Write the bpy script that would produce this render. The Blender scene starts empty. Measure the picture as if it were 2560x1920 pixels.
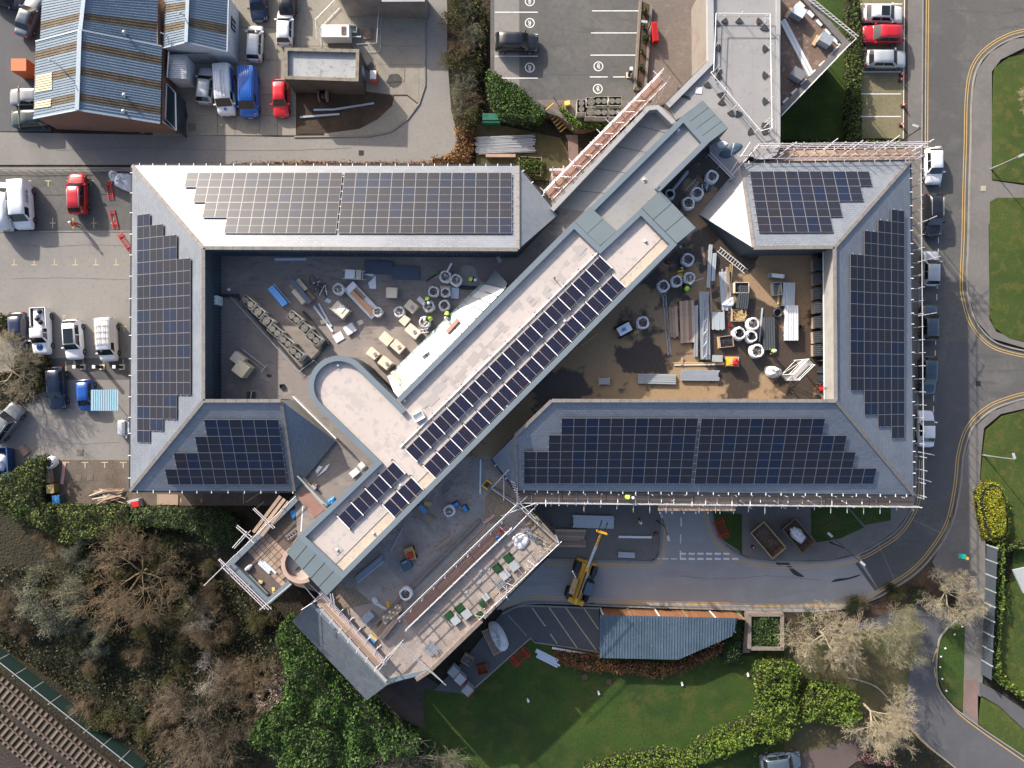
import bpy, math, random
import numpy as np
from mathutils import Vector, Matrix
R = random.Random(7)
NR = np.random.RandomState(11)
SC = bpy.context.scene
COL = SC.collection
CAM_H = 77.0            # metres above the site
FPX = 1774.0            # focal length in pixels of a 2560 px wide frame
cam = bpy.data.cameras.new('camera'); cam.sensor_width = 36.0; cam.lens = FPX / 2560.0 * 36.0
cam.clip_start = 0.5; cam.clip_end = 3000.0
camo = bpy.data.objects.new('camera', cam); COL.objects.link(camo)
camo.location = (0, 0, CAM_H); camo.rotation_euler = (0, 0, 0)
SC.camera = camo
SUN_EL = math.radians(25.0); SUN_AZ = math.atan2(-0.63, 0.78)
SUNV = Vector((math.sin(SUN_AZ) * math.cos(SUN_EL), math.cos(SUN_AZ) * math.cos(SUN_EL), math.sin(SUN_EL)))
wd = bpy.data.worlds.new('World'); SC.world = wd; wd.use_nodes = True
sky = wd.node_tree.nodes.new('ShaderNodeTexSky'); sky.sky_type = 'NISHITA'; sky.sun_disc = False
sky.sun_elevation = SUN_EL; sky.sun_rotation = SUN_AZ; sky.air_density = .7; sky.dust_density = 3.0; sky.ozone_density = .4
bg = wd.node_tree.nodes['Background']; bg.inputs['Strength'].default_value = 0.15
wd.node_tree.links.new(sky.outputs[0], bg.inputs['Color'])
sun = bpy.data.lights.new('sun', 'SUN'); sun.energy = 4.0; sun.angle = math.radians(0.6); sun.color = (1.0, 0.92, 0.82)
suno = bpy.data.objects.new('sun', sun); COL.objects.link(suno)
suno.rotation_euler = SUNV.to_track_quat('Z', 'Y').to_euler(); suno.location = (-60, 75, 110)
SC.view_settings.view_transform = 'Standard'; SC.view_settings.look = 'None'
SC.view_settings.gamma = 1.0; SC.view_settings.use_curve_mapping = False
SC.view_settings.exposure = 0.95
SC.cycles.max_bounces = 4; SC.cycles.diffuse_bounces = 2; SC.cycles.glossy_bounces = 2
SC.cycles.transmission_bounces = 2; SC.cycles.transparent_max_bounces = 6
SC.cycles.use_denoising = True
FR = dict(P=(0, 0, 1), U=(0, 0, .8641), A=(0, 0, 3.318), B=(640, 0, 3.318), C=(1260, 0, 3.318), D=(1900, 0, 3.318), E=(0, 400, 3.318),
          F=(0, 850, 3.318), G=(500, 600, 3.687), H=(900, 600, 3.687), I=(1500, 580, 3.687), J=(1960, 350, 3.687),
          K=(1960, 800, 3.687), L=(1560, 1150, 3.687), M=(500, 1150, 4.424), N=(900, 1100, 3.687), O=(1100, 1450, 2.765),
          Q=(1860, 1300, 2.676), S=(0, 1120, 3.16), V=(0, 1450, 1.843), T=(1640, 350, 3.687), X=(440, 410, 4.809),
          Y=(850, 410, 3.881), Z=(1240, 980, 3.95), W=(380, 1000, 4.608), B2=(1380, 220, 4.608))
def px(fr, x, y):
 a = FR[fr]; return a[0] + x / a[2], a[1] + y / a[2]
def p(fr, x, y, z=0.0):
 X, Y = px(fr, x, y); k = (CAM_H - z) / FPX
 return Vector(((X - 1280) * k, (960 - Y) * k, z))
def pl(fr, pts, z=0.0):
 return [p(fr, x, y, z) for x, y in pts]
def ang(dx, dy):
 return math.atan2(-dy, dx)
def ln(fr, d, z=0.0):
 return d / FR[fr][2] * (CAM_H - z) / FPX
MATS = {}
def nn(nt, t, **kw):
 n = nt.nodes.new(t)
 for k, v in kw.items():
  setattr(n, k, v)
 return n
def c4(c):
 return (c[0], c[1], c[2], 1.0)
def mat(name, col, rough=.85, metal=0.0, layers=(), bump=None, coord='pos', spec=.4, rnd=0.0, isl=0.0, coat=0.0, trans=0.0, alpha=1.0, sheen=0, uvbrick=None, ramp=None, lines=None):
 m = bpy.data.materials.new(name); m.use_nodes = True; nt = m.node_tree
 b = nt.nodes['Principled BSDF']; L = nt.links.new
 b.inputs['Roughness'].default_value = rough; b.inputs['Metallic'].default_value = metal
 b.inputs['Specular IOR Level'].default_value = spec
 b.inputs['Coat Weight'].default_value = coat; b.inputs['Coat Roughness'].default_value = .08
 b.inputs['Transmission Weight'].default_value = trans; b.inputs['Alpha'].default_value = alpha
 if coord == 'pos':
  co = nn(nt, 'ShaderNodeNewGeometry').outputs['Position']
 else:
  co = nn(nt, 'ShaderNodeTexCoord').outputs['Object' if coord == 'obj' else 'UV']
 cur = None
 rgb = nn(nt, 'ShaderNodeRGB'); rgb.outputs[0].default_value = c4(col); cur = rgb.outputs[0]
 if uvbrick:
  uv = nn(nt, 'ShaderNodeTexCoord').outputs['UV']
  br = nn(nt, 'ShaderNodeTexBrick'); L(uv, br.inputs['Vector'])
  br.inputs['Color1'].default_value = c4(uvbrick['c1']); br.inputs['Color2'].default_value = c4(uvbrick['c2'])
  br.inputs['Mortar'].default_value = c4(uvbrick['m']); br.inputs['Scale'].default_value = 1.0
  br.inputs['Brick Width'].default_value = uvbrick['w']; br.inputs['Row Height'].default_value = uvbrick['h']
  br.inputs['Mortar Size'].default_value = uvbrick['s']; br.inputs['Mortar Smooth'].default_value = .2
  br.offset = uvbrick.get('off', .5); br.inputs['Bias'].default_value = uvbrick.get('bias', 0.0)
  cur = br.outputs['Color']
 if lines:
  uv = nn(nt, 'ShaderNodeTexCoord').outputs['UV']
  sx = nn(nt, 'ShaderNodeSeparateXYZ'); L(uv, sx.inputs[0])
  for axis, period, width, lc, amt in lines:
   d = nn(nt, 'ShaderNodeMath', operation='DIVIDE'); L(sx.outputs[axis], d.inputs[0]); d.inputs[1].default_value = period
   fr = nn(nt, 'ShaderNodeMath', operation='FRACT'); L(d.outputs[0], fr.inputs[0])
   lt = nn(nt, 'ShaderNodeMath', operation='LESS_THAN'); L(fr.outputs[0], lt.inputs[0]); lt.inputs[1].default_value = width / period
   mu = nn(nt, 'ShaderNodeMath', operation='MULTIPLY'); L(lt.outputs[0], mu.inputs[0]); mu.inputs[1].default_value = amt
   mx = nn(nt, 'ShaderNodeMix', data_type='RGBA'); L(mu.outputs[0], mx.inputs[0]); L(cur, mx.inputs[6]); mx.inputs[7].default_value = c4(lc)
   cur = mx.outputs[2]
 for ly in layers:
  sc, lo, hi, lc, amt = ly[:5]
  vec = co
  if len(ly) > 5 and ly[5]:
   mp = nn(nt, 'ShaderNodeMapping'); mp.inputs['Scale'].default_value = ly[5]; L(co, mp.inputs['Vector']); vec = mp.outputs[0]
  no = nn(nt, 'ShaderNodeTexNoise'); no.inputs['Scale'].default_value = sc; no.inputs['Detail'].default_value = 5.0
  no.inputs['Roughness'].default_value = .6
  L(vec, no.inputs['Vector'])
  mr = nn(nt, 'ShaderNodeMapRange'); mr.inputs['From Min'].default_value = lo; mr.inputs['From Max'].default_value = hi
  mr.inputs['To Max'].default_value = amt; L(no.outputs['Fac'], mr.inputs['Value'])
  mx = nn(nt, 'ShaderNodeMix', data_type='RGBA'); L(mr.outputs[0], mx.inputs[0]); L(cur, mx.inputs[6]); mx.inputs[7].default_value = c4(lc)
  cur = mx.outputs[2]
  if len(ly) > 6:      # the layer is wet: it also changes the gloss
   rr = nn(nt, 'ShaderNodeMapRange'); rr.inputs['From Min'].default_value = 0; rr.inputs['From Max'].default_value = max(amt, .01)
   rr.inputs['To Min'].default_value = rough; rr.inputs['To Max'].default_value = ly[6]
   L(mr.outputs[0], rr.inputs['Value']); L(rr.outputs[0], b.inputs['Roughness'])
 def vary(sock, amount, cur):
  mr = nn(nt, 'ShaderNodeMapRange'); mr.inputs['To Min'].default_value = 1 - amount; mr.inputs['To Max'].default_value = 1 + amount
  L(sock, mr.inputs['Value'])
  mx = nn(nt, 'ShaderNodeVectorMath', operation='SCALE'); L(cur, mx.inputs[0]); L(mr.outputs[0], mx.inputs['Scale'])
  return mx.outputs[0]
 if ramp:
  src = nn(nt, 'ShaderNodeObjectInfo').outputs['Random'] if ramp[0] == 'obj' else nn(nt, 'ShaderNodeNewGeometry').outputs['Random Per Island']
  rp = nn(nt, 'ShaderNodeValToRGB'); L(src, rp.inputs[0])
  el = rp.color_ramp.elements
  while len(el) < len(ramp[1]):
   el.new(.5)
  for e, (pos, cc) in zip(el, ramp[1]):
   e.position = pos; e.color = c4(cc)
  mx = nn(nt, 'ShaderNodeMix', data_type='RGBA', blend_type='MULTIPLY'); mx.inputs[0].default_value = 1.0
  L(cur, mx.inputs[6]); L(rp.outputs[0], mx.inputs[7]); cur = mx.outputs[2]
 if rnd:
  cur = vary(nn(nt, 'ShaderNodeObjectInfo').outputs['Random'], rnd, cur)
 if isl:
  cur = vary(nn(nt, 'ShaderNodeNewGeometry').outputs['Random Per Island'], isl, cur)
 L(cur, b.inputs['Base Color'])
 if bump:
  no = nn(nt, 'ShaderNodeTexNoise'); no.inputs['Scale'].default_value = bump[1]; no.inputs['Detail'].default_value = 4.0
  L(co, no.inputs['Vector'])
  bp = nn(nt, 'ShaderNodeBump'); bp.inputs['Strength'].default_value = bump[0]; bp.inputs['Distance'].default_value = bump[2] if len(bump) > 2 else .05
  L(no.outputs['Fac'], bp.inputs['Height']); L(bp.outputs[0], b.inputs['Normal'])
 MATS[name] = m
 return m
def mul(c, k):
 return (c[0] * k, c[1] * k, c[2] * k)
class MB:
 def __init__(s):
  s.v = []; s.f = []; s.mi = []; s.uv = {}; s.sm = []
 def face(s, pts, mi=0, uv=None, smooth=False):
  n = len(s.v); s.v.extend([tuple(q) for q in pts]); s.f.append(tuple(range(n, n + len(pts))))
  s.mi.append(mi); s.sm.append(smooth)
  if uv: s.uv[len(s.f) - 1] = uv
  return s
 def idx(s, verts, faces, mi=0, smooth=False):
  n = len(s.v); s.v.extend([tuple(q) for q in verts])
  for f in faces:
   s.f.append(tuple(n + i for i in f)); s.mi.append(mi); s.sm.append(smooth)
  return s
 def prism(s, pts, z0, z1, top=0, side=None, bottom=False):
  side = top if side is None else side
  P = [(q[0], q[1]) for q in pts]
  a = sum(P[i][0] * P[(i + 1) % len(P)][1] - P[(i + 1) % len(P)][0] * P[i][1] for i in range(len(P)))
  if a < 0: P = P[::-1]
  n = len(P)
  s.face([(x, y, z1) for x, y in P], top)
  for i in range(n):
   j = (i + 1) % n
   s.face([(P[i][0], P[i][1], z0), (P[j][0], P[j][1], z0), (P[j][0], P[j][1], z1), (P[i][0], P[i][1], z1)], side)
  if bottom: s.face([(x, y, z0) for x, y in P[::-1]], side)
  return s
 def box(s, c, d, rz=0.0, mi=0, M=None):
  x, y, z = d[0] / 2, d[1] / 2, d[2] / 2; ca, sa = math.cos(rz), math.sin(rz)
  vs = []
  for dz in (-z, z):
   for dx, dy in ((-x, -y), (x, -y), (x, y), (-x, y)):
    v = Vector((c[0] + dx * ca - dy * sa, c[1] + dx * sa + dy * ca, c[2] + dz))
    vs.append(M @ v if M else v)
  return s.idx(vs, [(3, 2, 1, 0), (4, 5, 6, 7), (0, 1, 5, 4), (1, 2, 6, 5), (2, 3, 7, 6), (3, 0, 4, 7)], mi)
 def beam(s, a, b, w, h, mi=0, up=(0, 0, 1)):
  a = Vector(a); b = Vector(b); d = (b - a)
  if d.length < 1e-6: return s
  d.normalize(); u = Vector(up)
  if abs(d.dot(u)) > .98: u = Vector((1, 0, 0))
  r = d.cross(u).normalized(); u = r.cross(d).normalized()
  vs = []
  for e in (a, b):
   for i, j in ((-1, -1), (1, -1), (1, 1), (-1, 1)):
    vs.append(e + r * (i * w / 2) + u * (j * h / 2))
  return s.idx(vs, [(0, 1, 2, 3), (7, 6, 5, 4), (4, 5, 1, 0), (5, 6, 2, 1), (6, 7, 3, 2), (7, 4, 0, 3)], mi)
 def path(s, pts, rad, n=6, mi=0, smooth=True, cap=True):
  pts = [Vector(q) for q in pts]; rings = []
  for i, q in enumerate(pts):
   d = (pts[min(i + 1, len(pts) - 1)] - pts[max(i - 1, 0)])
   if d.length < 1e-9: d = Vector((0, 0, 1))
   d.normalize(); u = Vector((0, 0, 1)) if abs(d.z) < .95 else Vector((1, 0, 0))
   r = d.cross(u).normalized(); u = r.cross(d)
   rr = rad[i] if hasattr(rad, '__len__') else rad
   rings.append([q + (r * math.cos(2 * math.pi * k / n) + u * math.sin(2 * math.pi * k / n)) * rr for k in range(n)])
  return s.loft(rings, mi, smooth, cap)
 def loft(s, rings, mi=0, smooth=True, cap=True, closed=True):
  n = len(rings[0]); b = len(s.v)
  for r in rings: s.v.extend([tuple(q) for q in r])
  for i in range(len(rings) - 1):
   for k in range(n if closed else n - 1):
    l = (k + 1) % n
    s.f.append((b + i * n + k, b + i * n + l, b + (i + 1) * n + l, b + (i + 1) * n + k)); s.mi.append(mi); s.sm.append(smooth)
  if cap and closed:
   s.f.append(tuple(b + k for k in range(n))[::-1]); s.mi.append(mi); s.sm.append(False)
   s.f.append(tuple(b + (len(rings) - 1) * n + k for k in range(n))); s.mi.append(mi); s.sm.append(False)
  return s
 def lathe(s, prof, c=(0, 0, 0), n=16, mi=0, smooth=True, cap=True):
  rings = [[(c[0] + r * math.cos(2 * math.pi * k / n), c[1] + r * math.sin(2 * math.pi * k / n), c[2] + z) for k in range(n)] for r, z in prof]
  return s.loft(rings, mi, smooth, cap)
 def xf(s, M):
  s.v = [tuple(M @ Vector(q)) for q in s.v]; return s
 def mesh(s, name, mats):
  me = bpy.data.meshes.new(name); me.from_pydata(s.v, [], s.f)
  for m in (mats if isinstance(mats, (list, tuple)) else [mats]): me.materials.append(m)
  me.polygons.foreach_set('material_index', s.mi); me.polygons.foreach_set('use_smooth', s.sm)
  if s.uv:
   ul = me.uv_layers.new(name='uv')
   for fi, uvs in s.uv.items():
    for k, li in enumerate(me.polygons[fi].loop_indices): ul.data[li].uv = uvs[k]
  me.update(); return me
 def build(s, name, mats, parent=None, loc=None, rz=0.0):
  return ob(name, s.mesh(name, mats), parent, loc, rz)
def ob(name, me, parent=None, loc=None, rz=0.0, rot=None, scale=None):
 o = bpy.data.objects.new(name, me); COL.objects.link(o)
 if parent: o.parent = parent
 if loc is not None: o.location = loc
 if rot is not None: o.rotation_euler = rot
 else: o.rotation_euler = (0, 0, rz)
 if scale is not None: o.scale = scale
 return o
def tag(o, label=None, cat=None, group=None, kind=None):
 if label: o['label'] = label
 if cat: o['category'] = cat
 if group: o['group'] = group
 if kind: o['kind'] = kind
 return o
def thing(name, label, cat, loc=(0, 0, 0), rz=0.0, group=None):
 return tag(ob(name, None, None, loc, rz), label, cat, group)
def struct(name, mb, mats, label=None):
 o = mb.build(name, mats); o['kind'] = 'structure'
 if label: o['label'] = label
 return o
def dup(root, loc, rz, label=None, group=None, scale=None):
 r = root.copy(); COL.objects.link(r); r.location = loc; r.rotation_euler = (0, 0, rz)
 if scale is not None: r.scale = scale
 if label: r['label'] = label
 if group: r['group'] = group
 for ch in root.children:
  c = ch.copy(); COL.objects.link(c); c.parent = r
  for g in ch.children:
   d = g.copy(); COL.objects.link(d); d.parent = c
 return r
def sheet(pts, z, name, m, uv=False):
 mb = MB(); P = [(q[0], q[1], z) for q in pts]
 a = sum(P[i][0] * P[(i + 1) % len(P)][1] - P[(i + 1) % len(P)][0] * P[i][1] for i in range(len(P)))
 if a < 0: P = P[::-1]
 mb.face(P, 0, [(q[0], q[1]) for q in P] if uv else None)
 return struct(name, mb, m)
def offset(pts, d, closed=False):
 P = [Vector((q[0], q[1])) for q in pts]; n = len(P); out = []
 for i in range(n):
  a = P[i - 1] if (i > 0 or closed) else None; c = P[(i + 1) % n] if (i < n - 1 or closed) else None
  t1 = (P[i] - a).normalized() if a is not None and (P[i] - a).length > 1e-9 else None
  t2 = (c - P[i]).normalized() if c is not None and (c - P[i]).length > 1e-9 else None
  if t1 is None: t1 = t2
  if t2 is None: t2 = t1
  n1 = Vector((-t1.y, t1.x)); n2 = Vector((-t2.y, t2.x)); b = (n1 + n2)
  if b.length < 1e-6: b = n1
  b.normalize(); k = d / max(.35, b.dot(n1)); out.append(P[i] + b * k)
 return out
def strip(mb, pts, w, z0, z1, mi=0, closed=False, off=0.0):
 a = offset(pts, off + w / 2, closed); b = offset(pts, off - w / 2, closed); n = len(a)
 for i in range(n if closed else n - 1):
  j = (i + 1) % n
  mb.face([(b[i].x, b[i].y, z1), (b[j].x, b[j].y, z1), (a[j].x, a[j].y, z1), (a[i].x, a[i].y, z1)], mi)
  if z1 - z0 > .001:
   mb.face([(a[i].x, a[i].y, z1), (a[j].x, a[j].y, z1), (a[j].x, a[j].y, z0), (a[i].x, a[i].y, z0)], mi)
   mb.face([(b[j].x, b[j].y, z1), (b[i].x, b[i].y, z1), (b[i].x, b[i].y, z0), (b[j].x, b[j].y, z0)], mi)
 if not closed and z1 - z0 > .001:
  mb.face([(a[0].x, a[0].y, z1), (a[0].x, a[0].y, z0), (b[0].x, b[0].y, z0), (b[0].x, b[0].y, z1)], mi)
  mb.face([(b[-1].x, b[-1].y, z1), (b[-1].x, b[-1].y, z0), (a[-1].x, a[-1].y, z0), (a[-1].x, a[-1].y, z1)], mi)
 return mb
def smooth_line(pts, k=6, closed=False):
 P = [Vector((q[0], q[1])) for q in pts]; n = len(P); out = []
 for i in range(n if closed else n - 1):
  p0 = P[i - 1] if (i > 0 or closed) else P[0]; p1 = P[i]; p2 = P[(i + 1) % n]; p3 = P[(i + 2) % n] if (i + 2 < n or closed) else P[-1]
  for j in range(k):
   t = j / k
   out.append(.5 * ((2 * p1) + (p2 - p0) * t + (2 * p0 - 5 * p1 + 4 * p2 - p3) * t * t + (3 * p1 - p0 - 3 * p2 + p3) * t ** 3))
 if not closed: out.append(P[-1])
 return out
def inside(x, y, poly):
 c = False; j = len(poly) - 1
 for i in range(len(poly)):
  xi, yi = poly[i][0], poly[i][1]; xj, yj = poly[j][0], poly[j][1]
  if ((yi > y) != (yj > y)) and (x < (xj - xi) * (y - yi) / (yj - yi) + xi): c = not c
  j = i
 return c
_tm = MB().lathe([(1, 0), (1, 1)], n=6, smooth=True).mesh
TUBES = {}
def tube(name, a, b, r, m, parent=None):
 if m.name not in TUBES: TUBES[m.name] = _tm('tube', m)
 a = Vector(a); b = Vector(b); d = b - a
 o = bpy.data.objects.new(name, TUBES[m.name]); COL.objects.link(o)
 if parent: o.parent = parent
 o.location = a; o.rotation_euler = d.to_track_quat('Z', 'Y').to_euler(); o.scale = (r, r, d.length)
 return o
BOXES = {}
def bar(name, a, b, w, h, m, parent=None, up=(0, 0, 1)):
 if m.name not in BOXES: BOXES[m.name] = MB().box((.5, 0, 0), (1, 1, 1)).mesh('bar', m)
 a = Vector(a); b = Vector(b); d = b - a; x = d.normalized(); u = Vector(up)
 if abs(x.dot(u)) > .98: u = Vector((0, 1, 0))
 y = u.cross(x).normalized(); zz = x.cross(y)
 o = bpy.data.objects.new(name, BOXES[m.name]); COL.objects.link(o)
 if parent: o.parent = parent
 o.matrix_local = Matrix(((x.x * d.length, y.x * w, zz.x * h, a.x), (x.y * d.length, y.y * w, zz.y * h, a.y), (x.z * d.length, y.z * w, zz.z * h, a.z), (0, 0, 0, 1)))
 return o
def gather(q):
 return Vector((q[0], q[1], q[2] if len(q) > 2 else 0.0))
asphalt = mat('asphalt', (.1, .098, .092), .9, layers=[(.05, .42, .58, (.066, .066, .066), .7), (.35, .5, .64, (.135, .13, .12), .5), (3.0, .5, .65, (.055, .055, .055), .4), (1.1, .58, .62, (.06, .06, .06), .5, (.15, 1, 1)), (25, .45, .7, (.16, .155, .145), .3)], bump=(.3, 40, .02))
asphalt_lt = mat('asphalt_light', (.225, .213, .195), .9, layers=[(.06, .4, .65, (.13, .125, .12), .6), (.5, .5, .75, (.25, .235, .21), .4), (2.5, .52, .75, (.1, .098, .092), .4), (30, .45, .7, (.27, .26, .24), .3)], bump=(.3, 40, .02))
asphalt_dk = mat('asphalt_dark', (.085, .087, .093), .88, layers=[(.07, .4, .62, (.06, .061, .066), .6), (.6, .5, .72, (.11, .11, .112), .5), (22, .45, .7, (.14, .14, .14), .3)], bump=(.3, 40, .02))
concrete = mat('concrete_yard', (.26, .235, .19), .9, layers=[(.12, .42, .62, (.19, .175, .145), .6), (.9, .5, .72, (.14, .125, .1), .45), (4, .55, .72, (.09, .08, .065), .4), (30, .45, .7, (.32, .3, .25), .3)], bump=(.25, 30, .02), rnd=.07)
pavement = mat('pavement', (.15, .14, .13), .9, layers=[(.2, .42, .62, (.105, .1, .095), .6), (2, .5, .72, (.2, .185, .165), .4), (28, .45, .7, (.22, .21, .19), .3)], bump=(.3, 40, .02))
path_pink = mat('path_pink', (.2, .135, .115), .9, layers=[(.3, .42, .62, (.13, .095, .085), .6), (5, .5, .72, (.25, .18, .155), .4)], bump=(.3, 40, .02))
kerbm = mat('kerb_stone', (.24, .225, .2), .88, layers=[(.8, .45, .7, (.14, .135, .125), .6)])
soil = mat('soil', (.05, .036, .024), .95, layers=[(.5, .45, .65, (.11, .065, .04), .7), (5, .5, .7, (.03, .024, .016), .6), (18, .55, .7, (.2, .12, .075), .45)], bump=(.8, 8, .1))
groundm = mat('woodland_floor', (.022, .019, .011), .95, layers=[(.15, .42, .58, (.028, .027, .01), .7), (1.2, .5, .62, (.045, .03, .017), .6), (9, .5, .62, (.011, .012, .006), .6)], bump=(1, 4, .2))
grass = mat('grass', (.036, .078, .008), .95, layers=[(.09, .42, .58, (.016, .042, .005), .85), (.5, .48, .6, (.06, .08, .01), .6), (.25, .56, .62, (.09, .085, .02), .4), (4, .5, .62, (.013, .032, .004), .6), (24, .5, .65, (.075, .09, .02), .35)], bump=(1, 18, .12))
grass_lit = mat('grass_verge', (.055, .088, .01), .95, layers=[(.15, .42, .58, (.032, .06, .007), .8), (.9, .5, .6, (.1, .1, .018), .7), (6, .5, .62, (.024, .042, .007), .6), (30, .55, .66, (.13, .13, .05), .35)], bump=(1, 18, .12))
grass_dry = mat('grass_dry', (.1, .085, .04), .95, layers=[(.3, .42, .62, (.055, .065, .02), .8), (3, .5, .7, (.14, .105, .055), .5)], bump=(1, 18, .12))
ballast = mat('ballast', (.045, .035, .028), .95, layers=[(.4, .42, .6, (.028, .022, .018), .7), (7, .5, .62, (.08, .062, .05), .6), (25, .5, .65, (.02, .016, .013), .6)], bump=(1, 10, .15))  # stone kept extra dark; shade from the trees is put into the colour
yellow = mat('yellow_paint', (.52, .34, .11), .7, layers=[(6, .52, .7, (.2, .17, .11), .6), (.6, .5, .7, (.38, .27, .12), .5)])
white_p = mat('white_paint', (.7, .69, .66), .7, layers=[(5, .55, .72, (.3, .29, .27), .6)])
cream_p = mat('cream_paint', (.5, .4, .26), .75, layers=[(5, .5, .7, (.22, .19, .15), .7)])
# ================================================================== the ground
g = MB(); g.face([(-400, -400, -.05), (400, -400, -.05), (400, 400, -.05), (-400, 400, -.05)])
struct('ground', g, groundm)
GZ = 1.5      # level of the upper car park (a terrace above the rest of the site)
rd = [(0, 285), (380, 292), (640, 296), (800, 294), (845, 284), (880, 258), (905, 225), (918, 185), (918, -20), (966, -20), (966, 120), (975, 240), (1000, 330), (985, 356), (0, 356)]
sheet(pl('U', [(-40, 285)] + rd[1:-1] + [(-40, 356)]), 0.0, 'access_road', asphalt_lt)
sheet(pl('U', [(-40, -20), (110, -20), (110, 284), (-40, 284)]), -.004, 'back_lane', asphalt_dk)
sheet(pl('U', [(330, -20), (917, -20), (917, 185), (904, 224), (879, 257), (844, 283), (799, 293), (640, 295), (340, 291)]), .004, 'yard', soil)
yard = thing('concrete_slabs', None, None); yard['kind'] = 'structure'
def slab(fr, pts, z, m, parent, th=.06, gap=.025, name='slab'):
 P = pl(fr, pts, z); c = Vector((sum(q.x for q in P) / len(P), sum(q.y for q in P) / len(P)))
 Q = []
 for q in P:
  v = Vector((q.x, q.y)) - c; Q.append(c + v * max(0, 1 - gap / max(v.length, .1)))
 mb = MB(); mb.prism(Q, z, z + th); return mb.build(name, m, parent)
xs = [330, 470, 508, 560, 600, 640]; ys = [-20, 60, 130, 205, 250, 293]
for i in range(len(xs) - 1):
 for j in range(len(ys) - 1):
  slab('U', [(xs[i], ys[j]), (xs[i + 1], ys[j]), (xs[i + 1], ys[j + 1]), (xs[i], ys[j + 1])], .0, concrete, yard, .045)
for q in ([(640, -20), (760, -20), (760, 100), (640, 100)], [(760, -20), (917, -20), (917, 100), (760, 100)], [(640, 100), (760, 100), (760, 200), (640, 200)],
          [(760, 100), (917, 100), (917, 140), (790, 140)], [(790, 140), (905, 140), (905, 224), (880, 205), (790, 205)], [(905, 140), (917, 140), (917, 185), (905, 222)],
          [(700, 262), (760, 240), (790, 208), (880, 208), (903, 226), (879, 256), (844, 282), (799, 292), (700, 293)]):
 slab('U', q, .0, concrete, yard, .045)
mb = MB(); strip(mb, pl('U', [(636, 296), (799, 294), (845, 284), (880, 258), (905, 225), (918, 185), (918, 0)]), .15, 0, .11); struct('yard_kerb', mb, kerbm)
sheet(pl('B', [(335, 785), (560, 780), (900, 760), (1150, 790), (1130, 880), (1010, 990), (860, 1070), (560, 1110), (340, 1110)]), .056, 'leaf_bed', soil)
oil = mat('oil_stain', (.035, .033, .032), .6, layers=[(2, .5, .7, (.07, .065, .06), .6)])
circ = lambda fr, x, y, r, n=22, j=.12: [(x + r * math.cos(2 * math.pi * k / n) * (1 + R.uniform(-j, j)), y + r * math.sin(2 * math.pi * k / n) * (1 + R.uniform(-j, j))) for k in range(n)]
sheet(pl('B', circ('B', 1150, 670, 62)), .052, 'oil_patch', oil)
sheet(pl('B', circ('B', 960, 560, 40, j=.4)), .050, 'oil_patch', oil)
sheet(pl('A', [(1480, 830), (1540, 880), (1560, 960), (1540, 1040), (1500, 1010), (1490, 920)]), .050, 'oil_patch', oil)
sheet(pl('P', [(-60, 418), (345, 418), (345, 1262), (-60, 1262)]), .004, 'car_park', asphalt_lt)
sheet(pl('E', [(-100, 95), (1110, 95), (1110, 590), (-100, 590)]), .008, 'parking_bay_strip', asphalt)
mb = MB(); strip(mb, pl('E', [(-100, 597), (1110, 590)]), .14, 0, .05); struct('bay_kerb', mb, kerbm)
sheet(pl('F', [(380, 150), (1110, 150), (1110, 330), (380, 330)]), .008, 'parking_bay_strip', asphalt)
sheet(pl('P', [(60, 1150), (345, 1150), (700, 1227), (700, 1264), (95, 1264)]), .008, 'dirt_strip', mat('dirty_asphalt', (.13, .105, .085), .95, layers=[(.4, .42, .62, (.075, .055, .042), .8), (5, .5, .7, (.2, .165, .135), .5), (16, .58, .7, (.3, .26, .22), .4)], bump=(.5, 12, .05)))
mk = MB()
def tmark(fr, x, y, w, h, up=True, plus=False, z=.013, wd=.09):
 strip(mk, pl(fr, [(x - w / 2, y), (x + w / 2, y)], z), wd, z, z)
 if plus: strip(mk, pl(fr, [(x, y - h / 2), (x, y + h / 2)], z + .002), wd, z + .002, z + .002)
 else: strip(mk, pl(fr, [(x, y), (x, y - h if up else y + h)], z + .002), wd, z + .002, z + .002)
for x in (400, 575, 750, 925): tmark('E', x, 172, 50, 45, False)
tmark('E', 75, 172, 50, 45, False); tmark('E', 235, 172, 50, 45, False)
for x in (437, 605, 778, 942): tmark('E', x, 523, 48, 90, plus=True)
for x in (117, 283, 452, 625, 795, 962): tmark('E', x, 870, 50, 50, True)
for x in (545, 705, 868, 1022): tmark('F', x, 1015, 56, 45, False)
tmark('E', 530, 1292, 36, 45, False); tmark('E', 1028, 1380, 46, 45, False); tmark('E', 225, 1292, 36, 40, False)
for x in (690, 855, 1022): tmark('F', x, 205, 34, 90, plus=True)
strip(mk, pl('F', [(545, 180), (555, 580), (590, 580)], .013), .09, .013, .013); strip(mk, pl('F', [(865, 530), (865, 580)]), .09, .013, .013); strip(mk, pl('F', [(670, 582), (735, 582)]), .09, .013, .013)
for x in (1670, 1500): strip(mk, pl('F', [(x, 1315), (x, 1345)]), .09, .014, .014)
strip(mk, pl('F', [(2020, 1260), (2020, 1360)]), .09, .014, .014)
for a, b in (((2040, 1345), (2160, 1265)), ((2120, 1400), (2190, 1340))): strip(mk, pl('F', [a, b]), .09, .014, .014)
struct('bay_marks', mk, cream_p)
mhm = mat('manhole_cover', (.16, .14, .11), .85, layers=[(6, .45, .65, (.09, .08, .07), .7)], coord='obj')
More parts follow.
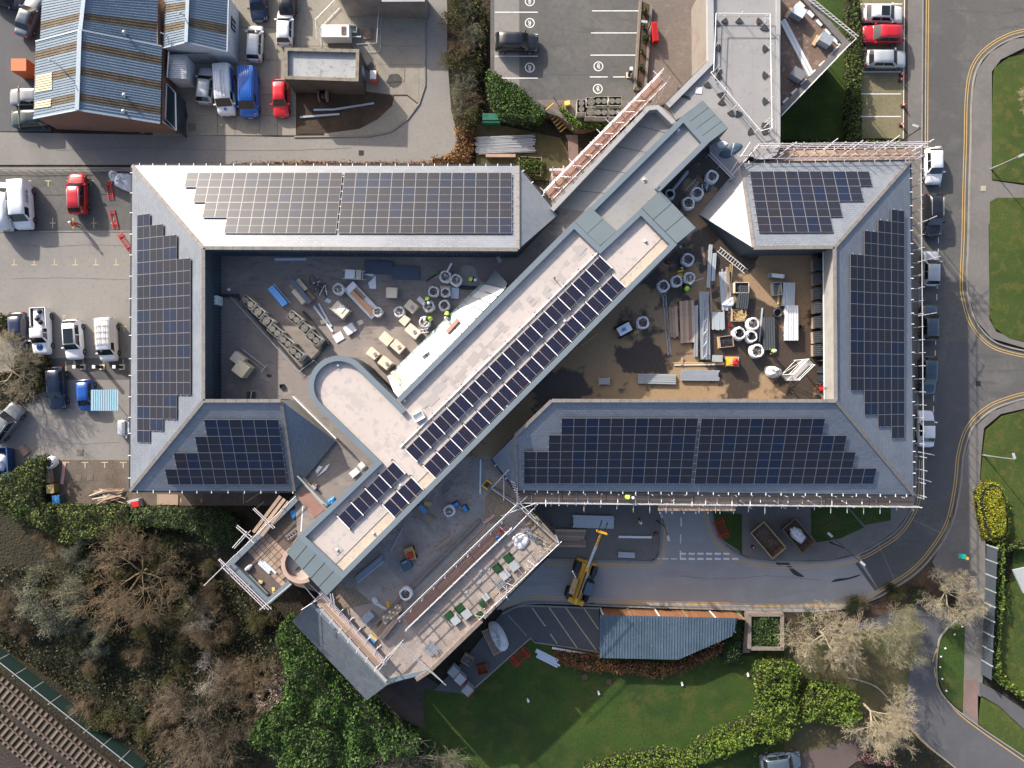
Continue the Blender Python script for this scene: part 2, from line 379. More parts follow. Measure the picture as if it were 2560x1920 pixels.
def cover(fr, x, y, s, z=.02, label=None, m=None, rz=0):
 d = ln(fr, s); mb = MB(); mb.box((0, 0, .01), (d, d, .02)); mb.box((0, 0, .023), (d * .86, d * .86, .008))
 for k in range(-2, 3): mb.box((k * d * .16, 0, .03), (.03, d * .8, .006))
 return tag(mb.build('manhole_cover', m or mhm, None, p(fr, x, y, z), rz), label, 'manhole cover')
cover('F', 665, 935, 52, .016, 'square manhole cover alone in the middle of the left car park')
cover('F', 652, 1145, 50, .016, 'left one of two manhole covers by the ivy hedge'); cover('F', 748, 1140, 50, .016, 'right one of two manhole covers by the ivy hedge')
cover('J', 1838, 448, 50, .13, 'pale square cover in the pavement beside the yellow lines', mat('cover_pale', (.36, .33, .27), .85, layers=[(6, .5, .7, (.2, .18, .15), .6)], coord='obj'))
cover('A', 1593, 1053, 60, .06, 'square concrete cover in the yard near the blue van')
cover('L', 280, 835, 46, .02, 'pale square cover at the corner of the site entrance')
cover('O', 1000, 672, 48, .02, 'rusty brown cover in the lawn, left of the pair', mat('cover_rust', (.1, .065, .05), .9, layers=[(6, .5, .7, (.06, .045, .04), .6)], coord='obj'), .3); cover('O', 1168, 705, 44, .02, 'rusty brown cover in the lawn, right of the pair', MATS['cover_rust'])
drain = mat('drain_grate', (.02, .02, .02), .7)
for fr, x, y, l in (('J', 1705, 1045, 'dark drain grate on the yellow lines beside the verge'), ('P', 2379, 1301, 'dark drain grate on the outside of the road bend'), ('O', 1052, 175, 'dark drain grate above the hatched bays'), ('P', 2303, 500, 'drain grate by the kerb under the black parked car'), ('U', 780, 330, 'drain grate in the access road near the north eaves'), ('K', 1790, 585, 'small cover at the mouth of the side road')): cover(fr, x, y, 12 * FR[fr][2], .014, l, drain)
mb = MB()
for fr, pts in (('P', [(2330, 60), (2345, 160), (2338, 250)]), ('P', [(2350, 520), (2362, 640), (2355, 760)]), ('P', [(1700, 1440), (1800, 1448), (1930, 1440), (2050, 1452)]), ('P', [(2330, 900), (2345, 1000), (2330, 1110)]), ('E', [(150, 700), (420, 720), (700, 705), (1050, 715)]), ('E', [(100, 985), (500, 980), (1080, 990)]), ('F', [(300, 800), (600, 860), (1000, 850)]), ('U', [(120, 325), (300, 318), (520, 326), (760, 320)])): strip(mb, [q + Vector((R.uniform(-.06, .06), R.uniform(-.06, .06))) for q in smooth_line(pl(fr, pts), 8)], .03, .013, .013)
struct('tar_joint', mb, asphalt_dk)
cp = [(1058, -30), (1390, -30), (1640, -30), (1640, 250), (1460, 340), (1395, 345), (1225, 260), (1225, 180), (1058, 180)]
brickwall = mat('retaining_brick', (.16, .1, .075), .9, layers=[(3, .45, .65, (.1, .07, .055), .7)], bump=(.4, 20, .03))
mb = MB(); mb.prism(pl('P', [(1226, -40), (1760, -40), (1775, 150), (1668, 258), (1462, 322), (1440, 322), (1395, 290), (1300, 262), (1226, 200)], GZ), -.05, GZ, 0, 1)
struct('car_park_terrace', mb, [asphalt, brickwall])
pav = mat('brick_paving', (.2, .16, .13), .9, uvbrick=dict(c1=(.21, .165, .135), c2=(.155, .13, .115), m=(.085, .075, .065), w=.22, h=.11, s=.012), layers=[(.25, .42, .65, (.12, .105, .095), .6), (1.5, .55, .7, (.25, .21, .17), .4)])
pts = pl('P', [(1613, -35), (1770, -35), (1772, 150), (1660, 256), (1462, 318), (1440, 318), (1395, 287), (1340, 250), (1583, 250), (1600, 60)], GZ)
sheet(pts, GZ + .004, 'brick_paving', pav, True)
sheet(pl('C', [(0, -30), (130, -30), (130, 720), (0, 660), (-80, 655), (-80, -30)], GZ), GZ + .004, 'parking_bay_strip', asphalt_lt)
mb = MB(); strip(mb, pl('C', [(128, -30), (130, 720)], GZ), .13, GZ, GZ + .012); struct('drain_channel', mb, mat('channel', (.15, .11, .08), .9))
mk = MB(); zz = GZ + .014
for y in (101, 285, 466, 648): strip(mk, pl('C', [(-75, y), (280, y)], zz), .1, zz, zz)
for y, x0, x1 in ((90, 730, 1115), (273, 722, 1100), (457, 717, 1090), (638, 712, 860), (638, 905, 1005)): strip(mk, pl('C', [(x0, y), (x1, y)], zz), .1, zz, zz)
def ring(fr, x, y, r, flip=1):
 strip(mk, pl(fr, [(x + r * math.cos(t * math.pi / 12), y + r * math.sin(t * math.pi / 12)) for t in range(24)], zz), .09, zz, zz, closed=True)
 s = r / 38.0
 for q in ([(-10, -20), (-12, -8), (-2, 0), (-8, 10), (-4, 22), (6, 24)], [(4, -20), (2, -8), (10, 0), (4, 8), (8, 18)], [(20, -24), (30, -30)], [(24, -16), (36, -22)]):
  strip(mk, smooth_line(pl(fr, [(x + a * s * flip, y + b * s * flip) for a, b in q], zz + .001), 4), .07, zz + .001, zz + .001)
for y in (10, 190, 560): ring('C', 214, y, 37)
for y, x in ((550, 783), (737, 778)): ring('C', x, y, 37, -1)
struct('bay_lines', mk, white_p)
sheet(pl('C', [(862, 598), (910, 598), (905, 655), (860, 655)], GZ), GZ + .012, 'patch', asphalt_dk)
sheet(pl('C', [(140, 598), (862, 605), (862, 622), (140, 615)], GZ), GZ + .008, 'patch', asphalt_dk)
west_kerb = [(2308, -30), (2305, 368), (2303, 420), (2300, 700), (2296, 950), (2291, 1150), (2288, 1240), (2270, 1290), (2240, 1330), (2200, 1358), (2150, 1385), (2075, 1404), (1960, 1406), (1880, 1400), (1840, 1385), (1805, 1360), (1785, 1325), (1775, 1290), (1773, 1255)]
east_a = [(2600, 80), (2530, 95), (2473, 128), (2440, 172), (2427, 240), (2424, 360), (2421, 458), (2418, 600), (2414, 700), (2418, 745), (2437, 806), (2475, 850), (2520, 870), (2600, 886)]
east_b = [(2600, 988), (2540, 1000), (2475, 1026), (2428, 1072), (2406, 1138), (2398, 1215), (2378, 1307), (2338, 1376), (2290, 1430), (2234, 1468), (2180, 1497), (2110, 1518), (2000, 1526), (1860, 1522), (1560, 1514), (1400, 1506), (1310, 1508), (1258, 1531)]
road = pl('P', west_kerb + [(1655, 1255), (1654, 1330), (1650, 1380), (1641, 1398), (1625, 1405), (1560, 1404), (1366, 1398), (1230, 1500), (1258, 1531)][:]) + pl('P', east_b[::-1][1:]) + pl('P', east_a[::-1]) + pl('P', [(2600, -30)])
sheet(road, .0, 'road', asphalt)
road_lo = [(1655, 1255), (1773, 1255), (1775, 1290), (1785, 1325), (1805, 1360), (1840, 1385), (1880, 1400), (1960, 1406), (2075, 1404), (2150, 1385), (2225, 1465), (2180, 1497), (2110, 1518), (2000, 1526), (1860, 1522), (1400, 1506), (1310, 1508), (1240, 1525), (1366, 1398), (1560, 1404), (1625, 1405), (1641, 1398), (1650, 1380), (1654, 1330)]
road_lift = mat('road_shade_lift', (.29, .285, .285), .88, layers=[(.06, .42, .58, (.23, .226, .226), .7), (.5, .5, .66, (.33, .325, .32), .4), (.9, .56, .62, (.2, .2, .2), .4, (.12, 1, 1)), (24, .45, .7, (.37, .365, .36), .3)], bump=(.3, 40, .02))  # lighter asphalt under the building's shadow; the missing light is put into the colour
sheet(pl('P', road_lo), .004, 'road_surface', road_lift)
sheet(pl('K', [(1520, 200), (1770, 200), (1780, 500), (1790, 740), (1700, 1000), (1620, 1300), (1590, 1659), (1300, 1659), (1330, 1200)]), .004, 'road_surface', asphalt_dk)
sheet(pl('Q', [(770, 240), (890, 160), (1015, 415), (905, 475)]), .008, 'road_patch', asphalt_dk)
mb = MB(); wet = mat('wet_patch', (.03, .031, .033), .25, spec=.6)
for fr, pts in (('L', [(1400, 925), (1500, 930), (1560, 1000), (1660, 1075), (1570, 1060), (1500, 980), (1420, 975)]), ('L', [(1910, 1125), (1960, 1095), (2060, 1085), (2175, 1055), (2150, 1075), (2050, 1105), (1960, 1120)]), ('N', [(1120, 860), (1150, 830)][:0])):
 if pts: mb.face([(q.x, q.y, .012) for q in smooth_line(pl(fr, pts), 4, True)])
struct('wet_stain', mb, wet)
mb = MB(); strip(mb, pl('Q', [(755, 285), (890, 475)]), .38, .012, .012); struct('road_patch', mb, asphalt_dk)
mb = MB(); strip(mb, pl('Q', [(900, 165), (1012, 412)]), .05, .014, .014); strip(mb, pl('Q', [(1135, 0), (1330, 92)]), .05, .014, .014); struct('tar_seam', mb, kerbm)
def kerb(pts, side, name='kerb', closed=False):
 mb = MB(); strip(mb, smooth_line(pl('P', pts), 4, closed), .16, -.02, .12, 0, closed, off=side * .08); struct(name, mb, kerbm)
kerb(west_kerb, -1); kerb(east_a, 1); kerb(east_b, 1); kerb([(1655, 1255), (1654, 1330), (1650, 1380), (1641, 1398), (1625, 1405), (1560, 1404), (1366, 1398)], -1)
mk = MB()
def dyl(pts, side, d1=.35, d2=.6, k=6):
 q = smooth_line(pl('P', pts), k)
 strip(mk, q, .085, .016, .016, off=side * d1); strip(mk, q, .085, .016, .016, off=side * d2)
dyl([(2308, -30), (2306, 180), (2305, 366)], 1); dyl(east_a, -1); dyl(east_b, -1)
dyl(west_kerb[5:], 1, .32, .58); dyl([(1655, 1290), (1654, 1330), (1650, 1380), (1641, 1398), (1625, 1405), (1560, 1404), (1366, 1398)], 1, .32, .58)
struct('yellow_lines', mk, yellow)
mk = MB()
for x0, y0, x1, y1 in ((1437, 375, 1437, 430), (1437, 480, 1437, 500), (1423, 895, 1423, 950), (1421, 1000, 1421, 1035), (1412, 1335, 1412, 1368), (1408, 1420, 1408, 1475), (1390, 60, 1447, 60), (1447, 60, 1447, 85), (1280, 65, 1340, 65)):
 strip(mk, pl('J', [(x0, y0), (x1, y1)]), .08, .012, .012)
for x0, y0, x1, y1 in ((1397, 180, 1397, 228), (1393, 280, 1393, 332), (1380, 695, 1380, 745), (1377, 795, 1377, 848), (1368, 1130, 1368, 1160), (1310, 1160, 1368, 1160)):
 strip(mk, pl('K', [(x0, y0), (x1, y1)]), .08, .012, .012)
for k in range(6):
 x = 515 + k * 80; strip(mk, pl('L', [(x, 863), (x + 58, 865)]), .22, .018, .018)
for k in range(7):
 x = 515 + k * 80; strip(mk, pl('L', [(x, 910), (x + 58, 912)]), .22, .018, .018)
for a, b in (((525, 530), (527, 612)), ((522, 685), (522, 768)), ((520, 835), (520, 905))): strip(mk, pl('L', [a, b]), .13, .014, .014)
for a, b in (((290, 908), (330, 910)), ((350, 910), (410, 910)), ((430, 910), (488, 912))): strip(mk, pl('L', [a, b]), .11, .02, .02)
struct('road_markings', mk, white_p)
def raised(fr, pts, name, m, z1=.115):
 mb = MB(); mb.prism(pl(fr, pts), -.04, z1); return struct(name, mb, m)
raised('P', [(2264, -30), (2304, -30), (2301, 368), (2299, 420), (2296, 700), (2292, 950), (2287, 1150), (2284, 1236), (2266, 1240), (2258, 1000), (2254, 360), (2262, 350)], 'pavement', pavement)
raised('P', [(2444, 172), (2431, 240), (2428, 360), (2425, 458), (2422, 600), (2418, 700), (2422, 745), (2440, 803), (2478, 846), (2600, 882), (2600, 868), (2490, 830), (2472, 800), (2470, 560), (2600, 560), (2600, 470), (2478, 452), (2478, 180), (2500, 150), (2560, 120), (2600, 110), (2600, 90), (2530, 99), (2476, 131)], 'pavement', pavement)
raised('P', [(2600, 992), (2542, 1004), (2477, 1030), (2431, 1074), (2410, 1139), (2402, 1216), (2382, 1308), (2342, 1379), (2380, 1380), (2430, 1300), (2447, 1210), (2452, 1130), (2458, 1070), (2500, 1035), (2600, 1012)], 'pavement', pavement)
raised('P', [(2380, 1290), (2440, 1270), (2450, 1200), (2462, 1200), (2462, 1540), (2455, 1700), (2443, 1810), (2406, 1785), (2412, 1560), (2400, 1500), (2345, 1440), (2330, 1405)], 'pavement', pavement, .10)
raised('Q', [(1465, 1060), (1555, 1060), (1560, 1345), (1500, 1300), (1465, 1250)], 'footpath', path_pink, .135)
raised('Q', [(1570, 1080), (1700, 1150), (1960, 1330), (1960, 1480), (1700, 1240), (1570, 1165)], 'footpath', asphalt_dk, .105)
raised('P', [(1778, 1290), (1788, 1325), (1808, 1358), (1842, 1382), (1882, 1397), (1960, 1402), (2075, 1400), (2150, 1381), (2198, 1354), (2237, 1326), (2266, 1288), (2283, 1238), (2160, 1238), (2160, 1262), (1779, 1262)], 'pavement', pavement)
raised('P', [(1651, 1262), (1650, 1330), (1646, 1378), (1638, 1395), (1624, 1401), (1560, 1400), (1372, 1393), (1300, 1300), (1300, 1240)], 'delivery_apron', pavement, .10)
raised('P', [(1781, 1275), (1790, 1322), (1810, 1352), (1845, 1374), (1854, 1388), (1854, 1285), (1810, 1280)], 'lawn_plot', grass, .14)
raised('P', [(2026, 1270), (2110, 1262), (2158, 1318), (2100, 1345), (2028, 1358)], 'lawn_plot', grass, .14)
raised('P', [(2100, 1245), (2225, 1245), (2225, 1300), (2160, 1312)], 'lawn_plot', grass, .135)
raised('P', [(2485, 170), (2520, 145), (2600, 128), (2600, 465), (2480, 450), (2478, 300)], 'grass_verge', grass_lit, .15)
raised('P', [(2473, 505), (2490, 495), (2600, 495), (2600, 866), (2520, 845), (2485, 820), (2471, 790)], 'grass_verge', grass_lit, .15)
raised('P', [(2460, 1110), (2466, 1075), (2505, 1040), (2600, 1016), (2600, 1350), (2450, 1350), (2448, 1230)], 'grass_verge', grass_lit, .15)
raised('P', [(2268, 1240), (2268, -30), (2260, -30), (2256, 1240)], 'verge_strip', soil, .12)
raised('D', [(830, -60), (1205, -60), (1190, 1150), (840, 1150)], 'parking_bays', mat('grasscrete', (.17, .15, .085), .95, layers=[(.4, .42, .62, (.1, .1, .045), .6), (8, .45, .6, (.25, .22, .14), .5), (2, .5, .7, (.12, .11, .07), .5)], bump=(.6, 14, .05)), .117)
mk = MB()
for y, x1 in ((33, 1180), (220, 1180), (412, 1100), (596, 1172), (779, 1170), (966, 1168)): strip(mk, pl('D', [(832, y), (x1, y)], .12), .1, .122, .122)
strip(mk, pl('D', [(1200, -60), (1188, 1150)], .12), .08, .122, .122); struct('bay_lines', mk, white_p)
raised('D', [(150, 0), (735, -40), (735, 1160), (150, 1165)], 'lawn', grass, .1)
raised('P', [(1190, 300), (1400, 345), (1420, 380), (1420, 455), (1190, 440)], 'lawn', grass_dry, .05)
raised('C', [(510, 1120), (612, 1120), (620, 1430), (540, 1430), (530, 1170)], 'footpath', path_pink, .07)
raised('P', [(1060, 1720), (1120, 1735), (1185, 1720), (1324, 1590), (1500, 1630), (1880, 1640), (1960, 1600), (1960, 2000), (1060, 2000)], 'lawn', grass, .04)
raised('O', [(560, 165), (430, 222), (160, 560), (-40, 760), (190, 790), (240, 745), (625, 395), (700, 440), (1100, 495), (1100, 195), (870, 180)], 'apron', asphalt_dk, .06)
mb = MB(); strip(mb, pl('O', [(240, 745), (625, 400)]), .16, 0, .1); strip(mb, pl('O', [(625, 395), (655, 430), (900, 465), (1100, 498)]), .13, 0, .1); strip(mb, pl('O', [(470, 240), (600, 385)]), .1, 0, .08)
strip(mb, smooth_line(pl('O', [(430, 232), (500, 196), (600, 178), (870, 186), (1100, 195)]), 5), .16, 0, .1); struct('kerb', mb, kerbm)
mk = MB()
for a, b in (((635, 190), (728, 320)), ((755, 190), (948, 470)), ((868, 190), (1078, 483)), ((995, 195), (1095, 340)), ((762, 372), (810, 440))): strip(mk, pl('O', [a, b], .06), .1, .066, .066)
struct('hatch_lines', mk, cream_p)
raised('O', [(700, 330), (745, 325), (762, 365), (715, 395)], 'asphalt_patch', asphalt_dk, .064)
raised('V', [(1700, 560), (1850, 690), (1930, 735), (2110, 730), (2130, 560), (1990, 460), (1900, 400), (1780, 430)], 'path_slabs', mat('dark_paving', (.06, .05, .045), .9, layers=[(.6, .45, .65, (.035, .03, .028), .7), (4, .5, .7, (.1, .085, .075), .4)]), .03)
raised('V', [(2130, 560), (2250, 520), (2300, 640), (2200, 730), (2110, 730), (1930, 735), (1990, 640)], 'leaf_litter', soil, .035)
raised('Q', [(430, 1010), (700, 1050), (850, 1095), (960, 1180), (1180, 1450), (1440, 1680), (1960, 1690), (1960, 1640), (1500, 1335), (1330, 1185), (1280, 1050), (1290, 830), (1330, 745), (1430, 660), (1300, 560), (1200, 500), (1000, 560), (700, 640), (440, 800)], 'lane', asphalt_dk, -.01)
raised('Q', [(1440, 660), (1345, 750), (1305, 835), (1295, 1050), (1343, 1178), (1460, 1285), (1468, 1060), (1470, 680)], 'lawn_plot', grass, .1)
raised('Q', [(1562, 1170), (1700, 1245), (1960, 1485), (1960, 1640), (1560, 1360)], 'lawn_plot', grass_lit, .1)
mb = MB(); strip(mb, smooth_line(pl('Q', [(1435, 658), (1338, 747), (1298, 833), (1286, 1050), (1337, 1182), (1505, 1332), (1960, 1640)]), 4), .14, -.02, .12); strip(mb, smooth_line(pl('Q', [(700, 1055), (850, 1098), (955, 1183), (1175, 1453), (1440, 1680)]), 4), .14, -.02, .12); struct('kerb', mb, kerbm)
mk = MB()
for a, b in (((1332, 757), (1300, 835)), ((1272, 985), (1280, 1052)), ((1285, 1090), (1300, 1130)), ((1320, 1165), (1360, 1212))): strip(mk, smooth_line(pl('Q', [a, b]), 3), .1, .006, .006)
strip(mk, smooth_line(pl('Q', [(1300, 835), (1275, 900), (1262, 950)]), 4), .1, .006, .006); strip(mk, smooth_line(pl('Q', [(1360, 1212), (1500, 1350), (1950, 1665)]), 4), .09, .006, .006); strip(mk, smooth_line(pl('Q', [(820, 1085), (960, 1195), (1180, 1470), (1420, 1660)]), 4), .09, .006, .006)
struct('yellow_lines', mk, yellow)
raised('Q', [(-100, 1640), (300, 1580), (820, 1450), (960, 1500), (800, 1580), (640, 1700), (-100, 1720)], 'driveway', mat('driveway', (.1, .075, .068), .9, layers=[(.5, .45, .65, (.07, .055, .05), .7), (20, .5, .7, (.15, .12, .105), .4)]), .02)
raised('Q', [(1650, 480), (1960, 330), (1960, 1260), (1700, 1090), (1640, 1020)], 'garden_lawn', grass_lit, .1)
raised('Q', [(1800, 180), (1960, 160), (1960, 330), (1780, 420)], 'garden_lawn', grass, .1)
raised('Q', [(0, 620), (700, 610), (900, 530), (1100, 400), (1300, 215), (1380, 150), (1440, 270), (1420, 500), (1200, 560), (900, 640), (400, 820), (0, 860)], 'planted_bed', soil, .02)
raised('P', [(1960, 1600), (2300, 1560), (2250, 1800), (2150, 1900), (1960, 2000)], 'planted_bed', grass_dry, .012)
raised('V', [(-60, 380), (60, 470), (330, 690), (560, 866), (700, 990), (-60, 990)], 'track_bed', ballast, .25)
# ================================================================== office building
ZP, ZE, ZR, ZB = 7.6, 7.9, 11.55, 11.1      # podium roof, eaves, ridge, upper flat roof
SL = dict(w=.46, h=.235, s=.014)
slate = mat('slate', (.1, .115, .135), .42, spec=.6, uvbrick=dict(c1=(.175, .195, .225), c2=(.14, .158, .185), m=(.066, .075, .09), **SL),
   layers=[(.25, .42, .62, (.22, .24, .26), .35), (1.2, .5, .7, (.145, .165, .195), .3), (5, .62, .67, (.09, .105, .13), .3, (.5, 1.4, 1.4))], bump=(.25, 9, .03))
slate_old = mat('slate_weathered', (.1, .115, .13), .5, spec=.5, uvbrick=dict(c1=(.12, .135, .15), c2=(.085, .1, .115), m=(.035, .04, .046), **SL), layers=[(6, .58, .66, (.03, .034, .04), .8, (.6, 1.5, 1.5)), (.5, .45, .65, (.14, .155, .165), .4)], bump=(.3, 9, .03))
ridge_m = mat('ridge_tile', (.2, .185, .17), .8, layers=[(1.5, .45, .7, (.13, .12, .115), .7)], bump=(.3, 6, .02))
coping = mat('coping_metal', (.15, .185, .21), .45, spec=.5, layers=[(.3, .4, .65, (.125, .157, .18), .6)])
panelm = mat('zinc_panel', (.145, .18, .19), .5, spec=.5, layers=[(.4, .4, .65, (.125, .155, .165), .6)], rnd=.04)
seam = mat('seam_dark', (.03, .036, .04), .6)
felt = mat('roof_felt_pale', (.49, .43, .39), .9, layers=[(.12, .42, .62, (.43, .385, .355), .7), (1.6, .54, .64, (.33, .3, .285), .6, (1, 1, 1)), (.45, .58, .63, (.36, .33, .31), .55), (9, .55, .7, (.5, .46, .43), .4)], bump=(.2, 20, .02))
felt_g = mat('roof_felt_grey', (.28, .275, .27), .9, layers=[(.15, .42, .62, (.235, .233, .233), .7), (2, .56, .66, (.2, .198, .198), .5), (9, .55, .7, (.32, .312, .305), .4)], bump=(.2, 20, .02))
deck_w = mat('deck_brown', (.25, .215, .19), .88, layers=[(.1, .42, .6, (.19, .172, .165), .8), (.5, .52, .64, (.31, .27, .235), .6), (2.2, .55, .66, (.12, .105, .098), .55, (.4, 1.4, 1)), (14, .52, .7, (.27, .24, .215), .3)], bump=(.2, 20, .02))
deck_e = mat('deck_wet', (.29, .195, .11), .85, layers=[(.7, .5, .7, (.31, .22, .13), .6), (3, .55, .7, (.16, .11, .065), .5), (.16, .478, .512, (.036, .03, .027), .93, None, .35), (9, .55, .7, (.28, .2, .125), .25)], bump=(.15, 20, .02))
deck_s = mat('deck_south', (.34, .28, .24), .9, layers=[(.2, .42, .58, (.24, .205, .18), .8), (.9, .5, .62, (.4, .34, .29), .6), (3, .56, .64, (.15, .13, .115), .55), (14, .52, .7, (.44, .385, .34), .3)], bump=(.25, 18, .02))
dkwall = mat('cladding_dark', (.055, .07, .085), .6, layers=[(1, .45, .65, (.045, .055, .07), .6)])
brick = mat('brick_red', (.22, .105, .07), .9, uvbrick=dict(c1=(.25, .12, .08), c2=(.18, .088, .06), m=(.22, .2, .175), w=.225, h=.075, s=.01), layers=[(.7, .45, .7, (.17, .095, .07), .5)])
whitem = mat('white_metal', (.78, .78, .77), .5, layers=[(2, .5, .7, (.66, .66, .65), .5)], coord='obj')
steel = mat('galvanised', (.5, .52, .53), .42, .6, layers=[(3, .45, .65, (.38, .4, .41), .6)], coord='obj')
dark = mat('dark_metal', (.03, .033, .037), .5)
office = thing('office_building', 'large slate roofed office building with solar panels and a diagonal flat roofed spine', 'building')
def poly_uv(mb, pts, udir, mi=0):
 a, b, c = Vector(pts[0]), Vector(pts[1]), Vector(pts[2]); n = (b - a).cross(c - a).normalized()
 if n.z < 0: pts = list(pts)[::-1]; n = -n
 u = Vector(udir).normalized(); v = n.cross(u)
 mb.face(pts, mi, [(Vector(q).dot(u), Vector(q).dot(v)) for q in pts])
def slope(pts, udir, m=slate, parent=office, name='roof_slope', th=.22):
 mb = MB(); poly_uv(mb, pts, udir); n = len(pts)
 low = [Vector(q) - Vector((0, 0, th)) for q in pts]
 for i in range(n):
  j = (i + 1) % n; mb.face([pts[i], pts[j], low[j], low[i]])
 return mb.build(name, m, parent)
def plane_of(pts):
 a, b, c = Vector(pts[0]), Vector(pts[1]), Vector(pts[2]); n = (b - a).cross(c - a).normalized()
 return a, (n if n.z > 0 else -n)
def on_plane(fr, x, y, plane):
 o = Vector((0, 0, CAM_H)); d = p(fr, x, y, 0) - o; t = (plane[0] - o).dot(plane[1]) / d.dot(plane[1]); return o + d * t
def wallq(pts_top, z0, m, parent=office, name='wall'):
 mb = MB(); run = 0.0
 for i in range(len(pts_top) - 1):
  a, b = Vector(pts_top[i]), Vector(pts_top[i + 1]); d = (Vector((b.x, b.y)) - Vector((a.x, a.y))).length
  mb.face([a, b, (b.x, b.y, z0), (a.x, a.y, z0)], 0, [(run, a.z), (run + d, b.z), (run + d, z0), (run, z0)]); run += d
 return mb.build(name, m, parent)
def ptz(x, y, z): return p('P', x, y, z)
pod = pl('P', [(338, 422), (1292, 422), (1386, 536), (1378, 504), (1618, 266), (1648, 262), (1690, 292), (1757, 252), (1818, 320), (1775, 362), (1833, 449), (1856, 414), (2268, 410), (2276, 1230), (1296, 1220), (1234, 1150), (1160, 1144), (856, 1446), (817, 1487), (718, 1380), (744, 1340), (734, 1222), (332, 1222)], ZP)
mb = MB(); mb.prism(pod, -.05, ZP - .01, 0, 1); mb.build('wall', [deck_w, brick], office)
def floor(pts, m, z=ZP, name='flat_roof'):
 mb = MB(); mb.prism(pl('P', pts, z), z - .02, z, 0); return mb.build(name, m, office)
floor([(514, 630), (1290, 630), (1386, 538), (1400, 500), (1462, 520), (1440, 560), (1000, 1000), (930, 1156), (746, 1240), (738, 1110), (704, 1004), (514, 1004)], deck_w)
floor([(1470, 530), (1376, 516), (1616, 272), (1648, 268), (1690, 300), (1709, 292)], felt_g, ZP + .004)
floor([(1640, 490), (1775, 362), (1832, 449), (1752, 536), (1885, 624), (2083, 624), (2083, 1000), (1382, 1000), (1240, 1140), (1160, 1144), (1500, 806), (1740, 575)], deck_e, ZP + .004)
NW, NE_ = ptz(331, 414, ZE), ptz(1294.5, 415, ZE); rW, rN = ptz(509, 620, ZR), ptz(1294.5, 624, ZR); tipN = ptz(1394, 537.5, ZE)
X1 = Vector((1, 0, 0)); Y1 = Vector((0, 1, 0))
roofN = [NW, NE_, rN, rW]; slope(roofN, X1); slope([NE_, tipN, rN], (tipN - NE_))
SW, rSW = ptz(325.5, 1227, ZE), ptz(509, 1002, ZR)
roofW = [NW, rW, rSW, SW]; slope(roofW, Y1)
SWe, rSWe, tipSW = ptz(736, 1228, ZE), ptz(703, 1002, ZR), ptz(839, 1103, ZE)
roofSW = [SW, rSW, rSWe, SWe]; slope(roofSW, X1); slope([rSWe, tipSW, SWe], (tipSW - SWe))
ne0, ne1, nr0, nr1, tipNE = ptz(1854, 408, ZE), ptz(2275, 403, ZE), ptz(1884, 620, ZR), ptz(2086, 618, ZR), ptz(1748.5, 536, ZE)
roofNE = [ne0, ne1, nr1, nr0]; slope(roofNE, X1); slope([tipNE, ne0, nr0], (ne0 - tipNE))
se1, er1 = ptz(2284, 1237, ZE), ptz(2089, 1002, ZR)
roofE = [ne1, se1, er1, nr1]; slope(roofE, Y1)
se0, sr0 = ptz(1292, 1226, ZE), ptz(1379, 1001.5, ZR)
plS = plane_of([se0, se1, er1]); cut = on_plane('P', 1288, 1089, plS); sr0 = on_plane('P', 1379, 1001.5, plS)
roofSE = [se0, se1, er1, sr0, cut]; slope(roofSE, X1); tipSE = ptz(1229.5, 1147.5, ZE); slope([tipSE, cut, se0], (se0 - tipSE))
def cap_line(a, b, w=.32, h=.09, m=ridge_m, name='ridge_cap'):
 n = max(1, int((Vector(b) - Vector(a)).length / .9)); mb = MB()
 for k in range(n):
  q0 = Vector(a).lerp(Vector(b), k / n); q1 = Vector(a).lerp(Vector(b), (k + .975) / n); up = Vector((0, 0, .03))
  mb.beam(q0 + up, q1 + up, w, h)
 return mb.build(name, m, office)
for a, b in ((NW, rW), (rW, rN), (NE_, rN), (rW, rSW), (SW, rSW), (rSW, rSWe), (rSWe, SWe), (ne0, nr0), (nr0, nr1), (nr1, ne1), (nr1, er1), (er1, se1), (er1, sr0), (sr0, cut), (cut, se0)): cap_line(a, b)
def gutter(a, b, out, step=1.42, first=.7):
 a, b, o = Vector(a), Vector(b), Vector(out).normalized(); mb = MB()
 mb.beam(a + o * .09 - Vector((0, 0, .12)), b + o * .09 - Vector((0, 0, .12)), .16, .14); mb.build('gutter', dark, office)
 L = (b - a).length; t = first
 while t < L:
  q = a.lerp(b, t / L); bar('bracket', q - o * .05, q + o * .22, .07, .05, whitem, office); t += step * R.uniform(.8, 1.2)
gutter(NW, NE_, Y1); gutter(NW, SW, -X1, 1.9); gutter(SW, SWe, -Y1); gutter(ne0, ne1, Y1); gutter(ne1, se1, X1, 1.2); gutter(se0, se1, -Y1, 1.25)
gutter(NE_, tipN, (1, .8, 0)); gutter(tipSE, se0, (-1, -1, 0))
def yard_wall(a, b, z0=ZP, louvre=True):
 a, b = Vector(a) - Vector((0, 0, .2)), Vector(b) - Vector((0, 0, .2)); d = (b - a); d.z = 0; L = d.length; d.normalize(); n = Vector((-d.y, d.x, 0))
 wallq([a, b], z0, dkwall, office, 'wall')
 if louvre:
  for s in (1,):
   mb = MB(); k = 0.0
   zt = z0 + 1.95
   while k < L - .3:
    q = a + d * k + n * (.06); mb.box((q.x, q.y, (z0 + .2 + zt) / 2), (.1, .06, zt - z0 - .2), math.atan2(d.y, d.x)); k += .34
   mb.build('louvre', mat('louvre_blue', (.05, .075, .1), .45) if 'louvre_blue' not in MATS else MATS['louvre_blue'], office)
yard_wall(rN, rW); yard_wall(rW, rSW); yard_wall(rSW, rSWe); yard_wall(nr1, nr0, louvre=False); yard_wall(sr0, er1, louvre=False)
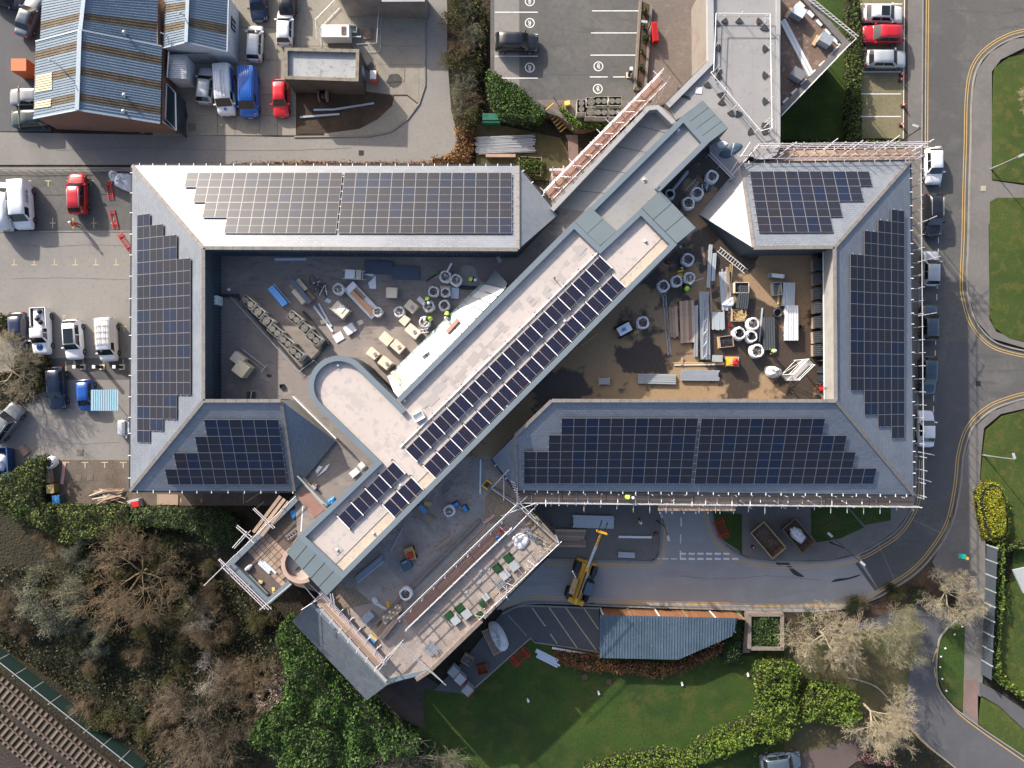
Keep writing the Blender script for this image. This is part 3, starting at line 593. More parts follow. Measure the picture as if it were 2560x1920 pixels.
def tri_wall(hi, lo, m=dkwall, z0=ZP):
 mb = MB(); hi = Vector(hi) - Vector((0, 0, .2)); lo = Vector(lo) - Vector((0, 0, .2)); mb.face([hi, lo, (lo.x, lo.y, z0), (hi.x, hi.y, z0)]); mb.build('wall', m, office)
render_w = mat('render_grey', (.3, .29, .27), .9, layers=[(1, .45, .65, (.22, .215, .2), .6)])
tri_wall(rN, tipN); tri_wall(rSWe, tipSW, render_w); tri_wall(nr0, tipNE); tri_wall(sr0, cut); tri_wall(cut, tipSE)
mb = MB(); strip(mb, [rSWe, tipSW], .1, 8.5, 9.2, off=.5); mb.build('coping', whitem, office)
a_, b_ = Vector(nr1), Vector(er1); zb_ = ZR - 2.3
wallq([a_ - Vector((0, 0, .2)), b_ - Vector((0, 0, .2))], zb_, render_w, office, 'wall_band'); wallq([Vector((a_.x + 1.6, a_.y, zb_)), Vector((b_.x + 1.6, b_.y, zb_))], ZP, dkwall, office, 'recess_wall')
mb = MB(); mb.face([(a_.x, a_.y, zb_), (b_.x, b_.y, zb_), (b_.x + 1.6, b_.y, zb_), (a_.x + 1.6, a_.y, zb_)]); mb.build('soffit', dkwall, office)
bar('edge_trim', (a_.x - .04, a_.y, zb_), (b_.x - .04, b_.y, zb_), .06, .1, whitem, office)
for k in range(13):
 y_ = a_.y + (b_.y - a_.y) * (k + .5) / 13; bar('stud', (a_.x + .05, y_, ZP), (a_.x + .05, y_, zb_), .08, .08, MATS['louvre_blue'] if 'louvre_blue' in MATS else dark, office)
def arc(cx, cy, r, a0, a1, n=22): return [(cx + r * math.cos(a0 + (a1 - a0) * k / n), cy + r * math.sin(a0 + (a1 - a0) * k / n)) for k in range(n + 1)]
dk = arc(847, 965, 76, math.radians(135), math.radians(315))
spine = [(744, 1342), (936, 1158)] + dk + [(989, 999), (1435, 553), (1500, 616), (1603, 520), (1693, 611), (856, 1448)]
ZC = 11.5
spl = pl('P', spine, ZC)
mb = MB(); mb.prism(spl, ZP, ZB, 0, 1); mb.build('upper_roof', [felt, dkwall], office)
def parapet(pts, w, z0, z1, closed=False, side=1, m=coping, name='parapet'):
 mb = MB(); strip(mb, pts, w, z0, z1, 0, closed, off=side * w / 2); return mb.build(name, m, office)
P_ = lambda l: pl('P', l, ZC)
parapet(P_([(744, 1342), (936, 1158)] + dk + [(989, 999), (1014, 1027)]), .5, ZB - .3, ZC, side=-1)
parapet(P_([(991, 997), (1435, 553), (1500, 616), (1603, 520), (1693, 611), (856, 1448), (744, 1342)]), .5, ZB - .3, ZC + .004, side=-1)
def block(c, z_hi, z_lo, n, name='cap_panel', d=0.0):
 a, b = ptz(*c[0], z_hi), ptz(*c[1], z_hi); cc, dd = ptz(*c[2], z_lo), ptz(*c[3], z_lo)
 for k in range(n):
  t0, t1 = k / n + .006, (k + 1) / n - .006
  q = [a.lerp(b, t0), a.lerp(b, t1), dd.lerp(cc, t1), dd.lerp(cc, t0)]
  mb = MB(); mb.face(q if (q[1] - q[0]).cross(q[2] - q[0]).z > 0 else q[::-1])
  for i in range(4):
   j = (i + 1) % 4; mb.face([q[i], q[j], q[j] - Vector((0, 0, .12)), q[i] - Vector((0, 0, .12))])
  mb.build(name, panelm, office)
 mb = MB(); lo = [v - Vector((0, 0, .06)) for v in (a, b, cc, dd)]; mb.prism(lo, ZP, min(v.z for v in lo) - .1, 0); mb.face(lo if (lo[1] - lo[0]).cross(lo[2] - lo[0]).z > 0 else lo[::-1])
 mb.build('end_wall', seam, office)
block([(746, 1343), (857, 1449), (817, 1490), (716, 1381)], ZC, ZC - .5, 5)
block([(1604, 519), (1693, 609), (1740, 570), (1650, 477)], ZC, ZC - .4, 3)
block([(1436, 553), (1500, 615), (1542, 577), (1475, 517)], ZC, ZC - .4, 2)
ZS = 10.6
ne_sp = [(1475, 519), (1709, 287), (1772, 357), (1647, 481), (1603, 521), (1542, 577)]
mb = MB(); mb.prism(pl('P', ne_sp, ZS), ZP, ZS, 0, 1); mb.build('upper_roof', [felt_g, dkwall], office)
parapet(pl('P', [(1475, 519), (1709, 287), (1772, 357), (1648, 480)], ZS + .4), .5, ZS - .3, ZS + .4, side=-1)
block([(1709, 287), (1772, 357), (1821, 320), (1757, 251)], ZS + .35, ZS, 4)
parapet(pl('P', [(1376, 521), (1618, 265), (1646, 262), (1688, 303)], ZP + .95), .42, ZP - .3, ZP + .95, side=-1, m=mat('upstand_grey', (.33, .33, .33), .8, layers=[(1, .45, .7, (.27, .27, .27), .5)]))
mb = MB()
for t in (.2, .42, .64, .85): 
 a = Vector(ptz(1380, 525, ZP)).lerp(ptz(1625, 275, ZP), t); b = Vector(ptz(1470, 530, ZP)).lerp(ptz(1709, 300, ZP), t); mb.beam(a + Vector((0, 0, .012)), b + Vector((0, 0, .012)), .04, .01)
mb.build('felt_lap', MATS['roof_felt_grey'] and seam, office)
mb = MB(); z = ZB + .006
a0, a1 = ptz(870, 1440, z), ptz(1685, 625, z); ndir = Vector((-1, 1, 0)).normalized()
for off_, t0, t1, w in ((1.55, 0.0, 1.0, .07),):
 mb.beam(a0.lerp(a1, t0) + ndir * off_, a0.lerp(a1, t1) + ndir * off_, w, .012)
mb.build('gutter_line', seam, office)
mb = MB(); mb.face([a0 + ndir * .5, a1 + ndir * .5, a1 + ndir * 1.5, a0 + ndir * 1.5]); mb.build('gutter_strip', mat('felt_cream', (.5, .42, .33), .9, layers=[(1, .45, .65, (.42, .36, .29), .6), (4, .56, .66, (.3, .25, .2), .5)]), office)
mb = MB()
for k in range(26):
 t = R.uniform(.02, .9); o1 = R.uniform(3.5, 6.2); L = R.uniform(.5, 2.4); q = a0.lerp(a1, t) + ndir * o1; u = (a1 - a0).normalized()
 if R.random() < .3: mb.beam(q, q + ndir * L * .35, .03, .01)
 else: mb.beam(q, q + u * L, .03, .01)
mb.build('felt_lap', MATS['felt_seam'] if 'felt_seam' in MATS else mat('felt_seam', (.3, .27, .25), .9), office)
patch = mat('felt_patch', (.38, .345, .325), .9); mat('patch_grey', (.16, .17, .17), .7)
mb = MB(); w0, w1 = ptz(1010, 1000, z), ptz(1440, 570, z)
for k in range(34):
 t = R.uniform(.0, .97); o1 = R.uniform(1.0, 2.0); q = w0.lerp(w1, t) - ndir * o1; u = (w1 - w0).normalized(); s, l = R.uniform(.25, .9), R.uniform(.3, 1.3)
 mb.face([q, q + u * l, q + u * l - ndir * s, q - ndir * s][::-1])
for k in range(30):
 x, y = R.uniform(800, 900), R.uniform(930, 1080)
 if abs((x - y) + 118) > 70 or math.hypot(x - 847, y - 965) > 60 and x + y < 1812: continue
 q = ptz(x, y, z); u = Vector((1, -1, 0)).normalized(); s, l = R.uniform(.3, 1.0), R.uniform(.3, 1.2); mb.face([q, q + u * l, q + u * l + ndir * s, q + ndir * s])
for i, f in enumerate(mb.f):
 for vi in f: v = mb.v[vi]; mb.v[vi] = (v[0], v[1], z + .0006 * i + .002)
o_ = mb.build('felt_patch', patch, office); o_['kind'] = 'stuff'
def outlet(fr, x, y, zf, s=.55):
 q = p(fr, x, y, zf); mb = MB(); mb.box((0, 0, .01), (s, s, .03), math.radians(45)); mb.lathe([(.13, .02), (.12, .16), (.05, .2)], n=10, mi=1); mb.build('roof_outlet', [patch, whitem], office, q)
for a in (('G', 1275, 1155), ('H', 410, 1480), ('I', 415, 85), ('M', 1520, 990), ('N', 125, 858), ('N', 375, 418), ('H', 1888, 748), ('H', 1355, 1530)): outlet(*a, ZB + .004, R.choice((.3, .8)))
outlet('C', 1445, 1080, ZS + .004); outlet('C', 1160, 1490, ZS + .004)
for a in (('H', 1790, 355), ('C', 1275, 1570)):
 q = p(*a, ZB); mb = MB(); mb.path([(0, 0, 0), (0, 0, .7), (.06, 0, .8)], .05, 8); mb.build('vent_pipe', dark, office, q)
q = pl('P', [(901, 911), (989, 999)], ZC)
for k in range(18):
 a = q[0].lerp(q[1], k / 17) + Vector((.06, .06, 0)); bar('batten', (a.x, a.y, ZP), (a.x, a.y, ZB - .2), .05, .05, seam, office)
drum = mat('drum_pink', (.42, .3, .25), .85, layers=[(3, .45, .65, (.34, .25, .21), .6)])
cq = p('M', 1112, 1150, 9.4); mb = MB(); rr = ln('M', 195, 9.4); pts = [(cq.x + rr * math.cos(t), cq.y + rr * math.sin(t)) for t in [math.radians(118 + k * 9) for k in range(21)]]
strip(mb, pts, .38, ZP - .3, 9.4, off=0); mb.build('parapet', drum, office)
mb = MB(); mb.prism([(cq.x + rr * .95 * math.cos(math.radians(k * 15)), cq.y + rr * .95 * math.sin(math.radians(k * 15))) for k in range(24)], ZP - .3, 8.7); mb.build('drum_roof', felt, office)
mb = MB(); mb.box((cq.x + .1, cq.y, 8.75), (.12, 2.2, .2), math.radians(-45)); mb.build('drum_beam', seam, office)
pane = mat('pane_white', (.52, .53, .52), .4, spec=.4, rnd=.22)
pane_g = mat('pane_glass', (.3, .36, .36), .12, spec=.7)
t0, t1 = ptz(992, 1000, 9.8), ptz(1262, 722, 9.8); b0, b1 = p('H', 265, 1285, 8.6), p('H', 1150, 405, 8.6)
n = 15
for k in range(n):
 q = [b0.lerp(b1, k / n), b0.lerp(b1, (k + .965) / n), t0.lerp(t1, (k + .965) / n), t0.lerp(t1, k / n)]
 mb = MB(); mb.face(q if (q[1] - q[0]).cross(q[2] - q[0]).z > 0 else q[::-1]); mb.build('pane', pane, office)
 lo = [v - Vector((.0, 0, .0)) for v in (b0.lerp(b1, k / n), b0.lerp(b1, (k + .965) / n))]; o = Vector((-.25, .25, -.35)); mb = MB(); mb.face([lo[0] + o, lo[1] + o, lo[1], lo[0]][::1]); mb.build('pane', pane_g, office)
 bar('glazing_bar', b0.lerp(b1, (k + .982) / n) + Vector((-.25, .25, -.33)), t0.lerp(t1, (k + .982) / n) + Vector((0, 0, .03)), .1, .07, MATS['patch_grey'], office)
mb = MB(); mb.face([b0 + Vector((-.25, .25, -.35)), b1 + Vector((-.25, .25, -.35)), (b1.x - .25, b1.y + .25, ZP), (b0.x - .25, b0.y + .25, ZP)]); mb.build('lean_to_wall', render_w, office)
e0, e1, e2, e3 = b1 + Vector((.05, .05, .02)), t1 + Vector((.05, .05, .02)), p('H', 1355, 395, 9.6), p('H', 1250, 275, 8.6)
mb = MB(); mb.face([e0, e1, e2, e3][::1]); mb.build('lean_to_cap', coping, office)
annex = thing('annex_building', 'pale flat roofed annex with a rounded corner and fall guard rail', 'building')
ax = [(1769, -60), (1771, 151), (1664, 259), (1690, 300), (1709, 289), (1757, 252), (1821, 320), (1772, 357), (1774, 384), (1832, 449), (1876, 388)] + [(1888, 396), (1905, 399), (1926, 396), (1942, 386), (1950, 370), (1951, 340), (1951, -60)]
ZA = 7.8
mb = MB(); mb.prism(pl('P', ax, ZA), -.05, ZA, 0, 1); mb.build('wall', [felt_g, brick], annex)
strip(MB(), [], 1, 0, 1) if False else None
mb = MB(); strip(mb, pl('P', [(1664, 259), (1771, 151), (1769, -60)], ZA + .35), .55, ZA - .4, ZA + .35, off=-.28); strip(mb, pl('P', [(1951, -60), (1951, 340), (1950, 370), (1942, 386), (1926, 396), (1905, 399), (1888, 396)], ZA + .15), .4, ZA - .4, ZA + .15, off=-.2); mb.build('parapet', MATS['upstand_grey'], annex)
wallq([ptz(1664, 259, ZA - .1) + Vector((-.02, .02, 0)), ptz(1771, 151, ZA - .1) + Vector((-.02, .02, 0)), ptz(1769, -60, ZA - .1) + Vector((-.02, 0, 0))], GZ, brick, annex)
mb = MB(); 
for a, b in (((1790, 40), (1935, 40)), ((1790, 97), (1940, 97)), ((1812, 97), (1812, 250)), ((1830, 40), (1830, 330)), ((1880, 40), (1880, 380))): mb.beam(ptz(*a, ZA + .008), ptz(*b, ZA + .008), .03, .01)
mb.build('felt_lap', MATS['felt_seam'], annex)
wedge = thing('wedge_building', 'wedge shaped flat roof with white ballast pads and plant boxes', 'building')
ZW = 5.6
wp = [(1952, -60), (2011, -20), (2126, 108), (1953, 288)]
brown_roof = mat('roof_brown', (.17, .115, .085), .9, layers=[(.4, .42, .62, (.12, .085, .068), .7), (2, .55, .68, (.36, .3, .26), .6), (7, .52, .7, (.2, .145, .11), .5)])
mb = MB(); mb.prism(pl('P', wp, ZW), -.05, ZW, 0, 1); mb.build('wall', [brown_roof, brick], wedge)
par_dk = mat('parapet_dark', (.13, .12, .115), .8, layers=[(1.5, .45, .7, (.2, .19, .18), .5)])
mb = MB(); strip(mb, pl('P', [(2011, -20), (2126, 108), (1953, 288)], ZW + .4), .62, ZW - .3, ZW + .4, off=-.31); mb.build('parapet', par_dk, wedge)
mb = MB(); strip(mb, pl('P', [(2126, 108), (1953, 288)], ZW + .4), .1, ZW + .1, ZW + .44, off=.04); mb.build('flashing', whitem, wedge)
for i, (x, y) in enumerate(((335, 48), (418, 118), (492, 188), (565, 262), (630, 340), (668, 365), (640, 415), (592, 465), (518, 540), (442, 615), (366, 692), (290, 768), (215, 843))):
 a = math.radians(-45 if i < 6 else 42); mb = MB(); mb.box((0, 0, .07), (.75, .48, .14), a); mb.build('ballast_pad', whitem, wedge, p('D', x, y, ZW))
# ================================================================== solar arrays
cell = mat('solar_cell', (.01, .013, .025), .42, spec=.32, coord='uv', lines=[(0, .19, .010, (.1, .105, .12), .7), (1, .096, .005, (.03, .035, .05), .55)],
           ramp=('obj', [(0.0, (.5, .7, 1.0)), (.15, (.6, .95, 1.4)), (.3, (.85, .85, .9)), (.6, (1.05, .92, .85)), (.8, (.9, .9, .95)), (1.0, (1.2, .95, .75))]))
cell2 = mat('solar_cell_dark', (.011, .011, .022), .16, spec=.5, coord='uv', lines=[(0, .2, .012, (.12, .12, .14), .7)], ramp=('obj', [(0, (.8, .9, 1.2)), (1, (1.1, .95, 1.0))]))
frame_m = mat('panel_frame', (.25, .245, .25), .45, .4)
def panel_mesh(w, h, cellm, halves=2, fw=.02, th=.035, name='solar_panel'):
 mb = MB()
 mb.box((w / 2, fw / 2, 0), (w, fw, th), mi=0); mb.box((w / 2, h - fw / 2, 0), (w, fw, th), mi=0)
 mb.box((fw / 2, h / 2, 0), (fw, h - 2 * fw, th), mi=0); mb.box((w - fw / 2, h / 2, 0), (fw, h - 2 * fw, th), mi=0)
 if halves == 2: mb.box((w / 2, h / 2, -.001), (w - 2 * fw, .02, th - .002), mi=0)
 z = th / 2 - .006; n = halves; hh = (h - 2 * fw) / n
 for k in range(n):
  y0 = fw + k * hh; mb.face([(fw, y0, z), (w - fw, y0, z), (w - fw, y0 + hh, z), (fw, y0 + hh, z)], 1, [(0, 0), (w - 2 * fw, 0), (w - 2 * fw, hh), (0, hh)])
 mb.face([(0, 0, -th / 2), (0, h, -th / 2), (w, h, -th / 2), (w, 0, -th / 2)], 0)
 return mb.mesh(name, [frame_m, cellm])
PW, PH, GAP = 1.134, 1.722, .022
PM = panel_mesh(PW, PH, cell)
def array(label, plane_pts, fr, x, y, udir, corner, rows, lift=.16):
 pln = plane_of(plane_pts); n = pln[1]; u = Vector(udir).normalized(); v = n.cross(u).normalized()
 if v.z < 0: v = -v; u = -u if False else u
 org = on_plane(fr, x, y, (pln[0] + n * lift, n))
 su, sv = corner; t = thing('solar_array', label, 'solar array', org - n * lift, 0, 'roof solar arrays'); base = org - n * lift
 z = n; x_ = u; y_ = z.cross(x_)
 if y_.dot(v) < 0: x_ = -x_; y_ = z.cross(x_); su = -su
 rot = Matrix((x_, y_, z)).transposed().to_euler()
 for k, (c0, cnt) in enumerate(rows):
  for c in range(c0, c0 + cnt):
   uu = c * (PW + GAP) if su > 0 else -(c + 1) * (PW + GAP); vv = k * (PH + GAP) if sv > 0 else -(k + 1) * (PH + GAP)
   o = bpy.data.objects.new('solar_panel', PM); COL.objects.link(o); o.parent = t
   o.location = org + x_ * uu + y_ * vv - base; o.rotation_euler = rot
  for f in (.25, .75):
   vv = (k + f) * (PH + GAP) * (1 if sv > 0 else -1); a = org - z * .06 + y_ * vv - base; s = 1 if su > 0 else -1
   bar('rail', a + x_ * s * (c0 * (PW + GAP) - .12), a + x_ * s * ((c0 + cnt) * (PW + GAP) + .1), .05, .05, steel, t, up=z)
 return t
array('pale glinting solar array with a stepped left end on the north roof', roofN, 'X', 2003, 104, X1, (-1, 1), [(0, 13), (0, 12), (0, 11), (0, 9)])
array('straight edged solar array on the north roof beside the hip end', roofN, 'Y', 42, 84, X1, (1, 1), [(0, 14)] * 4)
array('solar array on the west roof above the left car park', roofW, 'E', 1138, 458, Y1, (-1, 1), [(0, 19), (1, 17), (2, 15), (4, 11)])
array('smallest dark solar array on the south-west roof, stepped on the left', roofSW, 'W', 1562, 975, X1, (-1, 1), [(0, 10), (0, 9), (0, 7), (0, 6)])
array('solar array stepped on the right above the scaffolded north-east corner', roofNE, 'T', 860, 290, X1, (1, 1), [(0, 10), (0, 9), (0, 7), (0, 6)])
array('solar array on the east roof beside the road of parked cars', roofE, 'J', 1110, 652, Y1, (-1, 1), [(0, 19), (1, 17), (2, 15), (4, 11)])
array('dark solar array with a stepped left end on the south-east roof', roofSE, 'Z', 1930, 905, X1, (-1, 1), [(0, 14), (0, 14), (0, 12), (0, 11)])
array('dark solar array with a stepped right end on the south-east roof', roofSE, 'Z', 1957, 908, X1, (1, 1), [(0, 15), (0, 13), (0, 12), (0, 10)])
BW, BH = .875, 1.5
PM2 = panel_mesh(BW, BH, cell2, 1, .022)
tri_m = MB().idx([(0, 0, 0), (0, BH, 0), (0, BH, .42)], [(0, 1, 2), (2, 1, 0)]).mesh('side_panel', steel)
def flat_row(label, a, b, n, zf=ZB):
 A, B = p(*a, zf + .1), p(*b, zf + .1); u = (B - A); step = u.length / n; u.normalize(); v = Vector((0, 0, 1)).cross(u); tl = math.radians(4)
 base = Vector((A.x, A.y, zf)); t = thing('solar_row', label, 'solar array', base, 0, 'tilted solar rows on the flat roof')
 e = (Matrix.Rotation(math.atan2(u.y, u.x), 4, 'Z') @ Matrix.Rotation(-tl, 4, 'X')).to_euler()
 for k in range(n):
  o = bpy.data.objects.new('solar_panel', PM2); COL.objects.link(o); o.parent = t
  o.location = A + u * (k * step + .012) - v * (BH * math.cos(tl)) + Vector((0, 0, .02 + BH * math.sin(tl))) - base; o.rotation_euler = e
 for i in range(0, n + 1, 2):
  q = A + u * (i * step) - base; hi = Vector((0, 0, BH * math.sin(tl)))
  bar('clamp_rail', q + v * .14 + Vector((0, 0, .04)), q - v * (BH + .1) + hi + Vector((0, 0, .05)), .07, .05, whitem, t)
  bar('foot', q + v * .18 - Vector((0, 0, .1)), q + v * .18 + Vector((0, 0, .06)), .16, .16, dark, t); bar('foot', q - v * (BH + .1) - Vector((0, 0, .1)), q - v * (BH + .1) + hi, .14, .14, dark, t)
 return t
flat_row('longer row of tilted panels along the spine roof, nearer the lean-to', ('P', 1014, 1124), ('P', 1500, 641), 28)
flat_row('long row of tilted panels along the spine roof, nearer the edge', ('P', 1059, 1165), ('P', 1533, 689), 28)
flat_row('short row of eight tilted panels at the foot of the spine roof', ('P', 845, 1292), ('P', 984, 1154), 8)
flat_row('shortest row of four tilted panels at the foot of the spine roof', ('P', 958, 1263), ('P', 1029, 1193), 4)
tr = thing('cable_tray', 'thin white cable tray running beside the long solar rows', 'cable tray', p('P', 1000, 1118, ZB + .1))
bar('tray', (0, 0, 0), p('P', 1495, 630, ZB + .1) - p('P', 1000, 1118, ZB + .1), .12, .06, whitem, tr)
for t_ in np.linspace(.02, .98, 14):
 q = (p('P', 1495, 630, ZB + .1) - p('P', 1000, 1118, ZB + .1)) * float(t_); bar('bearer', q - Vector((.12, -.12, .07)), q + Vector((.12, -.12, -.07)), .1, .06, dark, tr)
# ================================================================== terraces south of the office
tz = 7.2
mb = MB(); ter = pl('P', [(857, 1448), (1160, 1142), (1233, 1149), (1294, 1222), (1294, 1257), (1396, 1357), (1204, 1550), (1074, 1678), (971, 1712), (792, 1512), (818, 1489)], tz)
mb.prism(ter, -.05, tz, 0, 1); mb.build('wall', [deck_s, brick], office)
gravel = mat('gravel', (.26, .2, .14), .95, layers=[(6, .45, .6, (.15, .11, .08), .7), (20, .5, .65, (.36, .3, .22), .6)], bump=(.8, 15, .05))
grey_strip = mat('walkway_grey', (.27, .26, .245), .9, layers=[(.8, .45, .62, (.2, .193, .185), .7), (9, .5, .7, (.33, .315, .29), .4)])
def tsheet(fr, pts, m, dz=.012, name='deck_patch'):
 mb = MB(); mb.prism(pl(fr, pts, tz), tz - .01, tz + dz); return mb.build(name, m, office)
tsheet('N', [(1035, 180), (1150, 180), (1145, 500), (1030, 500)], grey_strip); tsheet('N', [(1035, 545), (1140, 545), (1140, 720), (1170, 790), (520, 1440), (420, 1340), (1030, 730)], grey_strip)
tsheet('N', [(230, 975), (300, 1050), (520, 1240), (640, 1110), (700, 1060), (770, 1040), (520, 1430), (410, 1330), (160, 1060)], grey_strip, .008)
tsheet('N', [(1155, 530), (1215, 460), (1420, 590), (1330, 740), (1190, 770), (1150, 720)], gravel, .03); tsheet('N', [(1480, 700), (1560, 620), (1810, 900), (1700, 1020)], gravel, .03)
tsheet('N', [(1250, 1420), (1340, 1340), (1260, 1430), (1150, 1560), (1080, 1640), (1040, 1640)], gravel, .03)
tsheet('M', [(1490, 1420), (1700, 1410), (1900, 1580), (1560, 1659), (1480, 1600)], gravel, .02)
tsheet('N', [(750, 430), (830, 360), (880, 400), (760, 520)], deck_w, .006)
def tpar(fr, pts, w, h, m, z0=None):
 mb = MB(); strip(mb, pl(fr, pts, tz + h), w, (tz - .3) if z0 is None else z0, tz + h); return mb.build('parapet', m, office)
stone = mat('coping_stone', (.2, .165, .14), .9, layers=[(2, .45, .65, (.14, .11, .095), .7)])
tpar('N', [(1220, 450), (1450, 590), (1820, 945), (1140, 1640)], .36, .55, stone); tpar('P', [(1204, 1552), (1074, 1678), (1040, 1700)], .36, .55, stone)
tpar('P', [(1200, 1300), (1005, 1492), (935, 1562)], .3, .3, stone); tpar('P', [(800, 1520), (966, 1704)], .3, .4, MATS['upstand_grey']); tpar('P', [(966, 1704), (1074, 1678)], .4, .3, coping)
mb = MB(); swt = pl('P', [(737, 1236), (568, 1410), (669, 1514), (730, 1462), (817, 1487), (860, 1440), (744, 1340)], ZP - .2)
mb.prism(swt, -.05, ZP - .2, 0, 1); mb.build('wall', [mat('terrace_soil', (.11, .085, .07), .95, layers=[(1.2, .45, .65, (.075, .058, .048), .7), (6, .5, .7, (.17, .14, .12), .5)], bump=(.5, 9, .05)), brick], office)
tz2 = ZP - .2
mb = MB(); strip(mb, pl('M', [(1050, 410), (300, 1150), (750, 1600), (1010, 1375)], tz2 + .5), .55, tz2 - .3, tz2 + .5, off=.2); mb.build('parapet', coping, office)
pave = mat('paving_slab', (.33, .245, .185), .9, layers=[(1.5, .45, .65, (.25, .185, .14), .6), (7, .55, .68, (.16, .12, .095), .5)], rnd=.16)
o0 = p('M', 560, 960, tz2 + .02); ex = (p('M', 735, 790, tz2) - p('M', 560, 960, tz2)); ex.z = 0; n_ = 4; u = ex / n_; v_ = (p('M', 960, 1370, tz2) - p('M', 560, 960, tz2)); v_.z = 0; v_ /= 9
skip = {(3, 8), (3, 7)}
for i in range(-1, 5):
 for j in range(-1, 9):
  if (i, j) in skip or i + j * .0 > 5: continue
  q = o0 + u * i + v_ * j; c = q + (u + v_) * .5; X_, Y_ = 1280 + c.x * FPX / (CAM_H - tz2), 960 - c.y * FPX / (CAM_H - tz2)
  mx, my = (X_ - 500) * 4.424, (Y_ - 1150) * 4.424
  if not inside(mx, my, [(560, 900), (760, 790), (960, 1010), (900, 1150), (960, 1330), (880, 1430), (400, 1160)]): continue
  mb = MB(); g_ = .03; uu, vv = u * .5, v_ * .5; uu = uu * (1 - g_ / uu.length); vv = vv * (1 - g_ / vv.length)
  mb.prism([-uu - vv, uu - vv, uu + vv, -uu + vv], 0, .05 + R.uniform(0, .015)); mb.build('paving_slab', pave, office, (c.x, c.y, tz2 + .002), R.uniform(-.02, .02))
mb = MB(); mb.prism(pl('W', [(1660, 880), (1730, 870), (2010, 1198), (1960, 1198)], ZP + .4), ZP, ZP + .4); mb.build('upstand', mat('cream_board', (.5, .43, .33), .85, layers=[(2, .45, .65, (.4, .34, .27), .6)]), office)
mb = MB(); strip(mb, pl('M', [(1075, 175), (1400, 505)], ZP + 1.0), .12, ZP, ZP + 1.0); mb.build('handrail', steel, office)
mb = MB(); mb.prism(pl('M', [(1075, 400), (1170, 330), (1380, 550), (1260, 640)], ZP), ZP - .02, ZP + .02); mb.build('deck_patch', mat('pink_felt', (.3, .165, .135), .9, layers=[(1.5, .45, .65, (.2, .12, .1), .7), (8, .55, .7, (.4, .26, .22), .5)]), office)
lo = [ptz(730, 1553, 4.6), ptz(779, 1510, 6.2), ptz(968, 1712, 6.2), ptz(917, 1751, 4.6)]
slope(lo, lo[2] - lo[1], slate_old); cap_line(lo[1] + Vector((.05, .05, .02)), lo[2] + Vector((.05, .05, .02)), .35, .08, MATS['coping_metal'], 'flashing')
mb = MB(); mb.prism([lo[0] + Vector((.3, .2, 0)), lo[1], lo[2], lo[3] + Vector((.3, .2, 0))], -.05, 4.3); mb.build('wall', brick, office)
# ================================================================== industrial sheds at the top left
sheet_b = mat('roof_sheet_blue', (.15, .2, .25), .5, spec=.4, layers=[(.8, .45, .65, (.11, .15, .195), .5), (3, .55, .7, (.2, .25, .295), .4)])
sheet_br = mat('rooflight_brown', (.09, .068, .042), .7, layers=[(1.2, .42, .62, (.15, .115, .07), .7), (6, .5, .66, (.05, .038, .026), .7)])
sheet_cream = mat('roof_sheet_cream', (.5, .46, .32), .7, layers=[(1.5, .45, .65, (.4, .36, .26), .6)])
ridge_b = mat('ridge_flashing', (.3, .37, .42), .5)
brick_o = mat('brick_orange', (.26, .12, .07), .9, uvbrick=dict(c1=(.28, .13, .08), c2=(.2, .095, .06), m=(.2, .15, .12), w=.225, h=.075, s=.01), layers=[(.6, .45, .65, (.19, .1, .07), .6)])
white_wall = mat('white_render', (.6, .61, .62), .8, layers=[(1, .45, .65, (.48, .49, .5), .6), (4, .58, .7, (.3, .3, .29), .4)])
def ribbed(r0, r1, e0, e1, m, parent, name, pitch=.27, h=.045):
 n = max(1, int(round(((r1 - r0).length + (e1 - e0).length) / 2 / pitch))); nm = (r1 - r0).cross(e0 - r0).normalized()
 if nm.z < 0: nm = -nm
 A, B = [], []
 for i in range(n):
  for f, k in ((0, 0), (.55, 0), (.66, 1), (.88, 1)):
   t = (i + f) / n; A.append(r0.lerp(r1, t) + nm * k * h); B.append(e0.lerp(e1, t) + nm * k * h)
 A.append(r1); B.append(e1); mb = MB(); nA = len(A)
 mb.idx(A + B, [(i, i + 1, nA + i + 1, nA + i) for i in range(nA - 1)]); return mb.build(name, m, parent)
def bands(r0, r1, e0, e1, cuts, parent, special={}):
 ts = [0] + [c for ab in cuts for c in ab] + [1]
 for i in range(len(ts) - 1):
  m = sheet_br if i % 2 else sheet_b
  ribbed(r0.lerp(r1, ts[i]), r0.lerp(r1, ts[i + 1]), e0.lerp(e1, ts[i]), e0.lerp(e1, ts[i + 1]), m, parent, 'rooflight' if i % 2 else 'roof_sheet')
shed = thing('industrial_shed', 'big gabled shed with blue-grey ribbed roof and brown rooflight bands', 'building')
ZeS, ZrS = 3.7, 6.3
Ra, Rb, Rc = p('A', 704, -80, ZrS), p('A', 668, 252, ZrS), p('A', 645, 915, ZrS)
La, Lb, Lb2, Lc = p('A', 350, -20, ZeS), p('A', 332, 345, ZeS), p('A', 302, 348, ZeS), p('A', 283, 985, ZeS)
Ea, Eb, Eb2, Ec = p('A', 1312, -60, ZeS), p('A', 1300, 372, ZeS), p('A', 1346, 388, ZeS), p('A', 1333, 1025, ZeS)
up = Vector((0, 0, .0)); lift = Vector((0, 0, .08))
cu = [(.56, .74)]; cl = [(.136, .242), (.455, .56), (.788, .886)]
bands(Ra, Rb, Ea, Eb, cu, shed); bands(Ra, Rb, La, Lb, cu, shed); bands(Rb + lift, Rc + lift, Eb2 + lift, Ec + lift, cl, shed); bands(Rb + lift, Rc + lift, Lb2 + lift, Lc + lift, cl, shed)
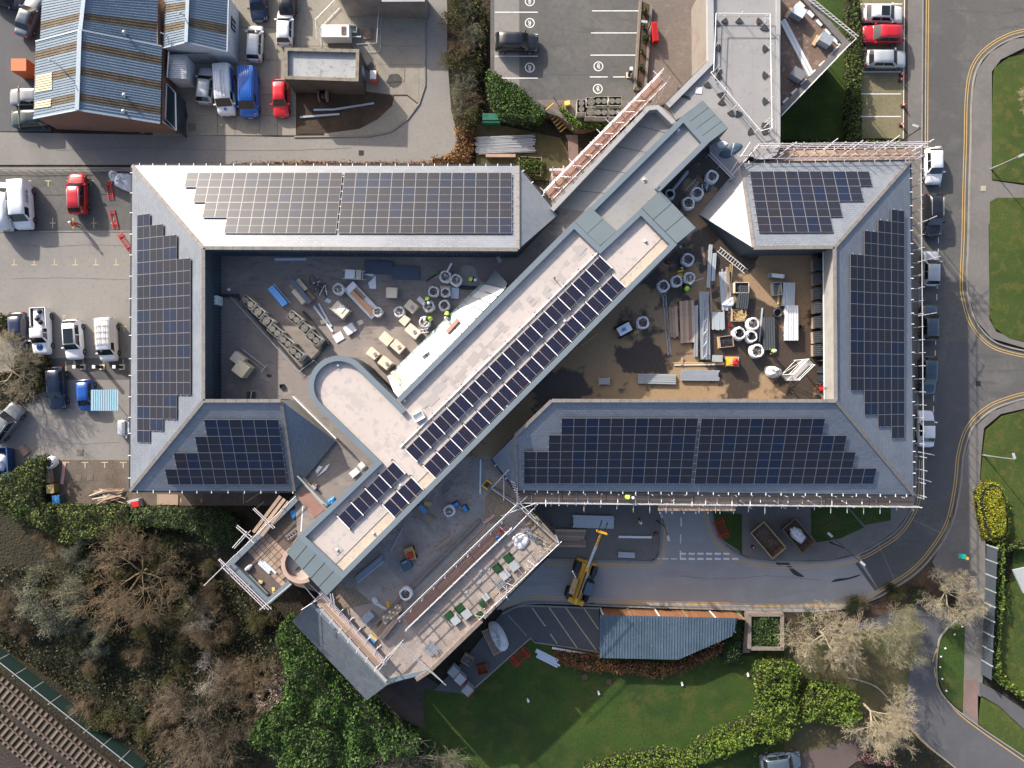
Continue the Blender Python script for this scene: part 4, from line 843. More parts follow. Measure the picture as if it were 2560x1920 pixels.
mb = MB(); mb.beam(Ra + Vector((0, 0, .05)), Rb + Vector((0, 0, .05)), .4, .06); mb.beam(Rb + Vector((0, 0, .14)), Rc + Vector((0, 0, .14)), .42, .06); mb.build('ridge_flashing', ridge_b, shed)
for a, b in ((Rc, Ec), (Rc, Lc), (Rb, Eb2), (Rb, Lb2)): bar('verge', a + lift * 1.6, b + lift * 1.6, .16, .06, ridge_b, shed)
for a, b in ((Eb2, Ec), (Lb2, Lc)): bar('gutter', a + Vector((0, 0, -.05)), b + Vector((0, 0, -.05)), .14, .12, dark, shed)
ins = Vector((0, .25, 0))
mb = MB(); q = [Lc + ins, Rc + ins - Vector((0, 0, .1)), Ec + ins]; mb.face([q[0], q[1], q[2], (q[2].x, q[2].y, 0), (q[0].x, q[0].y, 0)], 0, [(v.x, v.z) for v in q] + [(q[2].x, 0), (q[0].x, 0)]); mb.build('wall', brick_o, shed)
wallq([Ec + ins + Vector((-.15, 0, 0)), Ea + Vector((-.15, 0, 0))], 0, brick_o, shed); wallq([Lc + ins + Vector((.15, 0, 0)), La + Vector((.15, 0, 0))], 0, brick_o, shed)
def sheets_on(pts, fr, quad, m, parent, lift_):
 pln = plane_of(pts); pln = (pln[0] + pln[1] * lift_, pln[1]); q = [on_plane(fr, x, y, pln) for x, y in quad]; ribbed(q[0], q[3], q[1], q[2], m, parent, 'roof_sheet')
pL = [Rb + lift, Rc + lift, Lc + lift]
sheets_on(pL, 'A', [(430, 600), (296, 630), (290, 770), (432, 745)], sheet_cream, shed, .06); sheets_on(pL, 'A', [(425, 818), (290, 845), (284, 905), (420, 885)], sheet_cream, shed, .06)
pR = [Rb + lift, Rc + lift, Ec + lift]; pR2 = [Ra, Rb, Eb]
def cowl(fr, x, y, pts, tall=.5):
 q = on_plane(fr, x, y, plane_of(pts)); mb = MB(); mb.lathe([(.1, 0), (.1, tall), (.2, tall + .02), (.22, tall + .12), (.12, tall + .22), (.02, tall + .26)], n=10); mb.build('vent_cowl', steel, shed, q)
cowl('A', 1045, 800, pR, .3); cowl('A', 1040, 935, pR, .3); cowl('A', 1055, 290, pR2, .5)
q = on_plane('A', 560, 620, plane_of(pL)); mb = MB(); mb.path([(0, 0, 0), (0, .3, 1.2), (-.25, 0.5, 1.9), (-.5, .55, 2.2)], .06, 8); mb.build('flue_pipe', steel, shed, q)
shed2 = thing('white_shed', 'smaller shed with white walls joined to the big ribbed shed', 'building')
Ze2, Zr2 = 3.2, 4.7
R0, R1 = p('A', 1562, -80, Zr2), p('A', 1545, 352, Zr2); L0, L1 = p('A', 1372, -60, Ze2), p('A', 1350, 402, Ze2); E0, E1 = p('A', 1898, -40, Ze2), p('A', 1886, 432, Ze2)
bands(R0, R1, E0, E1, [(.52, .69)], shed2); bands(R0, R1, L0, L1, [(.22, .36), (.58, .72)], shed2)
bar('ridge_flashing', R0 + lift, R1 + lift, .36, .06, ridge_b, shed2)
for a, b in ((R1, E1), (R1, L1), (E0, E1)): bar('verge', a + lift * .6, b + lift * .6, .12, .08, ridge_b, shed2)
mb = MB(); q = [L1 + ins, R1 + ins, E1 + ins]; mb.face([q[0], q[1], q[2], (q[2].x, q[2].y, 0), (q[0].x, q[0].y, 0)]); mb.build('wall', white_wall, shed2)
wallq([E1 + ins + Vector((-.12, 0, 0)), E0 + Vector((-.12, 0, 0))], 0, white_wall, shed2); wallq([L1 + ins + Vector((.02, 0, 0)), L0 + Vector((.02, 0, 0))], 0, white_wall, shed2)
w0 = E1.lerp(E0, .62); mb = MB(); mb.box((w0.x - .06, w0.y, 1.7), (.12, 1.3, 1.0)); mb.build('window', dark, shed2)
for k in range(3): bar('mullion', (w0.x + .02, w0.y - .5 + k * .5, 1.2), (w0.x + .02, w0.y - .5 + k * .5, 2.2), .06, .06, whitem, shed2)
rd_ = p('A', 1560, 440, 1.2); mb = MB()
for k in range(14): mb.box((k * .22, 0, 0), (.16, .05, 2.2))
mb.build('roller_door', steel, shed2, (rd_.x - .2, (E1 + ins).y - .06, 1.15))
for a, b in (((1330, 270), (1390, 300)), ((1390, 300), (1400, 360))): tube('flue_pipe', p('A', *a, 4.4), p('A', *b, 4.0), .07, steel, shed2)
tube('flue_pipe', p('A', 1535, 130, 4.5), p('A', 1480, 105, 5.4), .07, steel, shed2)
lt = thing('lean_to_store', 'small white lean-to store with a ribbed metal roof between the sheds', 'building')
q = [p('A', 1398, 452, 2.5), p('A', 1546, 452, 2.3), p('A', 1548, 655, 2.3), p('A', 1392, 650, 2.5)]
ribbed(q[0], q[3], q[1], q[2], steel, lt, 'roof_sheet', .22); mb = MB(); mb.prism([v + Vector((-.05 if i in (1, 2) else .05, -.05 if i < 2 else .05, 0)) for i, v in enumerate(q)], 0, 2.2, 0); mb.build('wall', white_wall, lt)
gs = thing('glazed_porch', 'narrow dark glazed porch along the brick flank of the big shed', 'porch')
mb = MB(); q = pl('A', [(1382, 690), (1455, 770), (1462, 1080), (1372, 985)], 2.4); mb.prism(q, 0, 2.35); mb.build('glass_roof', mat('porch_glass', (.03, .045, .055), .15, spec=.6), gs)
for i in range(4): bar('frame', q[i], q[(i + 1) % 4], .1, .08, whitem if i % 2 else steel, gs)
tube('downpipe', p('A', 1400, 430, 3.0), p('A', 1385, 640, 2.8), .07, whitem, gs); tube('downpipe', p('A', 1340, 1005, 3.2), p('A', 1462, 1088, .6), .06, whitem, gs)
sub = thing('brick_outbuilding', 'small brick outbuilding with a grey flat roof and stained parapet', 'building')
zt = 3.4; out = pl('B', [(234, 394), (857, 408), (850, 676), (236, 656)], zt); brick_bn = mat('brick_brown', (.2, .15, .115), .9, uvbrick=dict(c1=(.22, .165, .125), c2=(.165, .125, .1), m=(.2, .185, .16), w=.225, h=.075, s=.01), layers=[(.8, .45, .65, (.14, .11, .09), .6)])
mb = MB(); mb.prism(out, -.02, zt - .35, 0, 1); mb.build('roof', [mat('roof_grey', (.33, .34, .34), .9, layers=[(.6, .45, .65, (.26, .27, .27), .6), (2.5, .57, .66, (.12, .12, .12), .6)]), brick_bn], sub)
for i in range(4): wallq([out[i], out[(i + 1) % 4]], 0, brick_bn, sub)
mb = MB(); strip(mb, out, .34, zt - .4, zt + .02, closed=True, off=.17 if False else -.17); mb.build('parapet', mat('parapet_stained', (.22, .19, .15), .9, layers=[(2, .45, .62, (.12, .11, .09), .8)]), sub)
mb = MB(); mb.box((0, 0, 1), (.06, .9, 2.0)); mb.build('door', mat('grey_door', (.3, .34, .38), .6), sub, p('B', 900, 640, 0) + Vector((.15, 0, 0)))
tb = thing('brown_depot', 'brown brick depot cut off by the top edge of the yard', 'building')
mb = MB(); q = pl('B', [(620, -140), (1395, -140), (1400, 12), (1045, 14), (1040, -2), (700, -4)], 3.4); mb.prism(q, 0, 3.4, 0, 1); mb.build('wall', [MATS['roof_grey'], brick_bn], tb)
mb = MB(); mb.box((0, 0, 1.2), (3.5, .1, 2.4)); mb.build('roller_door', MATS['parapet_stained'], tb, p('B', 1145, 52, 0) + Vector((0, -.05, 0)))
shl = thing('cycle_shelter', 'long cycle shelter with blue ribbed roof and brown timber front', 'shelter')
zt = 2.5; q = pl('O', [(1106, 240), (2062, 263), (2036, 388), (1652, 557), (1110, 545)], zt)
blue_sh = mat('shelter_sheet', (.07, .105, .14), .45, spec=.4, rnd=.06, layers=[(.5, .45, .62, (.052, .08, .108), .7), (5, .6, .7, (.3, .35, .4), .4)])  # albedo lowered so the sunlit roof looks shaded; shade is in the colour
x0, x1 = q[0].x, q[1].x; n = 50
def ylow(x):
 if x < q[3].x: return q[4].y + (q[3].y - q[4].y) * (x - q[4].x) / (q[3].x - q[4].x)
 if x < q[2].x: return q[3].y + (q[2].y - q[3].y) * (x - q[3].x) / (q[2].x - q[3].x)
 return q[2].y + (q[1].y - q[2].y) * (x - q[2].x) / (q[1].x - q[2].x)
for k in range(n):
 xa, xb = x0 + (x1 - x0) * k / n, x0 + (x1 - x0) * (k + 1) / n - .002; ya = q[0].y + (q[1].y - q[0].y) * k / n; w = xb - xa; mb = MB(); prof = [(0, 0), (.7 * w, 0), (.78 * w, .05), (.94 * w, .05), (w, 0)]
 la, lb = ylow(xa), ylow(min(xb, q[1].x - .02)); A = [(xa + a, ya, zt + h) for a, h in prof]; B_ = [(xa + a, la + (lb - la) * a / w, zt - .25 + h) for a, h in prof]
 mb.idx(A + B_, [(i, 5 + i, 6 + i, i + 1) for i in range(4)]); mb.build('roof_sheet', blue_sh, shl)
timber = mat('timber_rust', (.22, .095, .042), .8, layers=[(1.5, .45, .65, (.16, .07, .035), .7, (6, 1, 1)), (8, .5, .7, (.28, .13, .06), .5, (4, 1, 1))], rnd=.12)
b0, b1 = p('O', 1108, 196, 0), p('O', 2052, 222, 0)
for k in range(5):
 a, b = b0.lerp(b1, k / 5), b0.lerp(b1, (k + 1) / 5)
 for j in range(9):
  c = a.lerp(b, (j + .5) / 9); wd_ = (b - a).length / 9 - .02; bar('board', (c.x, c.y, .05), (c.x, c.y - .0, 2.35), wd_, .05, timber, shl, up=(0, 1, 0))
for k in range(6):
 a = b0.lerp(b1, k / 5); bar('post', (a.x, a.y + .05, 0), (a.x, a.y + .05, 2.45), .13, .12, MATS['parapet_stained'] if k % 2 else white_p, shl)
for v in (q[4], q[3], q[2]): bar('post', (v.x + .2, v.y + .3, 0), (v.x + .2, v.y + .3, 2.2), .1, .1, steel, shl)
mb = MB(); mb.face([(b0.x, b0.y - .2, .01), (q[4].x, q[4].y, .01), (q[3].x, q[3].y, .01), (b1.x, b1.y - .2, .01)][::1]); mb.build('floor_slab', asphalt_dk, shl)
# ================================================================== vehicles
glass = mat('car_glass', (.012, .016, .018), .06, spec=.6)
tyre_m = mat('tyre', (.016, .016, .017), .85)
rim_m = mat('rim', (.42, .43, .44), .35, .7)
trim_m = mat('black_trim', (.02, .02, .022), .6)
lamp_w = mat('headlamp', (.6, .63, .66), .15, spec=.6)
lamp_r = mat('tail_lamp', (.35, .015, .015), .25)
chrome = mat('rail_silver', (.6, .61, .62), .3, .7)
def paint(name, c, rough=.25, metal=.0):
 return MATS.get('paint_' + name) or mat('paint_' + name, c, rough, metal, coat=.6, spec=.5, layers=[(1.5, .5, .75, mul(c, .85), .4)], coord='obj')
PAINT = dict(white=paint('white', (.74, .75, .76)), offwhite=paint('offwhite', (.6, .61, .6)), silver=paint('silver', (.42, .44, .46), .3, .25), red=paint('red', (.42, .012, .02)), brightred=paint('brightred', (.55, .012, .02)),
             black=paint('black', (.012, .013, .017)), navy=paint('navy', (.012, .022, .055)), blue=paint('blue', (.012, .075, .33)), vanblue=paint('vanblue', (.01, .1, .4)), teal=paint('teal', (.045, .075, .1)), slateblue=paint('slateblue', (.06, .085, .11)), grey=paint('grey', (.2, .21, .22), .3, .2), green=paint('darkgreen', (.015, .03, .03)))
WH = None
def wheel_meshes():
 global WH
 if WH: return WH
 t = MB(); prof = [(.19, -.1), (.27, -.11), (.315, -.085), (.33, 0), (.315, .085), (.27, .11), (.19, .1)]
 t.lathe(prof, n=18); t.xf(Matrix.Rotation(math.radians(90), 4, 'X')); r = MB(); r.lathe([(.02, .07), (.08, .1), (.2, .085), (.205, -.08)], n=14)
 for k in range(5): r.box((.12 * math.cos(k * 1.2566), .12 * math.sin(k * 1.2566), .1), (.2, .05, .03), k * 1.2566)
 r.xf(Matrix.Rotation(math.radians(90), 4, 'X')); WH = (t.mesh('wheel', tyre_m), r.mesh('rim', rim_m)); return WH
KIND = dict(hatch=dict(wf=.25, rf=.41, rr=.86, rb=.975, H=1.48, zb=.93, zr=.98, nose=.66, deck=.0),
   saloon=dict(wf=.26, rf=.42, rr=.72, rb=.87, H=1.45, zb=.92, zr=.98, nose=.64, deck=.96),
   suv=dict(wf=.24, rf=.38, rr=.88, rb=.98, H=1.68, zb=1.06, zr=1.1, nose=.82, deck=0),
   estate=dict(wf=.26, rf=.42, rr=.9, rb=.985, H=1.5, zb=.93, zr=.98, nose=.66, deck=0),
   city=dict(wf=.15, rf=.34, rr=.88, rb=.975, H=1.5, zb=.93, zr=.98, nose=.7, deck=0),
   van=dict(wf=.13, rf=.27, rr=.975, rb=.995, H=1.95, zb=1.12, zr=1.15, nose=.85, deck=0),
   pickup=dict(wf=.24, rf=.36, rr=.55, rb=.585, H=1.75, zb=1.1, zr=1.1, nose=.9, deck=0))
def vehicle(label, fr, cx, cy, hx, hy, kind, colour, L=4.2, Wd=1.8, name=None, z0=0.0, extra=None, H=None, cat=None, group=None):
 K = KIND[kind]; Ht = H or K['H']; m = PAINT[colour]; q = p(fr, cx, cy, z0 + .7); rz = ang(hx, hy)
 t = thing(name or {'van': 'van', 'pickup': 'pickup_truck'}.get(kind, 'car'), label, cat or {'van': 'van', 'pickup': 'pickup'}.get(kind, 'car'), (q.x, q.y, z0), rz, group)
 X = lambda f: L / 2 - f * L
 hw = Wd / 2; van = kind == 'van'; pk = kind == 'pickup'
 def top(f):          # belt-line height along the car
  if f < K['wf']: return K['nose'] + (K['zb'] - K['nose']) * (f / K['wf']) ** .75
  return K['zb'] + (K['zr'] - K['zb']) * (f - K['wf']) / (1 - K['wf'])
 fs = [0, .008, .025, .06, .12, .2, .3, .42, .55, .7, .82, .92, .965, .988, 1.0]; rings = []
 for f in fs:
  e = abs(f - .5) * 2; w = hw * (1 - .13 * e ** 5 - (.14 if e > .97 else 0) * ((e - .97) / .03 if e > .97 else 0)); zt = top(f)
  if f < .03: zt -= (.03 - f) / .03 * (.2 if not van else .25)
  if f > .97: zt -= (f - .97) / .03 * (.12 if K['rb'] > .9 else .18)
  x = X(f); lo = .24 if 0 < f < 1 else .32
  half = [(w * .86, lo), (w * .985, lo + .14), (w, .55 if zt > .7 else zt - .1), (w * .985, zt - .1), (w * .93, zt - .015), (w * .6, zt + .03), (0, zt + .045)]
  rings.append([(x, a, b) for a, b in half] + [(x, -a, b) for a, b in half[-2::-1]])
 mb = MB(); mb.loft(rings, 0, True, True)
 wb, wr = hw * .93, hw * (.74 if not van else .86); zr_ = Ht
 def sec(f, k):       # k = 0 belt level, 1 full roof
  zb = top(f) - .02; z = zb + (zr_ - zb) * k; ww = wb + (wr - wb) * k; e = .02 * k
  h = [(wb if not van else wb * .985, zb), (ww + .05 * k * (wb - wr), zb + (z - zb) * .86), (ww * .93, z - .012 * k), (ww * .5, z + e), (0, z + e * 1.3)]
  return [(X(f), a, b) for a, b in h] + [(X(f), -a, b) for a, b in h[-2::-1]]
 rr = K['rr']; mid = [K['rf'] + (rr - K['rf']) * t_ for t_ in (0, .33, .66, 1)]
 st = [sec(K['wf'], .0)] + [sec(f, 1 - (.03 if i == 0 else 0.02 if i == 3 else 0)) for i, f in enumerate(mid)] + [sec(K['rb'], .12 if van else .0)]
 mb.loft(st, 0, True, True, closed=False)
 body = mb.build('body', m, t)
 def lerp3(a, b, s): return tuple(a[i] + (b[i] - a[i]) * s for i in range(3))
 def patch(s0, s1, i0, i1, t0, t1, out, nm, mt=glass, u0=0.0, u1=1.0):
  A = [lerp3(s0[i], s1[i], t0) for i in range(i0, i1 + 1)]; B = [lerp3(s0[i], s1[i], t1) for i in range(i0, i1 + 1)]
  A = [tuple(a[i] + out[i] for i in range(3)) for a in A]; B = [tuple(a[i] + out[i] for i in range(3)) for a in B]
  if u0 > 0 or u1 < 1:
   A = [lerp3(A[0], A[-1], u0), lerp3(A[0], A[-1], u1)]; B = [lerp3(B[0], B[-1], u0), lerp3(B[0], B[-1], u1)]
  n = len(A); g_ = MB(); g_.idx(A + B, [(i, i + 1, n + i + 1, n + i) for i in range(n - 1)], smooth=True); return g_.build(nm, mt, t)
 patch(st[0], st[1], 2, 6, .1, .93, (.012, 0, .016), 'windscreen')
 if not van and not pk: patch(st[4], st[5], 2, 6, .12, .82, (-.012, 0, .016), 'rear_window')
 elif pk: patch(st[4], st[5], 2, 6, .1, .8, (-.02, 0, .01), 'rear_window')
 for sgn, (i0, i1) in ((1, (0, 1)), (-1, (7, 8))):
  o_ = (0, sgn * .014, .004)
  def side(fa, fb):
   a, b = sec(fa, 1), sec(fb, 1); A0, A1, B0, B1 = a[i0], a[i1], b[i0], b[i1]
   if sgn < 0: A0, A1, B0, B1 = A1, A0, B1, B0
   g_ = MB(); P4 = [lerp3(A0, A1, .12), lerp3(B0, B1, .12), lerp3(B0, B1, .96), lerp3(A0, A1, .96)]; P4 = [tuple(v[i] + o_[i] for i in range(3)) for v in P4]
   g_.face(P4 if sgn < 0 else P4[::-1]); g_.build('side_window', glass, t)
  if van: side(K['rf'] - .02, K['rf'] + .14)
  elif pk: side(K['rf'], K['rf'] + .085); side(K['rf'] + .1, K['rr'] - .01)
  else:
   b_ = K['rf'] + (rr - K['rf']) * .44; side(K['rf'] - .005, b_ - .008); side(b_ + .008, rr - .035)
  g_ = MB(); a, b = sec(K['wf'], 0)[i0 if sgn > 0 else i1], sec(K['rf'], 1); A0 = lerp3(sec(K['wf'], .0)[0 if sgn > 0 else 8], sec(K['rf'], 1)[0 if sgn > 0 else 8], .45); A1 = sec(K['rf'], 1)[0 if sgn > 0 else 8]; A2 = sec(K['rf'], 1)[1 if sgn > 0 else 7]
  tr3 = [lerp3(A0, A1, .05), lerp3(A1, A2, .12) , lerp3(A1, A2, .8)]; tr3 = [tuple(v[i] + o_[i] for i in range(3)) for v in tr3]; g_.face(tr3); g_.build('side_window', glass, t)
  mr = MB(); mr.box((0, 0, 0), (.14, .22, .15)); mr.build('mirror', m if colour not in ('white2',) else trim_m, t, (X(K['wf'] + .06), sgn * (hw + .07), top(K['wf'] + .06) + .08))
  hl = MB(); hl.idx([(X(.012), sgn * hw * .55, top(.02) - .1), (X(.03), sgn * hw * .9, top(.03) - .1), (X(.1), sgn * hw * .95, top(.1) - .05), (X(.055), sgn * hw * .62, top(.055) + .035)], [(0, 1, 2, 3) if sgn < 0 else (3, 2, 1, 0)]); hl.build('headlight', lamp_w, t)
  tl = MB(); tl.box((X(.992), sgn * hw * .74, top(.97) - .12), (.07, hw * .26, .2)); tl.build('tail_light', lamp_r, t)
 wm, rm = wheel_meshes(); sc = 1.0 if not (van or kind in ('suv', 'pickup')) else 1.1
 for f in (.19, .81 if not van else .78):
  for sgn in (1, -1):
   w_ = ob('wheel', wm, t, (X(f), sgn * (hw - .1), .33 * sc), 0, scale=(sc, 1, sc)); ob('rim', rm, w_, (0, 0, 0), math.pi if sgn > 0 else 0)
 np_ = MB(); np_.box((X(0) - .01, 0, .45), (.03, .5, .11)); np_.build('number_plate', whitem, t)
 bp = MB(); bp.box((X(.004), 0, .38), (.05, hw * 1.2, .14)); bp.build('grille', trim_m, t)
 if pk:
  f0, f1 = .6, .985; x0, x1 = X(f1), X(f0); mbb = MB(); mbb.face([(x0, -hw * .82, 1.13), (x1, -hw * .82, 1.13), (x1, hw * .82, 1.13), (x0, hw * .82, 1.13)]); mbb.build('load_bed', trim_m, t)
  for s_ in (-1, 1): bar('bed_side', (x0, s_ * hw * .88, 1.16), (x1, s_ * hw * .88, 1.16), .09, .28, m, t)
  bar('bed_side', (x0, -hw * .88, 1.16), (x0, hw * .88, 1.16), .08, .28, m, t)
 for e in (extra or '').split():
  if e == 'rails':
   for s_ in (-1, 1):
    a, b = X(K['rf'] + .05), X(rr - .02); r_ = MB(); r_.path([(a, s_ * wr * .9, Ht), (a - .1, s_ * wr * .9, Ht + .06), (b + .1, s_ * wr * .9, Ht + .06), (b, s_ * wr * .9, Ht)], .025, 6); r_.build('roof_rail', chrome, t)
  if e in ('sunroof', 'blackroof'):
   a, b = (K['rf'] + .02, K['rf'] + (rr - K['rf']) * .5) if e == 'sunroof' else (K['rf'] + .01, rr - .12)
   sr = MB(); sr.idx([(X(a), -wr * .78, Ht + .035), (X(b), -wr * .78, Ht + .035), (X(b), 0, Ht + .05), (X(a), 0, Ht + .05), (X(b), wr * .78, Ht + .035), (X(a), wr * .78, Ht + .035)], [(0, 3, 2, 1), (3, 5, 4, 2)]); sr.build('sunroof', glass, t)
  if e == 'ribs':
   for k in range(-3, 4):
    bar('roof_rib', (X(K['rf'] + .05), k * wr * .24, Ht + .025), (X(.95), k * wr * .24, Ht + .025), .05, .03, m, t)
  if e == 'antenna':
   a_ = MB(); a_.path([(X(rr - .03), 0, Ht + .02), (X(rr + .02), 0, Ht + .2)], .012, 5); a_.build('antenna', trim_m, t)
 return t
def lettering(txt, size, m, parent, loc, rot, name='lettering', th=.004):
 cu_ = bpy.data.curves.new(name, 'FONT'); cu_.body = txt; cu_.size = size; cu_.extrude = th; cu_.align_x = 'CENTER'; cu_.align_y = 'CENTER'; cu_.resolution_u = 3
 tmp = bpy.data.objects.new('tmp', cu_); COL.objects.link(tmp); dg = bpy.context.evaluated_depsgraph_get(); me = bpy.data.meshes.new_from_object(tmp.evaluated_get(dg)); bpy.data.objects.remove(tmp); bpy.data.curves.remove(cu_)
 me.materials.clear(); me.materials.append(m); return ob(name, me, parent, loc, rot=rot)
V = vehicle
V('dark car with a pale windscreen in the shade at the top left corner', 'A', 235, 140, .35, -1, 'saloon', 'slateblue', 4.4)
V('grey car in the shaded lane by the orange container', 'A', 235, 805, -1, 0, 'hatch', 'grey', 4.2)
V('dark green car parked below the grey car beside the shed', 'A', 240, 985, -1, .03, 'hatch', 'green', 4.2)
V('black car at the very left edge of the shaded lane', 'A', 60, -10, 1, .3, 'hatch', 'black', 4.2)
V('dark blue car in the yard cut by the top edge, beside the white car', 'A', 2140, 20, .08, 1, 'hatch', 'navy', 4.0)
V('black car with red tail lights cut by the top edge of the yard', 'B', 262, -20, 0, -1, 'hatch', 'black', 4.0)
V('small off-white car facing up the yard beside the white walled shed', 'A', 2115, 360, .04, -1, 'city', 'offwhite', 3.9, 1.65)
V('white hatchback facing up the yard above the red car', 'B', 240, 230, .02, -1, 'hatch', 'white', 3.8, 1.72)
V('silver hatchback parked nose up beside the white ladder van', 'A', 1708, 710, .1, -1, 'hatch', 'silver', 4.0, 1.75)
lv = V('white van with a ladder on its roof and a blue flank', 'A', 1872, 755, .06, 1, 'van', 'white', 5.2, 1.98, extra='ribs')
V('blue panel van parked beside the white ladder van', 'A', 2068, 775, .02, 1, 'van', 'vanblue', 5.2, 1.98, extra='ribs')
V('bright red small car in front of the brick outbuilding', 'B', 205, 815, .02, 1, 'hatch', 'brightred', 4.0, 1.7)
for s_ in (-.17, .17): bar('ladder_stile', (1.1, .15 + s_, 2.06), (-1.7, .15 + s_, 2.06), .05, .06, steel, lv)
for k in range(10): bar('ladder_rung', (1.0 - k * .29, -.02, 2.07), (1.0 - k * .29, .32, 2.07), .03, .03, steel, lv)
mb = MB(); mb.box((-.9, .985, 1.2), (2.6, .02, .9)); mb.build('blue_flank', PAINT['vanblue'], lv)
mb = MB(); mb.box((2.1, 0, 1.16), (.3, .28, .02)); mb.build('bonnet_badge', PAINT['vanblue'], lv)
inkd = mat('ink_dark', (.03, .03, .035), .6)
cv = V('white van with dark lettering along its side, second from the left edge', 'E', 190, 375, .06, 1, 'van', 'white', 5.2, 2.0)
cv2 = V('white lettered van cut off by the left edge of the picture', 'E', 38, 385, .03, -1, 'van', 'white', 5.2, 2.0)
lettering('cura', .78, inkd, cv, (-.7, 1.0, 1.5), (math.radians(90), 0, math.radians(180)))
lettering('cura', .95, inkd, cv2, (.2, -1.0, 1.35), (math.radians(90), 0, 0))
mb = MB(); mb.lathe([(.15, 0), (.15, .01)], n=16); mb.build('orange_dot', mat('orange_dot', (.75, .2, .03), .5), cv2, (1.1, -1.005, 1.5)).rotation_euler = (math.radians(90), 0, 0)
V('red estate car with silver roof rails in the left car park', 'E', 648, 282, -.03, -1, 'suv', 'red', 4.4, 1.85, extra='rails')
V('dark navy car half hidden by the bare tree at the left', 'E', 155, 1430, .04, 1, 'hatch', 'navy', 4.3)
pk_ = V('white pickup truck with tools in its bed and a drawing on its bonnet', 'E', 345, 1420, .04, 1, 'pickup', 'white', 5.1, 1.85)
V('white car with a dark glass roof between the pickup and the rack van', 'E', 612, 1490, .06, 1, 'suv', 'white', 4.3, 1.8, extra='blackroof')
rv = V('white van with a timber and steel roof rack beside the building', 'E', 898, 1490, .05, 1, 'van', 'white', 4.7, 1.85, H=1.85)
for s_ in (-.7, -.25, .25, .7): bar('rack_bar', (.6, s_, 1.98), (-2.2, s_, 1.98), .05, .05, mat('rack_wood', (.42, .36, .22), .8) if 'rack_wood' not in MATS else MATS['rack_wood'], rv)
for k in range(5): bar('rack_bar', (.5 - k * .65, -.85, 1.95), (.5 - k * .65, .85, 1.95), .05, .05, steel, rv)
for k in range(4):
 mb = MB(); mb.lathe([(.24, 0), (.26, .12), (.2, .25), (.05, .3)], n=10); mb.build('tool_bucket', R.choice((dark, steel, MATS['tyre'])), pk_, (-.9 - k * .38, R.uniform(-.4, .4), 1.14))
mb = MB(); mb.lathe([(.34, 0), (.36, 0), (.36, .008), (.34, .008)], n=20); mb.lathe([(.24, 0), (.26, 0), (.26, .008), (.24, .008)], n=20); mb.box((0, 0, .004), (.16, .2, .008)); mb.build('bonnet_emblem', PAINT['vanblue'], pk_, (1.75, 0, 1.085)).rotation_euler = (0, math.radians(6), 0)
V('dark navy saloon beside the ivy mound in the left car park', 'F', 470, 400, .05, 1, 'estate', 'navy', 4.6, 1.82)
V('small bright blue hatchback in the left car park', 'F', 716, 455, .07, 1, 'city', 'blue', 3.4, 1.62)
V('grey people carrier at the left edge below the bare tree', 'F', 50, 690, .75, -1, 'suv', 'grey', 4.6, 1.85, extra='rails')
V('pale car mostly hidden under the west eaves', 'F', 1120, 728, -1, .02, 'hatch', 'silver', 4.0)
V('black off-road car alone in the upper car park', 'C', 105, 355, 1, .02, 'suv', 'black', 4.6, 1.88, z0=GZ)
V('white car with a black glass roof in the topmost right bay', 'D', 1022, 118, 1, .02, 'hatch', 'offwhite', 4.3, 1.8, extra='sunroof', z0=.117)
V('red car in the right bays between two pale cars', 'D', 1010, 290, -1, -.02, 'suv', 'red', 4.4, 1.82, z0=.117)
V('silver-white car below the red car in the right bays', 'D', 1045, 490, 1, 0, 'hatch', 'silver', 4.4, 1.8, z0=.117)
V('white hatchback at the top of the row parked along the road', 'J', 1378, 240, .02, 1, 'hatch', 'white', 3.9, 1.72)
V('black off-road car with silver roof rails parked along the road', 'J', 1368, 690, .01, 1, 'suv', 'black', 4.6, 1.85, extra='rails')
V('silver hatchback parked along the road below the black car', 'J', 1351, 1185, .02, -1, 'hatch', 'silver', 3.8, 1.72)
V('dark slate coloured hatchback parked along the road, fourth from the top', 'J', 1340, 1685, 0, -1, 'hatch', 'slateblue', 3.9, 1.74)
V('dark teal car with red tail lights parked along the road', 'K', 1327, 510, -.03, 1, 'hatch', 'teal', 4.2, 1.76)
V('white saloon at the bottom of the row parked along the road', 'K', 1306, 1003, .01, -1, 'saloon', 'white', 3.95, 1.72)
V('dark blue off-road car on the drive at the bottom edge', 'Q', 245, 1615, 1, -.12, 'suv', 'slateblue', 4.4, 1.82)
# ================================================================== building-site kit
wood = mat('scaffold_board', (.36, .26, .19), .88, layers=[(1.2, .45, .65, (.27, .2, .155), .6, (8, 1, 1)), (5, .55, .7, (.2, .15, .12), .5, (6, 1, 1))], coord='obj', rnd=.32)
wood_r = mat('board_reddish', (.3, .175, .13), .88, layers=[(1.2, .45, .65, (.22, .135, .105), .6, (8, 1, 1))], coord='obj', rnd=.16)
wood_y = mat('timber_yellow', (.55, .4, .17), .8, layers=[(3, .45, .65, (.44, .32, .14), .6)], coord='obj', rnd=.1)
ply = mat('orange_board', (.62, .34, .19), .8, layers=[(3, .45, .65, (.52, .29, .17), .6)], coord='obj')
cream = mat('insulation_cream', (.66, .56, .43), .85, layers=[(2, .45, .65, (.56, .47, .36), .5)], coord='obj', rnd=.07)
bagm = mat('bag_white', (.78, .78, .8), .8, layers=[(4, .45, .65, (.52, .52, .55), .5)], coord='obj', bump=(.5, 8, .05))
rubble = mat('rubble', (.16, .14, .125), .9, layers=[(9, .45, .6, (.05, .046, .045), .8), (14, .55, .65, (.5, .47, .42), .7)], coord='obj', isl=.5)
